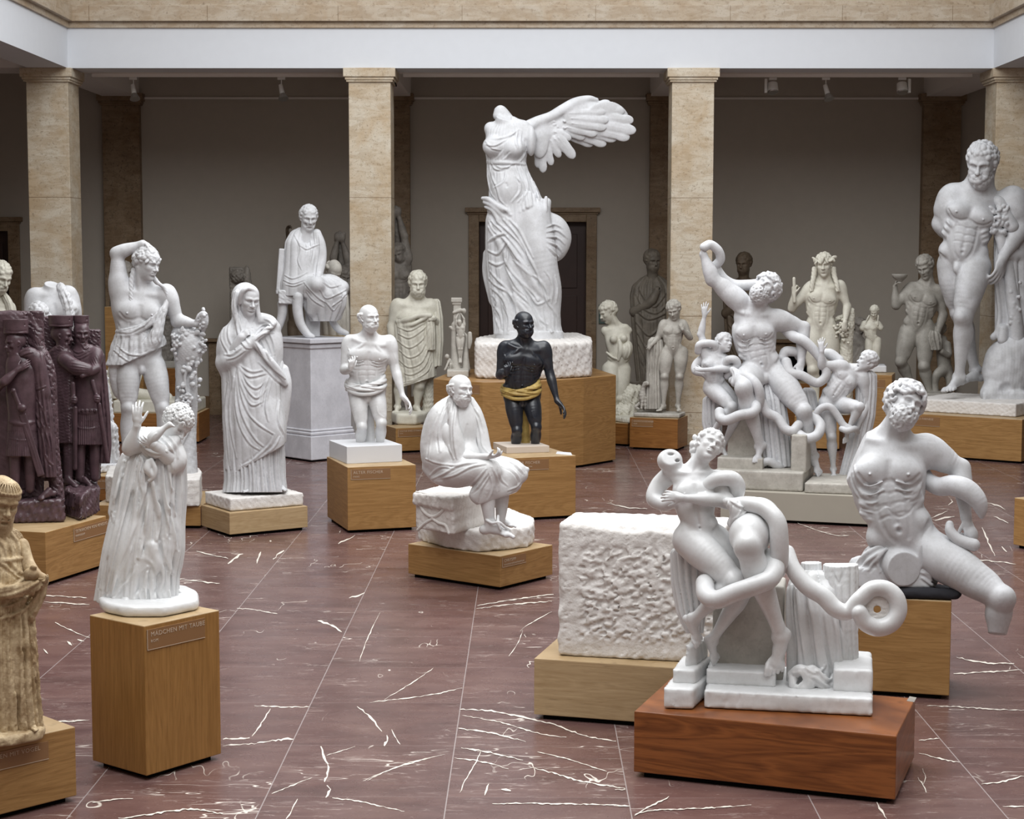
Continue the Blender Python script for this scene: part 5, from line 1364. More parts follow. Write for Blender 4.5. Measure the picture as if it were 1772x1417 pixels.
    s.chain([(908, 222, -2, 11), (930, 211, -8, 10), (953, 202, -14, 9), (973, 190, -20, 9), (995, 177, -26, 8), (1018, 171, -32, 6), (1032, 173, -36, 4)], 4)
    s.ell((965, 222, -18), (46, 22, 7), rot(20, 0, -14), 5); s.ell((1020, 205, -30), (46, 28, 6), rot(18, 0, 8), 5); s.ell((934, 240, -8), (16, 34, 7), k=5)
    s.ell((1052, 208, -35), (40, 33, 4), rot(20, 0, 14), 4)
    for (b, t, w) in (((990, 190), (1054, 178), 7), ((1000, 192), (1078, 192), 8), ((1005, 200), (1093, 208), 8.5), ((1005, 208), (1097, 226), 9), ((1000, 214), (1086, 238), 9), ((990, 218), (1064, 240), 9), ((980, 222), (1046, 249), 9), ((970, 225), (1024, 249), 9)):
        feather(s, b, t, w, 3, (-24, -40))
    for (b, t, w) in (((975, 196), (1045, 194), 6), ((978, 204), (1050, 208), 7), ((980, 212), (1046, 221), 7), ((972, 218), (1030, 232), 7), ((960, 220), (1010, 238), 7), ((966, 200), (1020, 203), 6), ((960, 212), (1012, 219), 6.5), ((950, 218), (996, 228), 6.5)):
        feather(s, b, t, w, 3, (-16, -28))
    for (b, t, w) in (((962, 232), (992, 271), 8.5), ((956, 236), (982, 262), 7), ((950, 238), (968, 270), 6.5), ((944, 240), (954, 284), 6), ((936, 244), (940, 296), 7), ((930, 240), (931, 288), 6), ((956, 226), (986, 240), 6.5), ((946, 230), (966, 252), 6.5), ((940, 226), (950, 256), 6)):
        feather(s, b, t, w, 3, (-8, -16))
    rs = np.random.RandomState(3)
    for i in range(40):
        u = 928+rs.rand()*50; s.ell((u, 216+rs.rand()*26-(u-928)*.25, -4-(u-928)*.2), (3.2, 2, 2), rot(0, 0, 30), 1)
    s.build(e, M_PLAST)

@statue_fn
def snake_group():
    z0 = .03
    e0 = pedestal('laoc', (1512, 908), (1245, 896), (1540, 880), 860, 'wide beige painted plinth under the white snake-bound group', M_BEIGE, edge=False)
    z = PEDTOP['laoc'][0]
    O = outline([(1240, 846), (1389, 851.5), (1392, 838), (1250, 830)], z); N = at_z(1389, 851.5, z)
    zb = float(at_y(1389, 818, N[1])[2]); c = at_z(1340, 838, z)
    e = empty('statue_group', (c[0], c[1], z), 'white plaster group of a bearded man and two youths wound in snakes', 'statue group')
    A = at_z(1236, 845, z); B = at_z(1389, 851.5, z); d = unit(B-A); nn = vec(-d[1], d[0], 0)
    box = lambda p, q, dep: [p, q, q+nn*dep, p+nn*dep]
    rough_prism(e, box(A, B, .75), z, zb, M_GREY, 'base', .12, 9, .8, 3)
    C2 = at_z(1390, 853, z)+nn*.0; D2 = at_z(1478, 856, z); zc = float(at_y(1390, 835, C2[1])[2])
    rough_prism(e, box(C2+d*.01, D2, .75), z, zc, M_GREY, 'base', .12, 9, .8, 4)
    A3 = A+nn*.12; B3 = A+d*.42+nn*.12; z3 = zb+.10; rough_prism(e, box(A3, B3, .5), zb-.02, z3, M_GREY, 'step', .1, 9, .8, 5)
    Lg = np.linalg.norm(B-A); B4 = A+d*Lg*.84+nn*.12; rough_prism(e, box(B4, B4+d*.14, .4), zb-.02, float(at_y(1380, 752, B4[1])[2]), M_GREY, 'altar_block', .1, 9, .8, 6)
    rough_prism(e, box(A+d*.06+nn*.3, A+d*.5+nn*.3, .4), zb, float(at_y(1300, 700, A[1]+.3)[2]), M_GREY, 'altar_block', .1, 9, 1, 7)
    Y0 = c[1]+.02; k1 = cv(1170, 400, 4.724); k2 = cv(1170, 620, 4.724)
    s = Sculpt(Y0, 1.15)
    # the father
    s.part('father', M_PLAST); R = rot(-18, 26, 34)
    t = Torso((1300, 648, 8), (1350, 644, 0), (1281, 520, 18), (1340, 550, 16), (1307, 536, 22), (1308, 600, 14))
    trunk(s, t, 1.25, .98, 1.05, rib=.5); neck(s, t, (1323, 501, 30), 56, R, 14)
    arm(s, (1278, 520, 16), (1233, 482, 22), (1217, 440, 26), 15, 1.1, bend=(.6, -.8, .3))
    hand(s, (1217, 441, 26), (-.1, -1, .2), (1, 0, .3), 30, .95, .06, -1, .6)
    arm(s, (1344, 552, 14), (1390, 568, -2), (1386, 630, 10), 14.5, 1.1, bend=(-.6, .6, .5))
    hand(s, (1385, 628, 14), (-.1, 1, .3), (-.2, .1, -1), 34, .8, .05, 1, .4)
    leg(s, (1300, 652, 12), (1287, 672, 72), (1316, 772, 44), 26, (-.1, -.2, 1), 1.0)
    leg(s, (1346, 652, 8), (1391, 712, 44), (1408, 790, 18), 24, (.2, -.3, 1), 1.0)
    foot(s, (1316, 772, 44), (-.15, .65, .6), (.1, -.5, .7), 44); foot(s, (1408, 792, 18), (.5, .7, .5), (.4, -.7, .6), 48)
    head(s, (1323, 501, 30), 58, R, 'curly', 'full', age=.6, seed=3, curl='loop', ncurl=190, csize=.1)
    s.ell((1324, 655, 26), (7, 9, 8), k=4)
    s.groove(lines(k1, '570,640 565,760')[0], 2, .4)
    # sons
    s.part('youth#a', M_PLAST); R = rot(42, 22, 16)
    t = Torso((1226, 668, 8), (1252, 670, 4), (1220, 615, 12), (1252, 618, 10), (1238, 612, 14), (1234, 645, 16))
    trunk(s, t, .5, 1.05); neck(s, t, (1254, 594, 14), 34, R, 7)
    arm(s, (1222, 614, 10), (1213, 578, 12), (1219, 546, 14), 7.5, .5); hand(s, (1219, 546, 14), (0, -1, .1), (.2, 0, -1), 26, .2, .16, 1, .3)
    arm(s, (1254, 622, 10), (1266, 638, 22), (1214, 640, 40), 7.5, .4); hand(s, (1214, 640, 40), (-1, -.2, 0), (0, .3, -1), 20, .5)
    s.chain([(1222, 616, 4, 8), (1206, 630, 2, 8), (1204, 642, 8, 7), (1218, 646, 14, 6)], 4)
    leg(s, (1231, 672, 8), (1268, 704, 40), (1232, 748, 24), 15, (.2, .2, 1), .5)
    leg(s, (1250, 674, 4), (1280, 712, 20), (1250, 775, 0), 14, (.3, 0, 1), .5); foot(s, (1250, 776, 0), (.6, .5, .6), (0, -1, .2), 30)
    head(s, (1254, 594, 14), 35, R, 'curly', None, seed=6, ncurl=150)
    s.part('youth#b', M_PLAST); R = rot(-72, 12, 6)
    t = Torso((1424, 688, 4), (1456, 696, 8), (1456, 634, 10), (1492, 652, 4), (1478, 638, 6), (1452, 668, 12))
    trunk(s, t, .6, 1.05); neck(s, t, (1500, 626, 6), 36, R, 8)
    arm(s, (1458, 634, 10), (1422, 632, 22), (1422, 608, 30), 9, .5); hand(s, (1422, 607, 30), (-.1, -1, .1), (.3, 0, -1), 26, .25, .18, 1, .3)
    s.chain([(1452, 624, -8, 9), (1438, 614, -10, 10), (1430, 612, -10, 9)], 5)
    arm(s, (1494, 652, 4), (1500, 700, 0), (1484, 740, 16), 9, .4)
    leg(s, (1430, 698, 6), (1439, 756, 16), (1442, 812, 2), 14.5, (0, 0, 1), .5); foot(s, (1442, 813, 2), (.1, .3, 1), (0, -1, .1), 30)
    leg(s, (1456, 702, 8), (1488, 704, 40), (1468, 742, 26), 14, (.3, -.3, 1), .5); foot(s, (1467, 744, 26), (-.1, 1, .3), (.2, -.3, 1), 32)
    head(s, (1500, 626, 6), 37, R, 'curly', None, seed=7, ncurl=170)
    S_ = lambda txt, r, k, w: s.chain([(*q[:2], *[w[i]], r[i] if hasattr(r, '__len__') else r) for i, q in enumerate(lines(k, txt)[0])], 2)
    s.part('snake_coil#1', M_PLAST); S_('230,130 280,110 345,160 362,230 320,285 330,290', 8, k1, (30, 26, 20, 14, 8, 6))
    s.part('snake_coil#2', M_PLAST); S_('320,280 350,340 400,400 480,440 600,440 680,430', (8, 8.5, 9, 9.5, 9.5, 9), k1, (8, 2, -2, -6, -8, -10))
    s.part('snake_coil#3', M_PLAST); S_('180,980 190,930 250,915 310,925 320,960 250,990 185,975', 6.5, k1, (14, 20, 22, 20, 14, 4, 10))
    s.part('snake_coil#4', M_PLAST); S_('400,1090 430,1050 480,1050 500,1085 470,1130 420,1180', 7, k1, (20, 28, 30, 26, 22, 14))
    s.part('snake_coil#5', M_PLAST); S_('455,180 520,150 590,150 660,220 685,320 655,410', (6, 7, 8, 8.5, 9, 9), k2, (36, 50, 64, 72, 66, 56))
    s.part('snake_coil#6', M_PLAST); S_('600,350 650,385 630,440 520,465 420,505 365,490 355,440', 9, k2, (44, 70, 80, 72, 62, 52, 44))
    s.part('snake_coil#7', M_PLAST); S_('700,360 740,440 830,490 890,575 950,595 1000,545', 8.5, k2, (50, 50, 50, 56, 58, 50))
    s.part('snake_coil#8', M_PLAST); S_('975,600 1060,655 1150,630 1180,550 1130,480', 9, k2, (46, 64, 58, 46, 30))
    s.part('snake_coil#9', M_PLAST); S_('1130,470 1190,405 1260,400 1320,470 1370,545 1440,580', (6, 6.5, 6.5, 6.5, 6, 5.5), k2, (30, 34, 34, 32, 32, 34))
    s.part('snake_coil#10', M_PLAST); S_('1355,575 1400,590 1460,575 1480,600', 5.5, k2, (34, 40, 34, 20))
    s.part('snake_coil#11', M_PLAST); S_('870,1030 900,985 980,990 1000,1030', (8, 9, 8, 6), k1, (4, 2, 0, -6))
    s.part('snake_coil#12', M_PLAST); S_('900,1070 930,1155 1030,1180 1150,1240 1225,1180 1210,1090 1150,1000 1050,900 960,860 880,790', (9, 9, 8, 8, 8, 8, 8.5, 9, 9.5, 9), k1, (14, 22, 24, 22, 20, 18, 16, 18, 12, 0))
    s.part('drapery', M_PLAST)
    s.drape([(1330, 664, 8, 14, 12), (1336, 690, 18, 20, 14), (1340, 730, 22, 22, 14), (1343, 770, 22, 23, 14), (1346, 808, 22, 22, 16)], ((14, 5, .3, 1, .7),), k=4)
    s.chain([(1318, 803, 40, 6), (1330, 798, 44, 7), (1345, 806, 40, 7), (1352, 808, 36, 5)], 3)
    s.drape([(1500, 648, -4, 16, 12), (1500, 680, -6, 16, 13), (1496, 720, -8, 17, 14), (1482, 780, -8, 18, 16), (1466, 828, -6, 14, 14)], ((13, 4, 0, 1, .7),), k=4)
    s.drape([(1232, 690, -6, 14, 10), (1232, 730, -8, 15, 10), (1236, 768, -8, 12, 8)], ((12, 4, 0, 1, .7),), k=3)
    s.chain([(1268, 640, 38, 6), (1276, 650, 44, 9), (1272, 662, 46, 8)], 3); s.folds(lines(k2, '460,80 480,130 470,190;500,70 520,120 510,190;530,80 550,120'), 1.4, .7)
    s.drape([(1398, 676, -4, 12, 10), (1402, 710, -6, 14, 10)], ((10, 3, 0, 1, .7),), k=3)
    s.build(e, M_PLAST)

@statue_fn
def hercules():
    z = PEDTOP['herc'][0]; C, c = ctr((1757.5, 722), (1590, 710), (1800, 709), z); z1 = znear((1757.5, 722), 699, z)
    e = empty('statue', (c[0], c[1], z), 'giant white plaster statue of a muscular bearded man leaning on a club and lion skin', 'statue')
    rough_prism(e, [np.append(q, z) for q in C], z, z1, M_ROUGHST, 'base', .35, 7, 1.2, 2)
    Y0 = c[1]+.05; s = Sculpt(Y0, 1.2); k4 = cv(1580, 220, 5.448); k3 = cv(1440, 420, 3.937)
    s.part('body', M_PLAST); R = rot(-12, -14, 5)
    t = Torso((1643, 452, 0), (1692, 456, 4), (1652, 342, 2), (1750, 345, 0), (1693, 332, 10), (1672, 400, 12))
    trunk(s, t, 1.6, 1.12, 1.15, belly=.03); neck(s, t, (1699, 286, 26), 72, R, 21)
    arm(s, (1648, 344, -2), (1631, 388, -12), (1660, 420, -34), 21, 1.3); 
    arm(s, (1754, 348, 0), (1768, 390, 4), (1735, 446, 26), 21, 1.2, bend=(-.6, .2, .7))
    hand(s, (1734, 448, 28), (-.25, 1, .15), (-.7, 0, -.7), 54, .3, .1, -1, .3)
    leg(s, (1648, 460, -8), (1660, 540, -22), (1688, 640, -48), 27, (-.3, 0, 1), 1.2); foot(s, (1690, 645, -40), (-.8, .1, .5), (0, -1, 0), 56)
    leg(s, (1688, 462, 14), (1667, 548, 38), (1660, 652, 18), 28, (-.3, 0, 1), 1.3); foot(s, (1659, 652, 14), (-.55, .3, .8), (0, -1, .1), 60)
    s.ell((1657, 464, 28), (8, 11, 9), k=5)
    head(s, (1699, 285, 28), 75, R, 'curly', 'full', age=.7, seed=3, ncurl=230, csize=.062)
    s.part('lion_skin', M_PLAST)
    s.chain([(1722, 346, 12, 8), (1730, 350, 18, 10), (1742, 372, 20, 11), (1752, 392, 20, 12)], 4)
    rs = np.random.RandomState(3)
    for i in range(80): s.ell((1714+rs.rand()*30, 356+rs.rand()*48, 22+rs.rand()*9), (6, 3.6, 3.6), rot(rs.rand()*60, 0, rs.rand()*180), 1)
    s.chain([(1728, 400, 16, 10), (1734, 420, 18, 10), (1740, 440, 12, 11), (1760, 440, 0, 14)], 4)
    s.drape([(1745, 350, -6, 24, 14), (1750, 400, -6, 26, 16), (1750, 460, -6, 26, 16), (1752, 520, -6, 26, 15), (1752, 585, -6, 26, 15)], ((11, 6, .2, 1, .7),), k=4)
    s.chain([(1727, 420, 4, 4), (1724, 480, 6, 3.5), (1730, 540, 6, 4), (1726, 572, 8, 5), (1719, 583, 10, 6)], 2); s.chain([(1736, 570, 10, 9), (1735, 588, 14, 9)], 4)
    s.part('club', M_PLAST); s.chain([(1745, 440, 6, 9), (1750, 500, 8, 11), (1758, 560, 8, 13), (1760, 592, 8, 13)], 2)
    for i in range(14): s.ell((1748+rs.rand()*18, 470+rs.rand()*120, 17), 3.5, k=2)
    s.part('rock', M_PLAST); s.ell((1746, 640, 0), (46, 58, 36), k=4); s.ell((1765, 605, 0), (30, 26, 26), k=10); s.ell((1722, 680, 10), (26, 24, 24), k=8); s.box((1750, 690, 0), (50, 14, 34), rnd=6, k=6)
    s.rough(.7, 50, seed=8); s.groove(lines(k3, '1150,1000 1190,985 1215,1010')[0], 6, .8); s.plane((1745, 699, 0), (0, 1, -.06))
    s.build(e, M_PLAST)
@statue_fn
def snake_youth():
    z = PEDTOP['son'][0]
    k6 = cv(1100, 730, 3.544); k7 = cv(1060, 1000, 3.164)
    A = at_z(1218, 1226, z); B = at_z(1510, 1241, z); d = unit(B-A); nn = vec(-d[1], d[0], 0); c = (A+B)/2+nn*.25
    e = empty('statue', (c[0], c[1], z), 'white plaster fragment of a youth and a large leg wound in a thick snake', 'statue')
    box = lambda p, q, dep: [p, q, q+nn*dep, p+nn*dep]; zz = lambda u, v, P: float(at_y(u, v, P[1])[2]); L = np.linalg.norm(B-A)
    z1 = zz(1214, 1194, A); rough_prism(e, box(A, B, .55), z, z1, M_GLOSS, 'base', .16, 9, .8, 3)
    P = A+nn*.12; z2 = zz(1214, 1158, P); rough_prism(e, box(P, P+d*L*.42, .4), z1-.01, z2, M_GLOSS, 'step', .12, 9, .8, 4)
    P = B-d*L*.235+nn*.1; z2b = zz(1480, 1157, P); rough_prism(e, box(P, B+nn*.1, .4), z1-.01, z2b, M_GLOSS, 'step', .12, 9, 1.2, 5)
    P = A+nn*.26; rough_prism(e, box(P+d*L*.02, P+d*L*.46, .26), z1-.01, zz(1280, 1010, P), M_GREY, 'altar_block', .06, 9, 1, 6)
    # left fragment of the steps
    P = at_z(1148, 1227, z); Q = at_z(1199, 1229, z)
    za = zz(1148, 1190, P); rough_prism(e, [P, Q, Q+nn*.42+d*.08, P+nn*.42+d*.03], z, za, M_GLOSS, 'step', .15, 9, .8, 7)
    P2 = P+nn*.1+d*.03; Q2 = Q+nn*.1; zb = zz(1155, 1158, P2); rough_prism(e, [P2, Q2, Q2+nn*.3+d*.06, P2+nn*.3+d*.02], za-.01, zb, M_GLOSS, 'step', .15, 9, .8, 8)
    P3 = P2+nn*.08+d*.05; Q3 = Q2+nn*.1+d*.0; rough_prism(e, [P3, Q3, Q3+nn*.2+d*.04, P3+nn*.2+d*.02], zb-.01, zz(1190, 1117, P3), M_GLOSS, 'step', .3, 9, 1, 9)
    Y0 = float((A+nn*.22)[1]); s = Sculpt(Y0, 1.4)
    s.part('youth', M_GLOSS); R = rot(14, 26, 30)
    t = Torso((1188, 928, 20), (1240, 926, 14), (1160, 815, 18), (1240, 826, 16), (1200, 812, 24), (1204, 880, 30))
    trunk(s, t, .05, .92, 1.0); neck(s, t, (1227, 773, 26), 58, R, 13)
    s.ell((1159, 797, 18), (22, 20, 22), k=8); s.plane((1163, 795, 34), (.1, -.45, 1), 1, (1130, 772, 8), (1190, 822, 50)); s.ell((1172, 797, 32), (4, 3, 8), k=.6, op='s'); s.ell((1161, 786, 32), (6, 2.6, 8), k=.6, op='s')
    s.chain([(1158, 822, 0, 16), (1140, 840, -2, 15), (1132, 862, 6, 14), (1150, 872, 20, 12), (1165, 868, 34, 11)], 5)
    arm(s, (1244, 832, 16), (1258, 866, 40), (1178, 862, 72), 15, .3, bend=(-.5, 0, 1)); s.ell((1258, 868, 42), 13, k=6)
    hand(s, (1180, 861, 72), (-1, -.15, .05), (0, .2, -1), 44, .35, .1, -1, .3)
    leg(s, (1194, 934, 22), (1272, 1004, 72), (1200, 1072, 34), 31, (.1, .2, 1), .4); foot(s, (1196, 1074, 34), (.55, 1, .25), (.4, -.4, 1), 62)
    leg(s, (1236, 934, 8), (1292, 1016, 24), (1232, 1108, 10), 28, (.2, 0, 1), .4); foot(s, (1230, 1110, 10), (.45, 1, .2), (.4, -.3, 1), 54)
    head(s, (1227, 773, 26), 62, R, 'wavy', None, seed=5, csize=.075, ncurl=150, curl='loop')
    rs = np.random.RandomState(2)
    for i in range(26):
        v = 756+rs.rand()*42; s.ell((1198+rs.rand()*18, v, 4+rs.rand()*16), (5, 6, 4.5), rot(rs.rand()*60, 0, rs.rand()*180), 1.5)
    s.part('large_leg', M_GLOSS)
    leg(s, (1312, 900, 0), (1294, 946, 104), (1352, 1100, 56), 40, (-.1, -.3, 1), .8); s.ell((1296, 925, 78), (34, 34, 34), k=12)
    foot(s, (1354, 1104, 56), (-.18, .92, .32), (.2, -.28, .95), 92)
    s.part('snake', M_GLOSS)
    def S_(k, pts, r, w):
        P = k(pts); n = len(P)
        s.chain([(P[i][0], P[i][1], w[i], r[i] if hasattr(r, '__len__') else r) for i in range(n)], 2.5)
    S_(k6, [(425, 400), (500, 350), (590, 350), (625, 400), (600, 460), (520, 470)], (11, 13, 14, 14, 13, 10), (38, 46, 44, 36, 24, 10))
    s.part('snake#b', M_GLOSS); S_(k6, [(590, 500), (690, 505), (790, 530), (865, 610), (880, 720), (880, 850), (870, 910)], (10, 14, 15, 16, 16.5, 16.5, 15), (56, 66, 80, 92, 92, 80, 62))
    s.part('snake#c', M_GLOSS); S_(k6, [(800, 830), (855, 885), (825, 960), (740, 1000), (600, 1050), (500, 1090), (435, 1060), (425, 990)], 16.5, (58, 88, 112, 120, 114, 104, 84, 60))
    s.part('snake#d', M_GLOSS); S_(k6, [(930, 800), (965, 900), (1050, 1005), (1150, 1070), (1225, 1145), (1300, 1165), (1362, 1100)]+[(1490+122*math.cos(a), 1140+122*math.sin(a)) for a in np.radians((-150, -110, -70, -30, 10, 50, 90, 130, 165))],
       (13, 14.5, 15.5, 15.5, 15, 14.5, 14.5, 14.5, 14.5, 15, 15.5, 15.5, 15.5, 15.5, 15, 14.5, 13.5), (50, 66, 76, 80, 82, 82, 84, 84, 82, 80, 80, 80, 82, 84, 88, 92))
    s.part('snake_core', M_ROUGHST); s.ell((1520, 1052, 76), (33, 33, 8), k=2); s.cap((1518, 1054, 40), (1518, 1054, 120), 6.5, k=1, op='s'); s.rough(.5, 7, seed=3)
    s.part('drapery', M_GLOSS)
    s.drape([(1190, 955, -8, 26, 18), (1192, 1010, -10, 27, 20), (1196, 1060, -8, 22, 18), (1202, 1096, -4, 12, 12)], ((13, 7, .3, 1, .7),), k=5)
    s.part('drapery#b', M_GLOSS); s.drape([(1408, 1002, 0, 34, 18), (1410, 1020, 6, 42, 24), (1412, 1060, 10, 46, 26), (1416, 1120, 10, 48, 26), (1418, 1190, 10, 50, 26)], ((9, 9, .5, .8, .7),), k=6)
    s.folds(lines(k7, '1010,60 1020,200 1040,350 1060,480;1070,100 1100,250 1120,400 1130,480;1150,120 1170,260 1190,380 1210,500;980,40 985,180 1000,320 1010,450;1250,250 1265,400 1260,540;1210,200 1230,340 1240,500'), 3.4, .7)
    s.chain([(1372, 1168, 46, 10), (1385, 1160, 54, 11), (1402, 1172, 60, 12), (1396, 1190, 60, 10), (1376, 1188, 56, 9), (1372, 1172, 50, 8)], 4)
    s.chain([(1405, 1160, 56, 10), (1420, 1176, 58, 13), (1432, 1196, 54, 8), (1446, 1172, 44, 9)], 5); s.folds(lines(k7, '1060,490 1100,520 1150,500 1160,480;1080,530 1130,560 1190,600;1120,500 1180,560 1220,530 1240,510;990,520 1030,520 1050,560 1010,600'), 3, .7)
    s.part('cloth_knot', M_GLOSS); s.chain([(1258, 868, 62, 8), (1272, 876, 68, 13), (1276, 892, 68, 13), (1266, 905, 62, 8)], 4); s.chain([(1284, 872, 64, 9), (1292, 874, 62, 5)], 4)
    s.folds(lines(k6, '570,490 560,560 550,630;600,490 595,570 580,640;640,490 640,560 600,600;670,500 690,530 650,580;580,480 640,520 700,520'), 2.2, .75)
    s.part('broken_column', M_GLOSS)
    s.drape([(1455, 974, 4, 29, 24), (1455, 1000, 4, 30, 25), (1456, 1040, 4, 28, 24), (1462, 1100, 0, 22, 20), (1466, 1168, 0, 20, 20)], ((13, 3, 0, .4, .7),), k=2, rt=False)
    s.drape([(1404, 968, -14, 16, 12), (1404, 1010, -14, 18, 12)], ((13, 3, 0, .4, .7),), k=2, rt=False)
    s.plane((1455, 976, 4), (0, -1, .18), .6); s.rough(.2, 12, seed=3); s.groove([(1440, 990), (1452, 1010), (1462, 985)], 2.5, .7)
    s.build(e, M_GLOSS)

@statue_fn
def torso_man():
    z = PEDTOP['torso'][0]; k8 = cv(1440, 640, 2.89); k9 = cv(1440, 720, 5.337)
    O = outline([(1562, 1033), (1652, 1038), (1660, 1022), (1490, 1014), (1480, 1028)], z); c = sum(O)/len(O)
    f = empty('felt_mat', (c[0], c[1], z), 'black felt mat rolled at the edge beneath the broken torso', 'mat')
    s = Sculpt(None, 1.2); s.part('mat', M_CLOTH); s.prism([(p[0]*100, -p[1]*100) for p in O], -z*100-3.2, -z*100, 1.4); 
    p, q = O[0], O[1]; s.chain([(p[0]*100-30, -z*100-3.2, -p[1]*100, 3), (q[0]*100, -z*100-3.2, -q[1]*100, 3.2), (O[2][0]*100, -z*100-3.2, -O[2][1]*100, 3)], 1.5, smooth=False)
    s.rough(.3, 5, seed=2); s.plane((0, -z*100-.1, 0), (0, 1, 0), .1); s.build(f, M_CLOTH)
    zb = z+.06
    e = empty('statue', (c[0], c[1], zb), 'white plaster torso of a curly bearded man missing one arm, gripping a snake', 'statue')
    Y0 = c[1]+.0; s = Sculpt(Y0, 1.4); s.part('body', M_PLAST); R = rot(22, 22, 28)
    t = Torso((1542, 950, 10), (1602, 944, 6), (1492, 772, 12), (1598, 778, 10), (1544, 758, 22), (1540, 862, 26))
    trunk(s, t, 1.15, 1.0, 1.05, rib=.6); neck(s, t, (1566, 703, 40), 76, R, 21)
    s.ell((1488, 800, 2), (22, 46, 30), rot(0, 0, 14), 12)
    arm(s, (1602, 776, 6), (1662, 812, -6), (1672, 896, 18), 22, 1.2, bend=(-.4, .6, .8))
    hand(s, (1673, 900, 20), (.25, 1, .25), (-.5, .1, -1), 54, .85, .05, 1, .4); s.ell((1682, 926, 24), (11, 14, 11), k=5)
    leg(s, (1606, 952, 14), (1735, 1036, 84), (1722, 1130, 54), 38, (.4, -.5, 1), 1.1)
    s.ell((1590, 950, 24), (9, 13, 10), k=5); s.ell((1594, 962, 24), (8, 10, 9), k=4)
    s.plane((1728, 1098, 60), (-.1, 1, .1), 1.5, (1680, 1060, -20), (1772, 1180, 140))
    s.plane((1504, 735, 0), (-1, -.42, .1), 1, (1440, 700, -60), (1530, 850, 70))
    # stump of the near thigh
    s.chain([(1545, 968, 14, 32), (1562, 984, 46, 31)], 8, smooth=False); s.plane((1566, 982, 54), (.3, .1, 1), 1, (1500, 920, 34), (1594, 1030, 120))
    s.plane((1560, 1012, 30), (0, 1, -.12), 1, (1450, 980, -60), (1640, 1060, 130))
    head(s, (1566, 703, 40), 80, R, 'curly', 'long', age=.7, seed=9, curl='loop', ncurl=170, csize=.115)
    s.folds(lines(k9, '205,460 240,560 300,640;190,520 230,640 290,720;170,560 210,680 260,760;840,560 800,660 740,720;820,620 780,720 700,790'), 3, .5, False)
    s.groove(lines(k9, '290,860 400,880 480,830 540,840')[0], 2.2, .4); s.groove(lines(k9, '520,860 600,930 700,900 760,830')[0], 2.2, .4); s.groove(lines(k9, '830,1180 840,1100 915,1000')[0], 1.6, .5)
    s.part('snake', M_PLAST)
    P = k9([(850, 520), (890, 600), (990, 650), (1110, 640), (1240, 680), (1340, 770), (1375, 860), (1380, 930)])
    s.chain([(P[i][0], P[i][1], w, r) for i, (w, r) in enumerate(((-10, 11), (4, 14), (22, 16), (34, 18), (44, 19), (48, 16), (46, 11), (44, 4)))], 2)
    s.part('snake#b', M_PLAST); P = k9([(1085, 1000), (1090, 1060), (1150, 1130), (1230, 1170), (1310, 1190)]); s.chain([(P[i][0], P[i][1], 44+2*i, r) for i, r in enumerate((7, 9, 10, 11, 11))], 2)
    s.part('rock_seat', M_PLAST)
    s.chain([(1490, 985, -10, 24), (1520, 990, 10, 28), (1560, 1000, 10, 26), (1600, 1000, 0, 24)], 8); s.box((1545, 1000, 0), (70, 18, 44), rnd=5, k=6)
    s.ell((1520, 962, 18), (34, 24, 30), rot(0, 0, -30), 8)
    s.folds(lines(k8, '90,970 140,900 220,850 290,830 350,850;110,980 170,920 240,880 310,860 370,870;140,990 200,940 250,910 320,890;180,1000 220,950 280,900;240,1010 230,950 270,890;350,850 400,880 420,920'), 3.2, .75)
    s.folds(lines(k8, '440,1010 480,1030 540,1080;450,1040 490,1070 520,1090;470,1010 520,1040 560,1080'), 2.6, .7)
    s.plane((1560, 1018, 20), (0, 1, -.14), .6)
    s.build(e, M_PLAST, zmin=dict(rock_seat=z+.036))
def on_plinth(key, N, A, B, topv, label, mat=M_GREY, cat='statue', rgh=.2, rnd=.8, name='statue', seed=3):
    z = PEDTOP[key][0]; C, c = ctr(N, A, B, z); z1 = znear(N, topv, z)
    e = empty(name, (c[0], c[1], z), label, cat)
    rough_prism(e, [np.append(q, z) for q in C], z, z1, mat, 'base', rgh, 8, rnd, seed)
    return e, c
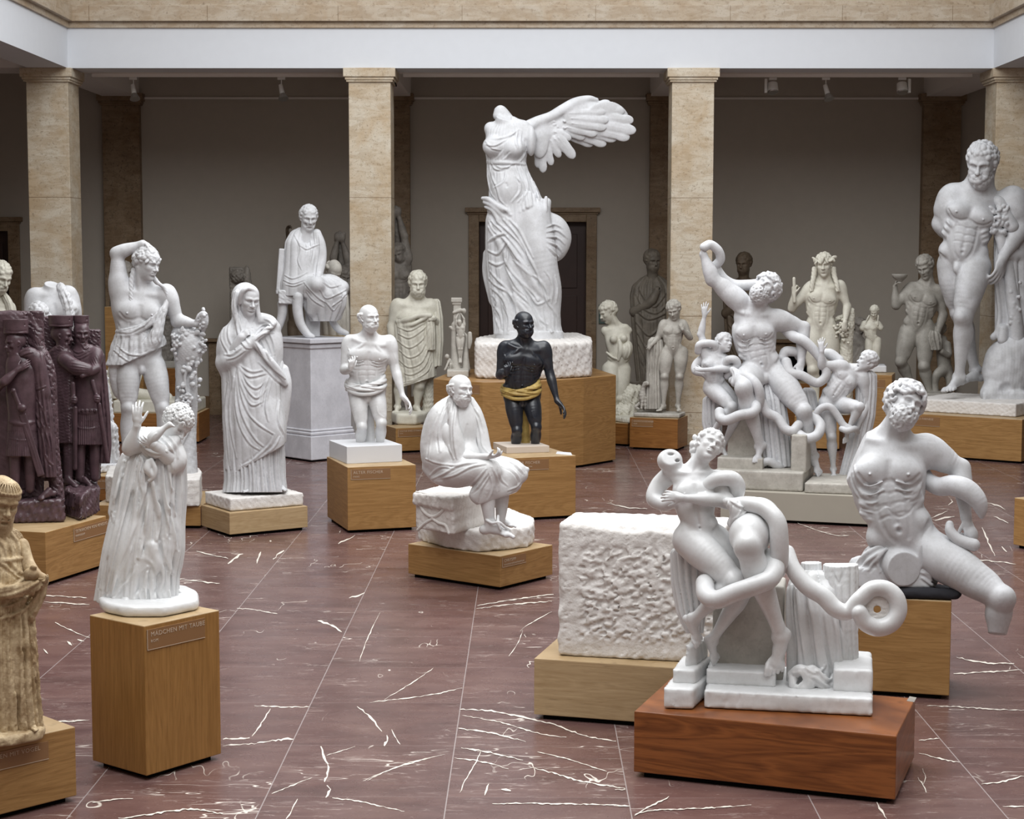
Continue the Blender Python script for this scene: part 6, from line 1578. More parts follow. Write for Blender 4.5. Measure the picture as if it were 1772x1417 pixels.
@statue_fn
def bird_girl():
    z = PEDTOP['bird'][0]; k = cv(0, 680, 3.5425); q = cv(0, 1000, 3.3975)
    O = outline([(-70, 1283), (-40, 1298), (20, 1293), (70, 1283), (81, 1272), (70, 1258), (0, 1250), (-60, 1262)], z); c = sum(O)/len(O)
    e = empty('statue', (c[0], c[1], z), 'weathered ochre stone statue of a girl holding a bird in her gathered dress', 'statue')
    rough_prism(e, O, z, z+.05, M_OLD, 'base', .35, 6, 1.2, 4)
    s = Sculpt(c[1]+.02, 1.4); s.part('body', M_OLD); R = rot(24, -20, 4)
    s.chain([(0, 950, 0, 24), (2, 925, 6, 20), (3, 900, 10, 20)], 8)
    s.chain([(36, 945, 0, 15), (46, 975, 10, 14), (62, 996, 30, 12), (74, 1002, 36, 10)], 6); s.chain([(-36, 945, 0, 15), (-44, 990, 10, 14), (-10, 1010, 36, 11)], 6)
    s.chain([(0, 950, 0, 20), (0, 1100, 0, 14), (48, 1236, 14, 10)], 4, smooth=False); s.chain([(0, 1100, 0, 14), (-30, 1240, 14, 10)], 4, smooth=False)
    hand(s, (62, 1000, 38), (.8, .3, .2), (-.2, -1, .2), 34, .6, .1, -1)
    foot(s, (50, 1246, 20), (.55, .3, .8), (0, -1, .1), 44); foot(s, (-30, 1250, 20), (-.2, .3, .9), (0, -1, .1), 44)
    head(s, (3, 869, 12), 86, R, None, None, female=True, seed=3, ears=False)
    s.part('hair', M_OLD); Rr = R; cc = vec(3, 869, 12)
    s.ell(cc+(vec(0, .15, -.1)*86)@R, np.array((.325, .365, .405))*86, R, 2)
    for a in np.linspace(-2.0, 2.0, 25):
        p = lambda y, r, z: tuple(cc+(vec(math.sin(a)*r, y, math.cos(a)*r*1.05-.05)*86)@R)
        s.chain([(*p(.24, .33, 0), 2.4), (*p(.17, .35, 0), 3.2), (*p(.09, .325, 0), 2.2)], 1)
    s.chain([(*tuple(cc+(vec(math.sin(a)*.33, .27, math.cos(a)*.36-.05)*86)@R), 4) for a in np.linspace(-2.2, 2.2, 24)], 2, sp=3)
    for a in np.linspace(-1.6, 1.6, 15):
        s.chain([(*tuple(cc+(vec(math.sin(a)*r*.95, y, math.cos(a)*r)*86)@R), 1.5) for y, r in ((.3, .36), (.42, .26), (.5, .1))], 1.5)
    s.part('bird', M_OLD); s.ell((54, 994, 46), (14, 12, 12), k=3); s.ell((58, 982, 52), (6, 5, 5), k=3)
    s.part('dress', M_OLD)
    s.drape([(0, 925, 0, 34, 20), (0, 945, 2, 40, 28), (0, 968, 3, 40, 30), (0, 1000, 4, 48, 34), (0, 1060, 4, 54, 38), (-2, 1120, 4, 60, 41), (-2, 1190, 4, 64, 42), (-2, 1268, 4, 70, 44)], ((22, 7, .3, .6, .75, .8), (51, 2.2, 0, 1), (9, 4, 1, .5)), k=5)
    s.plane((0, 1266, 4), (0, 1, -.2))
    s.folds(lines(k, '20,870 60,920 80,1000;60,850 110,920 120,1000;0,900 30,960 40,1010'), 2.5, .6)
    s.chain([(-40, 968, 4, 4), (-20, 970, 28, 4), (10, 970, 33, 4), (34, 966, 22, 4), (42, 966, 4, 4)], 3)
    s.chain([(74, 1004, 30, 9), (56, 1014, 46, 12), (28, 1022, 50, 12), (0, 1024, 48, 12), (-30, 1014, 40, 12)], 8)
    s.chain([(74, 1006, 26, 9), (70, 1024, 24, 11), (62, 1046, 22, 10), (54, 1066, 20, 8)], 6)
    s.folds(lines(k, '285,1150 200,1230 100,1290 0,1320;270,1180 200,1280 110,1350 0,1390;270,1130 180,1190 90,1230 0,1250;150,1130 90,1180 0,1200;280,1170 240,1290 190,1370;0,1040 60,1080 120,1130;60,1030 110,1090 150,1110'), 3.0, .65)
    s.folds(lines(q, '0,300 0,600 0,880;40,280 50,560 50,870;80,260 90,560 90,860;120,240 125,500 125,850;150,220 160,480 165,840;190,230 200,420 210,600'), 3.4, .7)
    s.rough(.35, 22, seed=3)
    s.build(e, M_OLD)

@statue_fn
def soldiers():
    z = PEDTOP['tetr'][0]; kt = cv(0, 530, 7.085); kb = cv(0, 720, 7.085)
    def block(pts, topv, nearpx, nm, sd):
        O = outline(pts, z); n = at_z(*nearpx, z); z1 = float(at_y(nearpx[0], topv, n[1])[2]); return O, z1
    O1, za = block([(72, 913), (115, 905), (100, 888), (-60, 893), (-60, 908), (24, 906)], 872, (72, 913), '', 1)
    c = sum(O1)/len(O1)
    lab = 'dark red stone pair of capped soldiers, %s'
    e = empty('statue_group', (c[0], c[1], z), 'dark red stone soldier pair at the left edge, shown with one cap and profile', 'statue group', 'dark red soldier pairs')
    rough_prism(e, O1, z, za, M_PORPH, 'base', .7, 9, 2, 3)
    s = Sculpt(c[1]-.0, 1.15)
    def cap_(hx, hy, hw, hh, w, rx): s.drape([(hx, hy, w, rx, rx*.9), (hx+.5, hy+hh, w, rx*.97, rx*.88)], (), k=1); s.groove([(hx-rx*.9, hy+hh-5), (hx, hy+hh-3), (hx+rx*.9, hy+hh-5)], 1.0, .7); s.ell((hx+rx*.7, hy+hh*.4, w+rx*.62), 1.5, k=.5, op='s')
    s.part('backing_slab', M_PORPH); s.chain([(20, 560, -28, 22), (20, 700, -28, 26), (20, 870, -28, 26)], 3); s.box((30, 700, -34), (46, 162, 22), rnd=4, k=6)
    s.chain([(50, 552, -22, 8), (62, 575, -20, 12), (66, 600, -18, 12), (82, 640, -16, 14), (86, 700, -16, 14), (90, 780, -16, 14), (100, 860, -14, 12)], 4)
    s.box((-10, 556, -30), (56, 14, 20), rnd=3, k=4); s.rough(1.2, 15, (40, 540, -60), (125, 900, 40), seed=4, kind='chip'); s.rough(.25, 12, seed=4)
    def soldier(nm, hx, hy, yaw, bx, base, flip, w=0, drawcap=True):
        s.part(nm, M_PORPH); Rr = rot(yaw, -4, 0)
        s.chain([(bx, hy+60, w, 20), (hx, hy+38, w, 14), (hx, hy+20, w, 11)], 6)
        head(s, (hx, hy, w+2), 44, Rr, None, None, seed=4, age=.3)
        s.drape([(hx*.5+bx*.5, hy+18, w, 13, 12), (hx*.3+bx*.7, hy+27, w, 23, 16), (bx, hy+42, w, 29, 20), (bx, hy+90, w+1, 28, 20), (bx, hy+120, w+1, 25, 19), (bx+1, hy+150, w, 26, 20)], (), k=4)
        s.drape([(bx+1, base-125, w, 24, 19), (bx+1, base-90, w, 27, 21), (bx+1, base-68, w, 28, 22)], ((46, 2.2, 0, 0, .6),), k=2)
        s.stroke([(bx-22, base-128), (bx, base-124), (bx+22, base-128)], 3.0, .7); s.stroke([(bx-24, base-100), (bx, base-96), (bx+24, base-100)], 1.0, .8)
        for dx in (-12, 14): s.chain([(bx+dx, base-75, w, 10.5), (bx+dx, base-45, w+1, 9.5), (bx+dx, base-12, w, 8)], 2)
    soldier('soldier', 26, 595, -62, 38, 858, 0, 6)
    foot(s, (86, 848, 8), (-.9, .3, .5), (0, -1, .1), 46, toes=False); foot(s, (34, 846, 4), (-.7, .2, .6), (0, -1, .1), 40, toes=False)
    cap_(27, 552, 0, 25, 4, 22.5)
    arm(s, (-14, 672, 10), (8, 660, 34), (30, 640, 32), 10, .2); hand(s, (30, 640, 32), (.9, -.55, 0), (0, 0, -1), 30, .2, .05, -1)
    s.part('cloak', M_PORPH)
    s.chain([(40, 612, 16, 8), (54, 614, 12, 13), (66, 640, 8, 15), (74, 680, 6, 14)], 5); s.drape([(66, 612, 0, 10, 16), (70, 660, 0, 12, 20), (76, 720, 0, 15, 22), (80, 780, 0, 15, 22), (84, 826, 0, 13, 20)], ((11, 3, 0, 1, .8),), k=5)
    s.folds(lines(kt, '130,680 250,560 350,520;140,720 280,600 400,560;190,890 320,1000 440,1020 560,980;180,930 330,1060 440,1300 480,1400;220,900 360,960 450,940;420,1080 520,1260 570,1400;340,760 420,900 450,1010'), 1.5, .7)
    s.folds(lines(kb, '430,0 520,250 560,480;480,0 590,300 640,600;540,0 620,250 660,560;560,480 600,560 650,600'), 1.6, .7)
    s.part('sword', M_PORPH); s.chain([(24, 676, 30, 3.6), (29, 690, 31, 3.6), (34, 702, 31, 4)], 1); s.ell((38, 706, 33), (8, 7, 6), k=2); s.ell((23, 676, 30), 5, k=1)
    s.box((55, 770, 24), (6.5, 56, 3.5), rot(0, 0, -17), 1.5); s.stroke(lines(kb, '270,40 420,450 490,720')[0], .9, .6)
    s.build(e, M_PORPH)
    # second pair
    O2 = outline([(141, 902), (173, 886), (168, 872), (112, 872), (113, 893)], z); c2 = sum(O2)/len(O2); zb = float(at_y(141, 856, O2[0][1])[2])
    e2 = empty('statue_group', (c2[0], c2[1], z), 'dark red stone soldier pair hugging, one in profile and one facing front', 'statue group', 'dark red soldier pairs')
    rough_prism(e2, O2, z, zb, M_PORPH, 'base', .9, 9, 2, 5)
    s = Sculpt(c2[1]+.02, 1.15); s.part('backing_slab', M_PORPH); s.box((96, 690, -30), (28, 142, 12), rnd=4, k=4); s.box((140, 700, -36), (34, 130, 10), rnd=4, k=4); s.rough(.8, 9, seed=4)
    soldier('soldier#b', 107, 582, 72, 104, 835, 0, 4); cap_(105, 545.5, 0, 20, 4, 22)
    foot(s, (116, 828, 8), (.9, .25, .4), (0, -1, .1), 44, toes=False)
    s.plane((102, 640, 17), (-.3, 0, 1), 1.5, (70, 598, -20), (123, 770, 60)); s.rough(.4, 9, (70, 598, 5), (123, 790, 60), seed=7)
    s.chain([(112, 622, 20, 13), (132, 636, 28, 14), (150, 640, 26, 12)], 4)
    for i in range(7): s.stroke([(120+i*.5, 622+i*5), (135, 625+i*4.6), (152, 630+i*3.4)], 1.1, .7)
    soldier('soldier#c', 141, 578, 8, 150, 838, 0, -2); cap_(140.5, 545.5, 0, 18, -2, 14)
    foot(s, (146, 828, 4), (.7, .3, .5), (0, -1, .1), 36, toes=False)
    arm(s, (166, 612, 4), (166, 638, 20), (142, 650, 34), 10, .2)
    for i in range(7): s.stroke([(150+i*3.2, 628-i*2.4), (156+i*3, 640-i*2.4)], 1.0, .6)
    s.folds(lines(kt, '860,510 960,570 1060,520 1090,460;850,540 960,610 1090,540;870,570 970,640 1110,570;1000,460 1040,520 1090,500'), 1.5, .7)
    for i in range(4): s.ell((142+i*7.2, 710, 20), (3, 3, 2), k=1); s.ell((142+i*7.2, 710, 22), 1.2, k=.4, op='s')
    s.part('cloak#b', M_PORPH); s.drape([(172, 612, -8, 8, 12), (176, 660, -8, 9, 14), (180, 720, -8, 10, 14), (182, 770, -8, 10, 13), (180, 802, -8, 9, 12)], ((9, 3, 0, 1, .8),), k=4)
    s.part('sword#b', M_PORPH)
    for (a, b, cc, d) in (((160, 660, 22), (168, 690, 26), (171, 700, 24), (186, 798, 12)), ((126, 664, 26), (128, 692, 28), (130, 706, 26), (130, 810, 18))):
        s.chain([(*a, 4.4), (*b, 3.2)], 1, smooth=False); s.ell((b[0], b[1], b[2]+3), (6.5, 8, 5), k=2)
        for j in range(4): s.groove([(b[0]-5, b[1]-6+j*4), (b[0]+5, b[1]-5+j*4)], .7, .8)
        s.chain([(*cc, 4.2), (*d, 4)], 1, smooth=False)
    s.build(e2, M_PORPH)

# ------------------------------------------------------------------ white plinth with the seated man
C_, c_ = ctr((539, 797), (470, 786), (614, 789), .02)
zt_ = float(at_y(544, 587, C_[0][1])[2]); pl_ = empty('plinth', (c_[0], c_[1], 0), 'tall white painted plinth with a moulded foot under the seated toga man', 'plinth')
def grow(C, c, f): return [c+(q-c)*f for q in C]
for nm, f, a, b, bv in (('foot_block', 1.0, .02, .30, .012), ('moulding', .975, .30, .345, .018), ('moulding', .945, .345, .375, .015), ('shaft', .90, .37, zt_-.10, .01), ('moulding', .94, zt_-.12, zt_-.055, .02), ('top_slab', 1.0, zt_-.055, zt_, .008)):
    bm = bmesh.new(); bm_prism(bm, grow(C_, c_[:2], f), a, b, pl_.location); bm_obj(nm, bm, M_PEDW, pl_, bevel=bv, segs=3)
bm = bmesh.new(); bm_prism(bm, grow(C_, c_[:2], .95), 0, .02, pl_.location); bm_obj('toe_kick', bm, M_BLACK, pl_)
PEDTOP['white'] = (zt_, C_)
@statue_fn
def seated_man():
    z = PEDTOP['white'][0]; k = cv(340, 340, 4.723); c = sum(C_)/4
    e = empty('statue', (c[0], c[1], z), 'white plaster statue of a clean-shaven man seated on a curved-leg chair', 'statue')
    s = Sculpt(c[1], 1.0); s.part('body', M_PLAST); R = rot(12, -10, 2)
    s.chain([(525, 424, 0, 18), (529, 406, 6, 12), (533, 388, 10, 10.5)], 5); s.chain([(508, 418, 6, 10), (508, 434, 10, 9)], 3, smooth=False)
    s.plane((508, 437, 10), (0, 1, .2), .4, (494, 430, 0), (520, 450, 30))
    s.chain([(553, 428, 10, 8), (553, 460, 16, 7.5), (550, 482, 30, 6)], 3); hand(s, (550, 482, 32), (-.3, 1, .3), (0, .1, -1), 20, .3)
    head(s, (534, 378, 10), 44, R, 'short', None, age=.6, seed=4)
    s.part('toga', M_PLAST)
    s.drape([(526, 404, 0, 24, 15), (525, 418, 2, 31, 21), (524, 440, 4, 33, 24), (522, 465, 4, 34, 27), (520, 490, 6, 36, 30), (518, 512, 6, 34, 30)], ((13, 1.4, 0, 1.5, .8),), k=4)
    s.ell((532, 412, 24), (12, 11, 12), k=4, op='s')
    s.chain([(548, 404, 8, 8), (555, 425, 12, 9), (556, 450, 14, 9), (551, 474, 22, 8)], 4)
    s.chain([(512, 498, 10, 18), (548, 492, 42, 15)], 6, smooth=False); s.chain([(540, 496, -6, 16), (570, 488, 10, 14), (592, 497, 16, 12)], 6)
    s.drape([(556, 492, 24, 30, 18), (562, 510, 24, 36, 20), (562, 530, 20, 34, 18), (560, 556, 16, 20, 12)], ((11, 4, 0, 1, .8),), k=6)
    s.chain([(548, 494, 40, 12), (545, 520, 34, 11), (540, 538, 28, 9)], 5); s.chain([(592, 500, 14, 9), (590, 526, 14, 8), (586, 548, 12, 6)], 4)
    s.folds(lines(k, '800,310 850,420 830,520 860,600;880,340 900,420 880,520;930,330 940,450 920,560;960,290 970,420 950,560 960,650;1000,290 1010,430 990,560 980,660;720,640 780,670 850,650 900,620;710,680 780,710 860,690 930,650;730,720 800,730 880,700;850,400 900,430 950,410 1000,390'), 1.3, .7)
    s.folds(lines(k, '880,700 930,760 1000,830 1080,880;900,780 960,850 1040,900;1010,760 1060,830 1150,800 1220,760;1040,700 1100,740 1180,720;1100,900 1170,850 1230,780;890,720 880,790 900,860;1060,860 1120,930 1160,880'), 1.5, .65)
    s.part('chair', M_PLAST)
    s.box((504, 514, 4), (22, 12, 24), rnd=2, k=2); s.box((485, 470, -6), (5, 40, 20), rot(0, 0, 4), 2, 2)
    s.chain([(489, 526, 14, 9), (488, 545, 14, 8), (482, 566, 14, 6.5), (476, 581, 14, 5)], 2)
    s.chain([(516, 514, 32, 9.5), (515, 536, 32, 9), (520, 560, 32, 8), (532, 578, 34, 6.5), (541, 583, 36, 4.5)], 2)
    s.chain([(574, 540, -6, 7), (576, 556, -6, 6.5), (586, 570, -6, 6), (600, 577, -6, 4.5)], 2)
    s.box((541, 560, -6), (13, 24, 10), rnd=3, k=2)
    s.rough(.4, 9, (470, 500, -60), (508, 530, 60), seed=4); s.plane((541, 585, 34), (0, 1, -.06), .2)
    s.build(e, M_PLAST)

@statue_fn
def cynic():
    z = PEDTOP['kynik'][0]; k = cv(560, 500, 4.723); q = cv(560, 340, 7.085)
    O = outline([(676, 730), (686, 735), (720, 736), (741, 732), (745, 727), (735, 723), (690, 723)], z); c = sum(O)/len(O)
    e = empty('statue', (c[0], c[1], z), 'cream plaster statue of a curly bearded bare-chested man with a wrapped cloak', 'statue')
    rough_prism(e, O, z, z+.14, M_CREAM, 'base', .05, 9, 3, 3)
    s = Sculpt(c[1]-.03, 1.0); s.part('body', M_CREAM); R = rot(2, -8, 0)
    t = Torso((700, 618, 0), (738, 618, 0), (690, 526, 2), (743, 526, 2), (720, 526, 6), (718, 572, 4))
    trunk(s, t, .8, 1.08); neck(s, t, (723, 492, 10), 42, R, 11)
    arm(s, (688, 528, 0), (678, 565, -2), (680, 604, 4), 10, .8); arm(s, (746, 528, 0), (758, 562, -2), (750, 550, 24), 9.5, .3)
    hand(s, (752, 552, 24), (-1, -.1, .2), (0, .3, -1), 20, .7)
    leg(s, (702, 630, 0), (692, 665, 6), (688, 704, 0), 15, (0, 0, 1)); foot(s, (688, 704, 0), (-.2, .2, 1), (0, -1, .1), 30)
    leg(s, (730, 630, 0), (726, 668, 8), (721, 704, 0), 15, (.2, 0, 1)); foot(s, (721, 704, 0), (.4, .2, .9), (0, -1, .1), 30)
    head(s, (723, 492, 10), 44, R, 'curly', 'full', age=.7, seed=5, ncurl=200, csize=.06)
    s.part('cloak', M_CREAM)
    s.drape([(716, 548, 2, 32, 22), (717, 565, 2, 34, 26), (718, 590, 2, 33, 26), (720, 615, 2, 33, 25), (722, 640, 2, 32, 24), (723, 672, 2, 31, 23)], ((11, 2, .3, 2.5, .8), (25, 1, 0, 2)), k=4)
    s.plane((715, 552, 0), (.3, -1, 0), 1, (680, 530, -60), (752, 566, 60)); s.plane((715, 664, 0), (.32, 1, 0), 1)
    s.drape([(754, 520, -4, 7, 10), (757, 550, 0, 9, 12), (758, 590, 0, 9, 12), (756, 634, 0, 7, 10)], ((8, 2.5, 0, 1, .8),), k=4); s.drape([(744, 552, 18, 7, 7), (745, 580, 20, 8, 7), (745, 606, 18, 8, 7)], ((7, 2, 0, 1, .8),), k=3)
    s.chain([(688, 556, 12, 4), (706, 553, 26, 4.5), (724, 546, 28, 4.5), (744, 546, 24, 5)], 3); s.chain([(690, 564, 12, 3), (712, 562, 28, 3.5), (736, 550, 26, 3.5)], 2)
    s.folds(lines(k, '610,310 700,340 800,290 860,250;605,360 700,400 800,340 860,280;605,420 700,480 800,420 860,320;620,500 700,560 790,520 850,400;620,580 700,640 800,600 860,480;640,680 720,700 820,640 870,520;650,760 740,740 840,680 880,600;850,300 840,400 840,490;890,270 890,380 890,500;640,780 720,760 810,720'), 1.5, .65)
    s.part('tree_stump', M_CREAM); s.chain([(742, 650, -12, 9), (742, 712, -12, 11)], 2, smooth=False); s.rough(.6, 9, seed=3)
    s.build(e, M_CREAM)

def nude(s, P, H, r, ar, hair='wavy', beard=None, m=.5, w=1.0, R=None, curl=150, seed=3, arms=True, female=False):
    """P: joints of a standing nude"""
    t = Torso(P['hA'], P['hB'], P['sA'], P['sB'], P['n'], P.get('mid')); trunk(s, t, m, w, glutes=False, female=female); neck(s, t, P['head'], H, R)
    if 'eA' in P: arm(s, P['sA'], P['eA'], P['wA'], ar, m)
    if 'eB' in P: arm(s, P['sB'], P['eB'], P['wB'], ar, m)
    if 'kA' in P: leg(s, P['hA'], P['kA'], P['aA'], r, P.get('fA', (0, 0, 1)), m)
    if 'kB' in P: leg(s, P['hB'], P['kB'], P['aB'], r, P.get('fB', (0, 0, 1)), m)
    head(s, P['head'], H, R, hair, beard, seed=seed, ncurl=curl, female=female)
    return t
@statue_fn
def boy_stump():
    e, c = on_plinth('boy', (1176, 724), (1095, 722), (1189, 719.5), 716.5, 'pale plaster statue of a boy leaning on a draped stump with a small dog', M_GREY)
    k = cv(1010, 400, 3.727); s = Sculpt(c[1], 1.0); s.part('body', M_GREY); R = rot(-14, -20, -6)
    nude(s, dict(hA=(1153, 612, 0), hB=(1179, 610, 0), sA=(1149, 560, 2), sB=(1181, 560, 0), n=(1166, 559, 4), mid=(1164, 586, 6), head=(1166, 537, 8), eA=(1138, 586, 4), wA=(1127, 597, 16), eB=(1194, 584, 2), wB=(1181, 570, 20), kA=(1150, 652, 8), aA=(1148, 702, 4), kB=(1176, 652, 6), aB=(1173, 702, -2)), 33, 12, 6.5, 'curly', m=.25, R=R)
    hand(s, (1127, 597, 16), (-.6, .7, .2), (0, .3, -1), 16, .5); hand(s, (1181, 570, 20), (-.4, -1, .1), (0, 0, -1), 16, .4)
    foot(s, (1148, 702, 4), (-.6, .25, .8), (0, -1, .1), 24); foot(s, (1173, 702, -2), (.2, .25, 1), (0, -1, .1), 24)
    s.part('tree_stump', M_GREY); s.drape([(1134, 588, 0, 11, 10), (1134, 605, 0, 13, 12), (1131, 640, 0, 11, 11), (1130, 708, 0, 13, 13)], ((13, 3.5, 0, .6, .7),), k=3); s.folds(lines(k, '430,730 420,860 430,1000;460,720 450,900 460,1080;490,720 480,860 470,960'), 1.2, .7)
    s.cap((1146, 606, -4), (1156, 608, -4), 2.5); s.plane((1130, 709, 0), (0, 1, -.05))
    s.part('dog', M_GREY); s.chain([(1114, 700, 4, 6), (1112, 686, 6, 6.5), (1113, 672, 8, 4), (1117, 664, 10, 4.5), (1121, 664, 14, 3)], 2); s.chain([(1112, 688, 10, 2.5), (1110, 706, 12, 2.2)], 1); s.chain([(1117, 690, 8, 2.5), (1117, 707, 10, 2.2)], 1)
    s.chain([(1112, 694, 4, 3), (1100, 704, 4, 2.5), (1106, 708, 4, 2)], 1); s.rough(.4, 6, seed=3); s.plane((1114, 710, 4), (0, 1, -.05))
    s.build(e, M_GREY)
@statue_fn
def helmet_torso():
    z = PEDTOP['helm'][0]; O = outline([(1052, 728), (1090, 733), (1122, 726), (1112, 716), (1060, 718)], z); c = sum(O)/len(O)
    e = empty('statue', (c[0], c[1], z), 'pale plaster statue of an armless figure in profile with a helmet at the hip', 'statue')
    rough_prism(e, O, z, z+.06, M_CREAM, 'base', .5, 6, 1, 3)
    s = Sculpt(c[1], 1.0); s.part('body', M_CREAM); R = rot(-68, -16, -6)
    t = Torso((1056, 632, 4), (1082, 634, 0), (1049, 573, 4), (1082, 568, 0), (1066, 566, 4), (1070, 600, 6)); trunk(s, t, .3, .95, female=True); neck(s, t, (1052, 541, 6), 35, R, 8)
    s.ell((1046, 572, 6), (6, 7, 6), k=4); s.chain([(1082, 568, 0, 7), (1087, 572, -2, 7)], 3, smooth=False)
    leg(s, (1056, 640, 6), (1058, 690, 12), (1060, 735, 2), 15, (0, 0, 1), .4); leg(s, (1078, 640, 0), (1074, 690, 4), (1070, 735, -4), 14, (0, 0, 1), .4)
    head(s, (1052, 541, 6), 36, R, 'curly', None, seed=4, ncurl=150)
    s.part('helmet', M_CREAM); s.ell((1084, 606, 10), (11, 17, 14), rot(0, 0, 12), 2); s.chain([(1072, 590, 16, 4), (1074, 606, 20, 5), (1070, 622, 18, 3)], 2); s.folds(lines(cv(1010, 400, 3.727), '290,710 300,770 280,830;270,700 275,770 260,830'), 1.1, .6)
    s.part('belt', M_CREAM); s.stroke; s.chain([(1050, 610, 14, 2), (1060, 618, 20, 2), (1070, 622, 18, 2)], 1)
    s.part('rock', M_CREAM); s.ell((1090, 690, 0), (18, 26, 18), k=4); s.ell((1080, 714, 6), (22, 16, 18), k=6); s.ell((1104, 680, -4), (9, 14, 10), k=6); s.rough(1.5, 16, seed=5); s.plane((1085, 728, 0), (0, 1, -.06))
    s.build(e, M_CREAM)
@statue_fn
def wreathed_youth():
    e, c = on_plinth('diony', (1450, 722), (1377, 721), (1463, 716), 709, 'creamy plaster statue of a wreathed youth with long curls holding a short staff', M_CREAM)
    s = Sculpt(c[1], 1.0); s.part('body', M_CREAM); R = rot(-6, -4, -2)
    nude(s, dict(hA=(1408, 574, 0), hB=(1434, 572, 0), sA=(1404, 496, 0), sB=(1453, 494, 0), n=(1428, 490, 4), mid=(1420, 536, 4), head=(1426, 459, 8), eA=(1370, 534, 6), wA=(1374, 508, 18), eB=(1466, 530, 2), wB=(1462, 558, 16), kA=(1407, 640, 8), aA=(1413, 698, 0), kB=(1440, 640, 4), aB=(1444, 700, -8)), 42, 17, 8.5, 'wavy', m=.35, w=.98, R=R, female=False)
    hand(s, (1374, 508, 18), (0, -1, .1), (.6, 0, -.8), 24, .75, .05, 1); hand(s, (1462, 558, 16), (-.1, 1, .2), (-.2, 0, -1), 24, .35)
    foot(s, (1413, 702, 0), (-.1, .3, 1), (0, -1, .1), 34); foot(s, (1444, 702, -8), (.2, .3, 1), (0, -1, .1), 34)
    s.part('hair', M_CREAM); wreath(s, (1426, 459, 8), 42, R, .4, .26, 15, .13); 
    for x in (-1, 1): locks(s, [(1426+x*16, 464, 6), (1426+x*18, 478, 10), (1427+x*21, 490, 14), (1427+x*23, 504, 16)], 3, 3)
    s.part('staff', M_CREAM); s.cap((1374, 482, 20), (1375, 522, 20), 2.8)
    s.part('tree_stump', M_CREAM); s.chain([(1474, 538, -4, 5), (1470, 560, -4, 9), (1464, 600, -4, 12), (1462, 712, -4, 14)], 3); s.chain([(1448, 552, -4, 4), (1460, 548, -2, 5)], 2, smooth=False)
    rs = np.random.RandomState(4)
    for i in range(50): s.ell((1458+rs.randn()*7, 572+rs.randn()*8, 8+rs.rand()*8), 2.6, k=.7)
    s.rough(.6, 9, seed=4); s.build(e, M_CREAM)
@statue_fn
def small_youth():
    e, c = on_plinth('young', (1534, 645), (1496, 645), (1541, 641), 633, 'small pale plaster statue of an armless youth looking down, on a white block', M_WHITEST, rgh=0)
    s = Sculpt(c[1]+.02, .8); s.part('body', M_CREAM); R = rot(-8, -26, 4)
    t = nude(s, dict(hA=(1504, 592, 0), hB=(1518, 590, 0), sA=(1496, 560, 0), sB=(1519, 560, 0), n=(1508, 557, 2), mid=(1506, 576, 3), head=(1513, 540, 6), kA=(1504, 628, 4), aA=(1505, 660, 0), kB=(1516, 628, 3), aB=(1515, 660, 0)), 22, 7.8, 5, 'wavy', m=.4, w=1.02, R=R)
    for a, b in (((1496, 560, 0), (1492, 568, 1)), ((1519, 560, 0), (1524, 567, 0))): s.chain([(*a, 5.5), (*b, 5.2)], 2, smooth=False)
    for x in (-1, 1): locks(s, [(1512+x*8, 546, 6), (1509+x*10, 556, 6), (1508+x*11, 563, 6)], 1.0, 2)
    s.plane((1510, 634, 0), (0, 1, 0)); s.build(e, M_CREAM)
Cb_ = pedestal('bacch', (1640, 757), (1548, 754), (1656, 750), 694, 'oak plinth half hidden behind the giant bearded man, under the youth raising a cup')
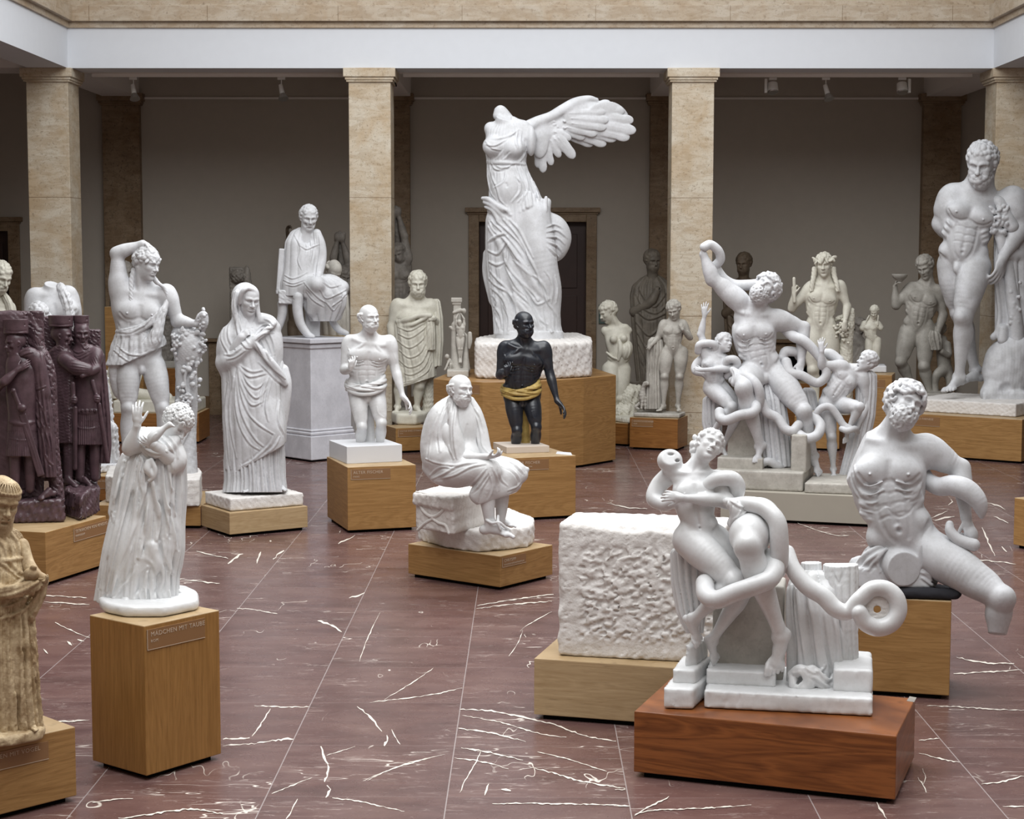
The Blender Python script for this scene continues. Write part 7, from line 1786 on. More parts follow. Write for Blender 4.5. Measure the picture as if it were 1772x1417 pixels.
@statue_fn
def cup_youth():
    e, c = on_plinth('bacch', (1636, 694), (1556, 692), (1650, 687), 681, 'grey plaster statue of a curly haired nude youth raising a shallow cup', M_GREY)
    s = Sculpt(c[1], 1.0); s.part('body', M_GREY); R = rot(-24, -18, -8)
    nude(s, dict(hA=(1573, 574, 0), hB=(1603, 570, 0), sA=(1578, 499, 0), sB=(1624, 503, 0), n=(1606, 495, 4), mid=(1592, 536, 8), head=(1601, 463, 10), eA=(1550, 528, 8), wA=(1549, 496, 14), eB=(1632, 545, 0), wB=(1622, 580, 12), kA=(1559, 626, 12), aA=(1580, 672, -14), kB=(1599, 634, 10), aB=(1609, 680, 0)), 40, 17, 9.5, 'curly', m=.55, w=1.05, R=R, curl=200)
    hand(s, (1549, 496, 14), (.2, -1, .2), (.8, 0, .2), 20, .5); hand(s, (1622, 580, 12), (-.2, 1, .3), (-.4, 0, -1), 24, .4)
    foot(s, (1609, 682, 0), (-.3, .2, 1), (0, -1, .1), 34); foot(s, (1580, 674, -14), (-.5, .2, .6), (0, -1, .1), 32)
    s.part('cup', M_GREY); s.drape([(1557, 474, 18, 14, 13), (1557, 479, 18, 13.5, 13), (1557, 484, 18, 8, 8), (1557, 487, 18, 4, 4)], (), k=1); s.drape([(1557, 486, 18, 3, 3), (1557, 490, 18, 5, 5)], (), k=1); s.ell((1557, 474, 18), (11.5, 4, 11), k=1, op='s')
    s.part('satyr_child', M_GREY); R2 = rot(-30, 10, 0)
    s.chain([(1630, 588, -12, 9), (1632, 610, -12, 12), (1634, 632, -12, 12)], 4); s.chain([(1634, 640, -10, 11), (1622, 648, 4, 8), (1618, 664, 0, 6), (1620, 688, -4, 6)], 3); s.chain([(1638, 640, -14, 11), (1644, 660, -10, 7), (1640, 688, -14, 6)], 3); s.chain([(1640, 596, -8, 6), (1642, 614, 0, 5), (1630, 608, 10, 5)], 3)
    head(s, (1626, 570, -8), 26, R2, 'curly', None, seed=5, ncurl=120)
    s.part('animal_skin', M_GREY); s.drape([(1616, 576, 16, 9, 7), (1616, 590, 16, 12, 8), (1618, 606, 14, 9, 7)], ((9, 4, 0, 1.5, .8),), k=3); s.rough(.3, 9, seed=2)
    s.build(e, M_GREY)
@statue_fn
def hanging_small():
    z = PEDTOP['drum'][0]; O = outline([(773.5, 653), (811, 653), (812, 645), (775, 645)], z); c = sum(O)/len(O)
    e = empty('statue', (c[0], c[1], z), 'small grey plaster statue of a man bound by raised arms to a post', 'statue')
    rough_prism(e, O, z, float(at_y(790, 641, O[0][1])[2]), M_GREY, 'base', .05, 6, .6, 3, .8)
    s = Sculpt(c[1], .8); s.part('body', M_GREY); R = rot(0, -20, -4)
    nude(s, dict(hA=(793, 585, 4), hB=(800, 585, 4), sA=(790, 562, 4), sB=(803, 562, 4), n=(796.5, 562, 5), mid=(797, 573, 6), head=(795, 559, 9), eA=(789, 551, 5), wA=(793, 543, 4), eB=(803, 552, 5), wB=(798, 543, 4), kA=(794, 604, 6), aA=(795, 621, 4), kB=(799, 604, 6), aB=(798, 621, 4)), 11, 4.2, 2.3, 'short', m=.3, R=R, curl=60)
    s.chain([(795, 622, 4, 1.6), (795, 627, 6, 1.4)], .6, smooth=False); s.chain([(798, 622, 4, 1.6), (798, 627, 6, 1.4)], .6, smooth=False)
    s.part('post', M_GREY); s.box((791, 545, -5), (6.5, 26, 5), rnd=.6); s.box((790, 519, -5), (9.5, 4, 8), rnd=1); s.box((790, 525, -5), (7.8, 2.4, 6.5), rnd=1)
    s.chain([(786, 562, -4, 5), (786, 600, -4, 5.5), (789, 640, -4, 9)], 3); s.chain([(784, 570, -2, 3), (779, 566, -2, 2.4)], 1, smooth=False); s.chain([(807, 640, -4, 7), (806, 610, -4, 4.5), (808, 585, -4, 3), (803, 576, -4, 2)], 3)
    s.ell((803, 538, 0), (3.5, 5, 3), k=1); s.chain([(785, 541, 0, 2.5), (797, 537, 0, 3.2), (803, 538, 0, 3)], 1.5)
    s.part('lion_skin', M_GREY); s.chain([(813, 577, 2, 3.5), (813, 590, 2, 4.2), (812, 602, 2, 2.2)], 1.5)
    s.part('crouching_figure', M_GREY); s.ell((773.5, 617, 6), (4, 4.6, 4.4), k=1); s.chain([(777, 624, 2, 4.5), (782, 634, 0, 4.5), (784, 640, 0, 4)], 2); s.chain([(776, 626, 6, 2), (772, 636, 8, 2), (770, 640, 8, 2)], 1); s.chain([(783, 637, 4, 2.6), (780, 630, 9, 2.4), (779, 641, 8, 2)], 1)
    s.plane((790, 641, 0), (0, 1, 0)); s.build(e, M_GREY)
def plinth_xy(key, u0, u1, vb, topv, depth, label, mat=None, Y=None):
    """frontal plinth: left/right photo columns, bottom row on the floor"""
    a = at_z(u0, vb, .025); b = at_z(u1, vb, .025); b = vec(b[0], a[1], a[2]); C = [b[:2], a[:2], a[:2]+vec(0, depth), b[:2]+vec(0, depth)]
    zt = float(at_y(u0, topv, a[1])[2]); return pedestal(key, None, None, None, zt, label, mat or M_OAKD, corners=C)
@statue_fn
def rough_block():
    z = PEDTOP['block'][0]
    P = [at_z(965, 1135, z), at_z(1240, 1149, z)]; d = unit(P[1]-P[0]); nn = vec(-d[1], d[0], 0)
    n = P[0]; z1 = float(at_y(962, 905, n[1])[2]); L = np.linalg.norm(P[1]-P[0])
    O = [P[0], P[0]+d*L*1.04, P[0]+d*L*1.04+nn*.42, P[0]+nn*.42]; c = sum(O)/4
    e = empty('stone_block', (c[0], c[1], z), 'rough hewn white plaster block with a chipped top edge', 'block')
    s = Sculpt(None, .75); s.part('block', M_ROUGHST)
    q = lambda p: (p[0]*100, -p[1]*100)
    s.prism([q(p) for p in O], -z1*100, -z*100, 2.2)
    Fc = O[0]*100; dv = d*100
    # worn front top edge, chips along the corner
    for i, (t, r) in enumerate(((.1, 3), (.2, 4), (.30, 6), (.40, 8), (.5, 6), (.62, 6), (.74, 8), (.88, 9), (1.0, 6))):
        p = O[0]+d*L*t; s.ell((p[0]*100, -z1*100-r*.3, -p[1]*100+r*.35), (r*1.8, r*.85, r*.8), rot(0, 0, 10*math.sin(i*3)), 1.5, op='s')
    s.ell((O[0][0]*100-2, -(z+.30)*100, -O[0][1]*100+2), (5, 9, 5), k=1.5, op='s')
    s.rough(.25, 14, seed=3)
    rs = np.random.RandomState(9)
    for i in range(1500):
        t = .15+rs.rand()*.9; h = .15+rs.rand()*.68; p = O[0]+d*L*t-nn*(.002-.008*rs.rand()); zz = z+(z1-z)*h; rr = .55+.85*rs.rand()
        s.ell((p[0]*100, -zz*100, -p[1]*100), (rr*1.7, rr*.8, .55), rot(0, 0, rs.rand()*80-60), .7, 'u' if rs.rand() < .5 else 's')
    for i in range(420):
        t = rs.rand()*1.02; h = rs.rand()*.99
        if .15 < t and .15 < h < .82: continue
        p = O[0]+d*L*t-nn*.002; zz = z+(z1-z)*h; a = math.radians(50*(1 if t > .3 else .25)+rs.randn()*14); l = 1.6
        s.chain([(p[0]*100-l*math.cos(a), -zz*100+l*math.sin(a), -p[1]*100, .25), (p[0]*100+l*math.cos(a), -zz*100-l*math.sin(a), -p[1]*100, .25)], .5, 's', smooth=False)
    s.plane((0, -z*100-.05, 0), (0, 1, 0), .1)
    s.build(e, M_ROUGHST)
@statue_fn
def roman_group():
    plinth_xy('rom', 100, 204, 866, 824, .75, 'oak plinth behind the dark red soldiers, under a headless draped torso')
    z = PEDTOP['rom'][0]; C = PEDTOP['rom'][1]; r_ = bpy.data.objects[[o.name for o in bpy.data.objects if o.get('label', '').startswith('oak plinth behind the dark red')][0]]; sign(r_, r_.location, C[1], C[0], z, .26, .56, .03, .12, ('STATUE EINES RÖMERS',), (.022,))
    O = outline([(104, 821), (160, 821), (206, 815), (206, 805), (110, 803)], z); c = sum(O)/len(O)
    e = empty('statue_group', (c[0], c[1], z), 'white plaster headless torso carrying a drooping curly head, seen over the dark red soldiers', 'statue group')
    rough_prism(e, O, z, z+.08, M_PLAST, 'base', .5, 7, 1, 3)
    s = Sculpt(c[1], 1.2); s.part('body', M_PLAST)
    t = Torso((88, 626, 0), (124, 626, 0), (62, 512, 4), (116, 508, 4), (91, 503, 6), (98, 566, 6)); trunk(s, t, .7, 1.08)
    s.chain([(90, 508, 2, 15), (89, 494, 4, 13)], 5, smooth=False); s.plane((89, 491, 4), (.15, -1, .45), .5, (70, 470, -40), (112, 508, 60))
    arm(s, (60, 514, 4), (50, 556, 12), (70, 590, 30), 13, .7); arm(s, (118, 510, 2), (130, 556, 2), (120, 590, 20), 12, .5)
    leg(s, (90, 630, 4), (96, 712, 20), (130, 800, 0), 24); leg(s, (124, 630, 0), (160, 712, 14), (180, 798, -4), 24)
    foot(s, (130, 802, 0), (.3, .2, 1), (0, -1, 0), 40); foot(s, (180, 800, -4), (.5, .2, 1), (0, -1, 0), 40)
    s.part('drooping_head', M_PLAST); R = rot(-30, -55, -30); head(s, (72, 546, 40), 44, R, 'curly', None, seed=6, ncurl=170); s.chain([(86, 566, 26, 16), (80, 552, 34, 12)], 5, smooth=False); s.ell((104, 590, 16), (26, 30, 20), k=6)
    s.part('drapery', M_PLAST); s.chain([(105, 498, 10, 9), (112, 514, 22, 10), (117, 536, 26, 10), (121, 556, 24, 10), (128, 600, 8, 10)], 4); s.folds([[(104, 502), (112, 524), (116, 550)], [(110, 500), (120, 524), (124, 552)], [(118, 502), (126, 526), (130, 556)]], 1.5, .7)
    s.drape([(150, 640, -12, 30, 14), (156, 700, -12, 34, 16), (160, 760, -12, 36, 18), (160, 800, -12, 38, 20)], ((15, 5, 0, 1, .8),), k=4)
    s.drape([(190, 736, 4, 12, 10), (188, 770, 4, 16, 12), (184, 806, 4, 22, 14)], ((9, 4, 0, 1, .8),), k=4)
    s.rough(.5, 12, seed=3); s.build(e, M_PLAST)
@statue_fn
def bearded_edge():
    plinth_xy('edge', -70, 30, 815, 770, .8, 'oak plinth at the far left edge under a bearded cream statue')
    z = PEDTOP['edge'][0]; c = vec(*(sum(np.array(q) for q in PEDTOP['edge'][1])/4), z)
    e = empty('statue', tuple(c), 'cream plaster statue of a short bearded man in a cloak, cut by the left edge', 'statue')
    s = Sculpt(c[1], 1.2); s.part('body', M_CREAM); R = rot(34, -16, 6)
    t = Torso((-26, 620, 0), (8, 620, 0), (-38, 530, 0), (14, 530, 2), (-10, 524, 4)); trunk(s, t, .4, 1.0); neck(s, t, (0, 480, 10), 50, R, 12)
    head(s, (0, 481, 10), 55, R, 'short', 'short', age=.8, seed=3)
    arm(s, (-38, 532, 0), (-46, 580, 6), (-20, 600, 26), 10, .4); arm(s, (15, 534, 0), (20, 580, 6), (0, 600, 26), 10, .4)
    s.part('cloak', M_CREAM); s.drape([(-8, 556, 0, 34, 22), (-8, 600, 0, 36, 26), (-8, 680, 0, 36, 26), (-8, 768, 0, 38, 28)], ((15, 4, 0, 1, .8),), k=5)
    s.chain([(6, 510, 4, 6), (14, 524, 10, 8), (19, 545, 12, 8), (21, 570, 10, 8)], 4); s.folds([[(4, 506), (14, 526), (18, 545)], [(9, 506), (18, 528), (21, 544)]], 1.4, .7)
    s.build(e, M_CREAM)
@statue_fn
def cream_seated():
    plinth_xy('creamp', 190, 345, 764, 715, .75, 'long oak plinth behind the youth with the raised arm')
    z = PEDTOP['creamp'][0]; C = PEDTOP['creamp'][1]; c = sum(np.array(q) for q in C)/4
    e = empty('statue', (c[0], c[1], z), 'cream draped statue mostly hidden behind the youth with the raised arm', 'statue')
    base_block(e, grow(C, c, .93), z, z+.16, M_CREAM, bevel=.02)
    s = Sculpt(c[1], 1.3); s.part('drapery', M_CREAM)
    s.drape([(222, 612, 0, 22, 16), (214, 650, 0, 30, 20), (208, 690, 0, 24, 20)], ((13, 4, 0, 1, .8),), k=5); s.chain([(196, 655, 6, 12), (188, 678, 8, 11), (190, 692, 8, 8)], 4)
    s.part('body', M_CREAM); s.chain([(228, 590, 0, 16), (226, 612, 0, 20)], 5, smooth=False); s.ell((230, 565, 2), (13, 17, 15), k=4); s.chain([(206, 675, 14, 10), (230, 680, 16, 10), (290, 688, 10, 9)], 4)
    s.build(e, M_CREAM)
@statue_fn
def dark_pair():
    plinth_xy('dkp', 262, 312, 722, 637, .5, 'tall oak plinth glimpsed behind the vine-covered stump', M_OAKD)
    z = PEDTOP['dkp'][0]; C = PEDTOP['dkp'][1]; c = sum(np.array(q) for q in C)/4
    e = empty('bust', (c[0], c[1], z), 'dark grey crouching sculpture on a grey block behind the vine-covered stump', 'statue')
    base_block(e, grow(C, c, .9), z, z+.10, M_GREY)
    s = Sculpt(c[1], 1.2); s.part('body', M_DUST); s.chain([(284, 622, 0, 14), (284, 600, 0, 14), (286, 575, 0, 13), (288, 560, 2, 10)], 5); s.ell((289, 548, 6), (9, 12, 10), k=3); s.chain([(276, 580, 6, 6), (272, 604, 10, 6), (282, 622, 10, 6)], 3); s.chain([(298, 580, 6, 6), (302, 604, 10, 6), (292, 622, 10, 6)], 3)
    s.rough(.6, 8, seed=3); s.plane((284, 625, 0), (0, 1, -.04)); s.build(e, M_DUST)
    plinth_xy('tallp', 185, 250, 746, 531, .5, 'very tall oak plinth behind the youth with the raised arm', M_OAK)
    z = PEDTOP['tallp'][0]; C = PEDTOP['tallp'][1]; c = sum(np.array(q) for q in C)/4
    e = empty('bust', (c[0], c[1], z), 'dusty bust on the very tall oak plinth, hidden by the raised arm', 'bust')
    s = Sculpt(c[1], 1.2); s.part('bust', M_DUST); s.chain([(200, 530, 0, 11), (206, 512, 0, 14), (214, 498, 0, 10)], 4); head(s, (216, 474, 4), 42, rot(20), 'short', None); s.plane((206, 531, 0), (0, 1, 0)); s.build(e, M_DUST)
@statue_fn
def relief():
    plinth_xy('relp', 392, 450, 730, 640, .4, 'oak plinth behind the veiled woman, under a dark carved slab', M_OAKD)
    z = PEDTOP['relp'][0]; C = PEDTOP['relp'][1]; c = sum(np.array(q) for q in C)/4
    e = empty('relief', (c[0], c[1], z), 'dark dusty carved slab with a head, rising behind the veiled woman', 'relief')
    s = Sculpt(c[1], 1.2); s.part('slab', M_DUST); s.box((417, 552, -4), (19, 88, 6), rnd=2); s.box((408, 480, -4), (11, 18, 6), rnd=1.5, k=2); s.plane((432, 480, 0), (1, -.6, 0), 1, (420, 440, -30), (450, 500, 30)); s.ell((427, 480, 2), (7, 20, 7), k=3)
    s.ell((411, 478, 4), (10, 11, 9), k=2); curls(s, (411, 478, 4), rot(0), 24, (0, 0, 0), (.42, .45, .38), lambda p, d: p[2] > -.05, 60, .1); s.rough(.5, 8, seed=2); s.plane((417, 640, 0), (0, 1, 0)); s.build(e, M_DUST)
@statue_fn
def bald_seated():
    plinth_xy('bldp', 556, 606, 780, 582, .7, 'grey painted plinth behind the seated toga man', M_PEDW)
    z = PEDTOP['bldp'][0]; C = PEDTOP['bldp'][1]; c = sum(np.array(q) for q in C)/4
    e = empty('statue', (c[0], c[1], z), 'grey plaster statue of a hunched balding bearded man behind the seated toga man', 'statue')
    s = Sculpt(c[1], 1.0); s.part('body', M_GREY); R = rot(24, -34, 8)
    s.chain([(566, 500, -6, 15), (570, 484, 0, 11)], 4, smooth=False); s.ell((572, 520, -4), (26, 30, 20), k=8); head(s, (577, 470, 8), 40, R, 'fringe', 'short', age=.8, seed=5, csize=.07)
    s.part('cloak', M_GREY); s.drape([(574, 510, -4, 27, 20), (578, 540, 0, 26, 24), (580, 584, 0, 24, 24)], ((11, 3, 0, 1, .8),), k=4); s.plane((578, 582, 0), (0, 1, -.05)); s.build(e, M_GREY)
def hanging(name, u, top, sh, head_c, ft, label, lean, hands, key):
    c = at_y(u, 600, YB-1.2); c = vec(c[0], c[1], 0)
    e = empty(name, tuple(c), label, 'statue'); spx = (YB-1.2)/FPX
    s = Sculpt(c[1], 1.2); s.part('body', M_DUST); vf = CAMH; vfloor = 441+2966*CAMH/(c[1]*.996+.2)
    R = rot(20*lean, -20, 10*lean); sA, sB = sh
    t = Torso((u-9, sA[1]+84, 0), (u+9, sA[1]+84, 0), (*sA, 2), (*sB, 2), ((sA[0]+sB[0])/2, sA[1]+2, 4)); trunk(s, t, .6, .85); neck(s, t, (*head_c, 8), 30, R, 7)
    for S_, h in ((sA, hands[0]), (sB, hands[1])): arm(s, (*S_, 2), ((S_[0]*.5+h[0]*.5)+ (3 if S_ is sB else -3), (S_[1]+h[1])/2, 3), (*h, 2), 8, .5); s.ell((h[0], h[1]-5, 4), (6, 8, 5), k=3); s.chain([(h[0], h[1]-4, 2, 4), (h[0]+4*lean, h[1]-12, 6, 3)], 2)
    leg(s, (u-9, sA[1]+90, 0), (u-7, sA[1]+150, 6), (u-4, sA[1]+205, 0), 12); leg(s, (u+9, sA[1]+90, 0), (u+8, sA[1]+150, 6), (u+6, sA[1]+205, 0), 12)
    head(s, (*head_c, 8), 32, R, 'curly', 'full', seed=4, ncurl=140)
    s.part('tree_trunk', M_DUST); s.chain([(hands[0][0], hands[0][1]-2, -8, 6), (u+2, sA[1], -14, 9), (u+2, sA[1]+120, -14, 11), (u, vfloor, -12, 16)], 3); s.rough(.5, 8, seed=4); s.plane((u, vfloor, 0), (0, 1, 0)); s.build(e, M_DUST)
@statue_fn
def hanged():
    hanging('statue', 592, 403, ((577, 476), (606, 484)), (596, 478), 0, 'dusty grey statue with wrists bound overhead, left of the second pier', 1, ((584, 414), (592, 416)), 'a')
    hanging('statue', 690, 362, ((672, 452), (704, 448)), (690, 438), 0, 'dusty grey statue hung by its arms, right of the second pier', -1, ((682, 372), (689, 370)), 'b')
def togatus(name, u, hv, H, mat, label, yaw, vfoot, Y, bucket=False, w=1.0, face=None):
    c = at_y(u, 600, Y); e = empty(name, (c[0], c[1], 0), label, 'statue'); s = Sculpt(Y, 1.2); vf = float(441+2966*CAMH/(Y*.996+.2))
    k = H/34.0; s.part('body', mat); R = rot(yaw, -6, 0); y = lambda q: hv+q*k
    s.chain([(u, y(50), 0, 15*k), (u, y(28), 4, 9*k), (u, y(10), 6, 9*k)], 4); head(s, (u, hv, 6), H*1.06, R, 'short', 'short', age=.8, seed=4)
    s.chain([(u-28*k, y(80), 10, 9*k), (u-4*k, y(66), 22*k, 8*k), (u+6*k, y(50), 24*k, 6*k)], 4); hand(s, (u+5*k, y(50), 24*k), (.3, -1, .2), (.3, 0, -1), 17*k, .7)
    s.part('toga', mat)
    s.drape([(u, y(30), 0, 20*k*w, 13*k), (u, y(38), 0, 30*k*w, 18*k), (u, y(55), 1, 34*k*w, 22*k), (u, y(90), 2, 33*k*w, 24*k), (u, y(140), 2, 29*k*w, 23*k), (u+2*k, y(200), 2, 25*k*w, 21*k), (u+2*k, vf-14, 2, 24*k*w, 20*k)], ((13, 2.4*k, .2, 3, .8), (29, 1.1*k, 0, 2)), k=4)
    L = [[(u-22*k, y(42)), (u-10*k, y(62)), (u+4*k, y(72)), (u+22*k, y(50))], [(u-26*k, y(52)), (u-12*k, y(76)), (u+8*k, y(82)), (u+30*k, y(60))], [(u-26*k, y(78)), (u-6*k, y(92)), (u+18*k, y(84)), (u+30*k, y(74))], [(u-26*k, y(96)), (u-4*k, y(118)), (u+26*k, y(88))], [(u-24*k, y(112)), (u-4*k, y(142)), (u+26*k, y(104))], [(u-22*k, y(130)), (u, y(170)), (u+24*k, y(120))], [(u-16*k, y(160)), (u+4*k, y(196)), (u+22*k, y(150))], [(u+20*k, y(36)), (u+26*k, y(70)), (u+22*k, y(110)), (u+12*k, y(170))]]
    s.folds(L, 1.8*k, .65)
    s.part('base', mat); s.drape([(u, vf-14, 0, 32*k*w, 26*k), (u, vf, 0, 33*k*w, 27*k)], (), k=1)
    if bucket:
        s.part('scroll_bucket', mat); a, b = u-24*k, y(205); s.drape([(a, b-14*k, 14, 12*k, 11*k), (a, b-10*k, 14, 12.5*k, 11*k), (a, b-9*k, 14, 11.5*k, 10*k), (a, vf-2, 14, 10.5*k, 10*k)], (), k=1); s.chain([(a-11*k, b-4*k, 20, 1.2), (a, b+8*k, 27, 1.2), (a+11*k, b-4*k, 20, 1.2)], .6)
    s.build(e, mat)
@statue_fn
def togati():
    togatus('statue', 1129, 452, 37, M_DUSTD, 'dark grey bearded toga man left of the third pier, beside a scroll bucket', 24, 640, YB-.9, True)
    togatus('statue', 1287, 457, 36, M_DUSTB, 'dark brown toga statue behind the snake group, its head above the arm coil', -18, 690, YB-1.0, False, .95)
@statue_fn
def dark_figures():
    # raised dark hand behind the seated man
    c = at_y(500, 600, YB-.8); e = empty('statue', (c[0], c[1], 0), 'dark thin statue behind the seated toga man, only its raised hand clear', 'statue'); s = Sculpt(c[1], 1.1); vf = float(441+2966*CAMH/(c[1]*.996+.2))
    s.part('body', M_DUSTB); s.chain([(512, 470, 0, 13), (512, 520, 0, 14), (512, 560, 0, 12)], 4); s.ell((514, 440, 4), (10, 13, 11), k=3); arm(s, (503, 462, 0), (494, 436, 2), (498, 408, 4), 5.5, .4); hand(s, (498, 408, 4), (-.1, -1, .1), (.8, 0, .4), 24, (.3, .4, .5, .6), .1)
    leg(s, (506, 560, 0), (506, 600, 3), (504, 640, 0), 9); leg(s, (518, 560, 0), (520, 600, 3), (520, 640, 0), 9); s.part('base', M_DUSTB); s.drape([(512, 636, 0, 20, 16), (512, vf, 0, 22, 18)], (), k=1); s.build(e, M_DUSTB)
    # reclining dark figure on a long bench
    plinth_xy('bench', 1336, 1478, 737, 663, .6, 'long oak bench plinth behind the wreathed youth', M_OAKD)
    z = PEDTOP['bench'][0]; C = PEDTOP['bench'][1]; c = sum(np.array(q) for q in C)/4
    e = empty('statue', (c[0], c[1], z), 'dark grey seated figure with tangled hair, beside the small armless youth', 'statue'); s = Sculpt(c[1], 1.2)
    s.part('body', M_DUST); s.chain([(1470, 650, 0, 18), (1474, 625, 0, 19), (1478, 598, 0, 16)], 5); s.chain([(1468, 590, 4, 9), (1478, 586, 6, 11), (1494, 600, 10, 9), (1486, 624, 18, 8)], 4); s.chain([(1460, 650, 8, 13), (1490, 630, 16, 12), (1494, 660, 14, 9)], 5); head(s, (1487, 566, 4), 30, rot(40, -20), 'curly', None, ncurl=120)
    s.chain([(1440, 612, 0, 7), (1420, 600, 2, 6), (1400, 616, 2, 6), (1380, 640, 0, 8)], 3); s.plane((1470, 664, 0), (0, 1, -.04)); s.build(e, M_DUST)
M_DUSTD = plaster('dark_dusty_plaster', srgb(132, 124, 112), srgb(82, 76, 68), .5); M_DUSTB = plaster('brown_dusty_plaster', srgb(112, 98, 82), srgb(70, 58, 46), .5)

# ------------------------------------------------------------------ fittings
def niche(n, u0, u1):
    a = float(at_y(u0, 600, YW)[0]); b = float(at_y(u1, 600, YW)[0]); zt = float(at_y(900, 586, YW)[2]); bm = bmesh.new()
    bm_box(bm, a, a+.17, YW-.06, YW+.01, 0, zt); bm_box(bm, b-.17, b, YW-.06, YW+.01, 0, zt); bm_box(bm, a+.17, b-.17, YW-.06, YW+.01, zt-.17, zt-.05); bm_box(bm, a-.05, b+.05, YW-.13, YW+.01, zt-.05, zt)
    bm_box(bm, a+.17, a+.2, YW-.04, YW+.01, 0, zt-.17); bm_box(bm, b-.2, b-.17, YW-.04, YW+.01, 0, zt-.17)
    o = struct(bm_obj('trim_%d' % n, bm, M_TRAVD, bevel=.006)); bm = bmesh.new(); bm_box(bm, a+.2, b-.2, YW-.02, YW-.005, 0, zt-.17)
    for i in range(9): bm_box(bm, a+.22, b-.22, YW-.03, YW-.019, .1+i*.11, .15+i*.11)
    bm_obj('grille', bm, M_BLACK, o)
niche(1, 362, 498); niche(2, 1340, 1476)
def spot(u, v, kind, label):
    Y = YP+.84 if True else 0; p = at_y(u, v, Y); zt = Z_BEAM-.025
    e = empty('track_spotlight', (p[0], Y, zt), label, 'spotlight'); L = e.location
    def cyl(nm, a, b, r0, r1, mat, n=20, hollow=False):
        a = Vector(a); b = Vector(b); d = b-a; q = d.to_track_quat('Z', 'Y'); bm = bmesh.new()
        bmesh.ops.create_cone(bm, cap_ends=True, segments=n, radius1=r0, radius2=r1, depth=d.length); bmesh.ops.transform(bm, matrix=Matrix.Translation((a+b)/2-L) @ q.to_matrix().to_4x4(), verts=bm.verts)
        return bm_obj(nm, bm, mat, e, smooth=False, bevel=.003)
    bm = bmesh.new(); bm_box(bm, p[0]-.05, p[0]+.05, Y-.02, Y+.02, zt-.035, zt, L); bm_obj('track_adapter', bm, M_METAL, e, bevel=.004)
    zb = float(p[2])
    if kind == 'can':
        cyl('stem', (p[0], Y, zt-.03), (p[0], Y, zt-.11), .008, .008, M_METAL)
        cyl('lamp_body', (p[0]-.01, Y, zt-.10), (p[0]+.02, Y-.05, zt-.23), .028, .034, M_METAL); cyl('reflector', (p[0]+.02, Y-.05, zt-.22), (p[0]+.035, Y-.08, zt-.29), .036, .068, M_STEEL)
    else:
        x = p[0]+(.09 if kind == 'drumR' else -.09)
        bm = bmesh.new(); bm_box(bm, x-.018, x+.018, Y-.03, Y+.03, zt-.2, zt-.02, L); bm_obj('bracket', bm, M_METAL, e, bevel=.004)
        cyl('lamp_body', (p[0], Y-.03, zt-.19), (p[0], Y+.02, zt-.08), .072, .066, M_METAL, 28); cyl('front_ring', (p[0], Y-.036, zt-.203), (p[0], Y-.03, zt-.188), .06, .074, M_STEEL, 28)
spot(231, 150, 'can', 'small white track spotlight beside the left corner pier'); spot(487, 150, 'can', 'small white track spotlight over the seated toga man')
spot(1337, 150, 'drumL', 'drum-shaped white track spotlight nearest the third pier'); spot(1429, 150, 'can', 'small white track spotlight midway between the right-hand piers'); spot(1561, 150, 'drumR', 'drum-shaped white track spotlight nearest the right corner pier')
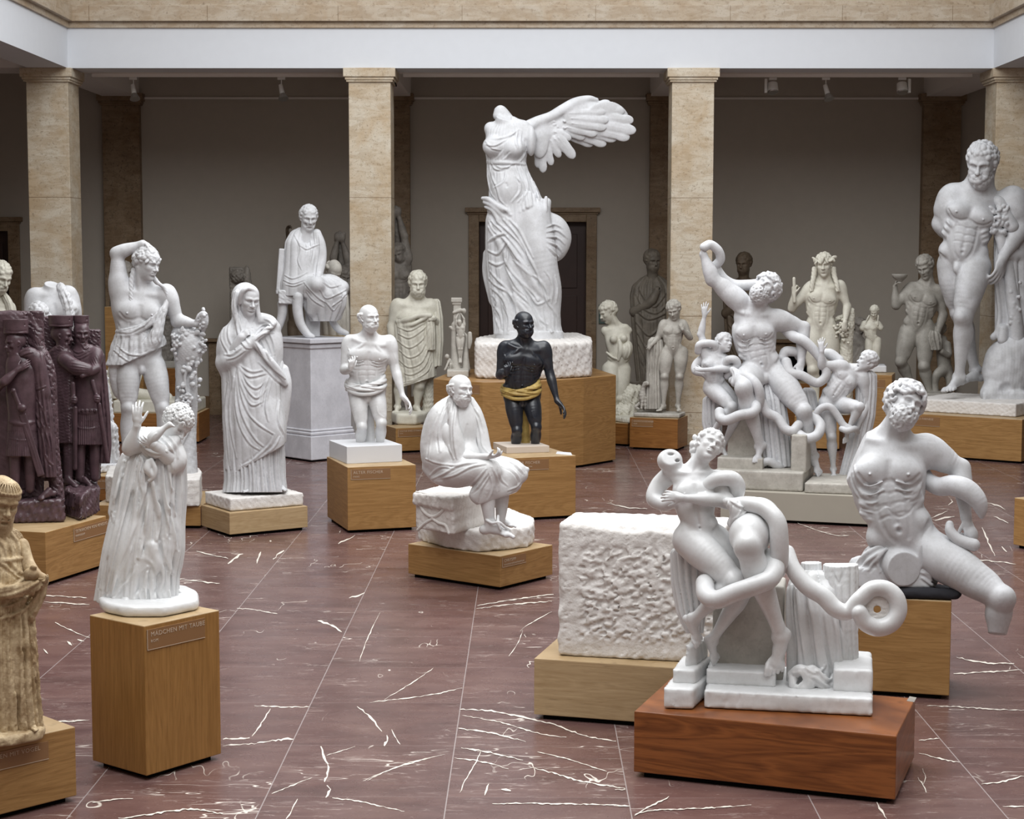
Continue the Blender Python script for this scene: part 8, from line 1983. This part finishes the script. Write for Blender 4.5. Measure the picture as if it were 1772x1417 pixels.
def fittings():
    # cable hook on the second pier
    x = pier_x[1]+pier_w/2; e = empty('cable_loop', (x+.01, YP+.3, Z_BEAM-.2), 'black cable loop hanging at the top of the second pier', 'cable')
    s = Sculpt(None, .35); s.part('cable', M_BLACK); X, Z, W = x*100, -(Z_BEAM-.15)*100, -(YP+.3)*100
    s.chain([(X+.6, Z, W, .9), (X+3.5, Z+.5, W, .9), (X+4.8, Z+4, W, .9), (X+3.5, Z+9, W, .9), (X+.7, Z+12, W, .9)], .3); s.build(e, M_BLACK)
    # framed panel behind the helmet figure
    a, b = at_y(1036, 527, YW), at_y(1066, 560, YW); e = empty('wall_panel', ((a[0]+b[0])/2, YW, b[2]), 'small framed grey panel on the wall behind the helmet figure', 'panel')
    bm = bmesh.new(); bm_box(bm, a[0], b[0], YW-.03, YW, b[2], a[2], e.location); bm_obj('panel_frame', bm, M_GLASSG, e, bevel=.004)
    bm = bmesh.new(); bm_box(bm, a[0]+.03, b[0]-.03, YW-.034, YW-.02, b[2]+.03, a[2]-.03, e.location); bm_obj('panel_sheet', bm, M_DUST, e)
    # glass show case left of the second pier
    a = at_z(556, 716, 0); b = at_z(603, 716, 0); zt = float(at_y(580, 530, a[1])[2]); c = (a+b)/2
    e = empty('display_case', (c[0], a[1]+.25, 0), 'tall greenish glass show case with a dark frame, left of the second pier', 'display case')
    bm = bmesh.new(); bm_box(bm, a[0]+.02, b[0]-.02, a[1]+.02, a[1]+.48, .1, zt-.03, e.location); bm_obj('glass_box', bm, M_GLASSG, e)
    bm = bmesh.new()
    for x in (a[0], b[0]-.035):
        for y in (a[1], a[1]+.465): bm_box(bm, x, x+.035, y, y+.035, 0, zt, e.location)
    bm_box(bm, a[0], b[0], a[1], a[1]+.5, zt-.03, zt, e.location); bm_box(bm, a[0], b[0], a[1], a[1]+.5, 0, .1, e.location); bm_obj('case_frame', bm, M_BLACK, e)
    # paper slip on the plinth of the dark statue, tape on the front plinth, plinth edge at the far right
    z, C = PEDTOP['black']; O = outline([(962, 785.5), (990, 788), (988, 783.5), (964, 781.5)], z); c = sum(O)/4
    bm = bmesh.new(); bm_prism(bm, [q[:2] for q in O], z, z+.003, (c[0], c[1], z)); o = bm_obj('paper_slip', bm, M_WHITEST); o.location = (c[0], c[1], z); tag(o, 'white paper slip on the oak plinth corner beside the dark bronze man', 'paper')
    z, C = PEDTOP['son']; O = outline([(1569, 1213), (1582, 1215), (1586, 1207), (1574, 1205)], z); c = sum(O)/4
    bm = bmesh.new(); bm_prism(bm, [q[:2] for q in O], z, z+.001, (c[0], c[1], z)); o = bm_obj('tape_patch', bm, M_DUST); o.location = (c[0], c[1], z); tag(o, 'small grey tape patch on the back corner of the reddish brown plinth', 'tape')
    pedestal('redge', (1795, 950), (1766, 941), (1840, 938), 868, 'oak plinth just showing at the right edge of the floor')
fittings()
for f in BUILD: f()
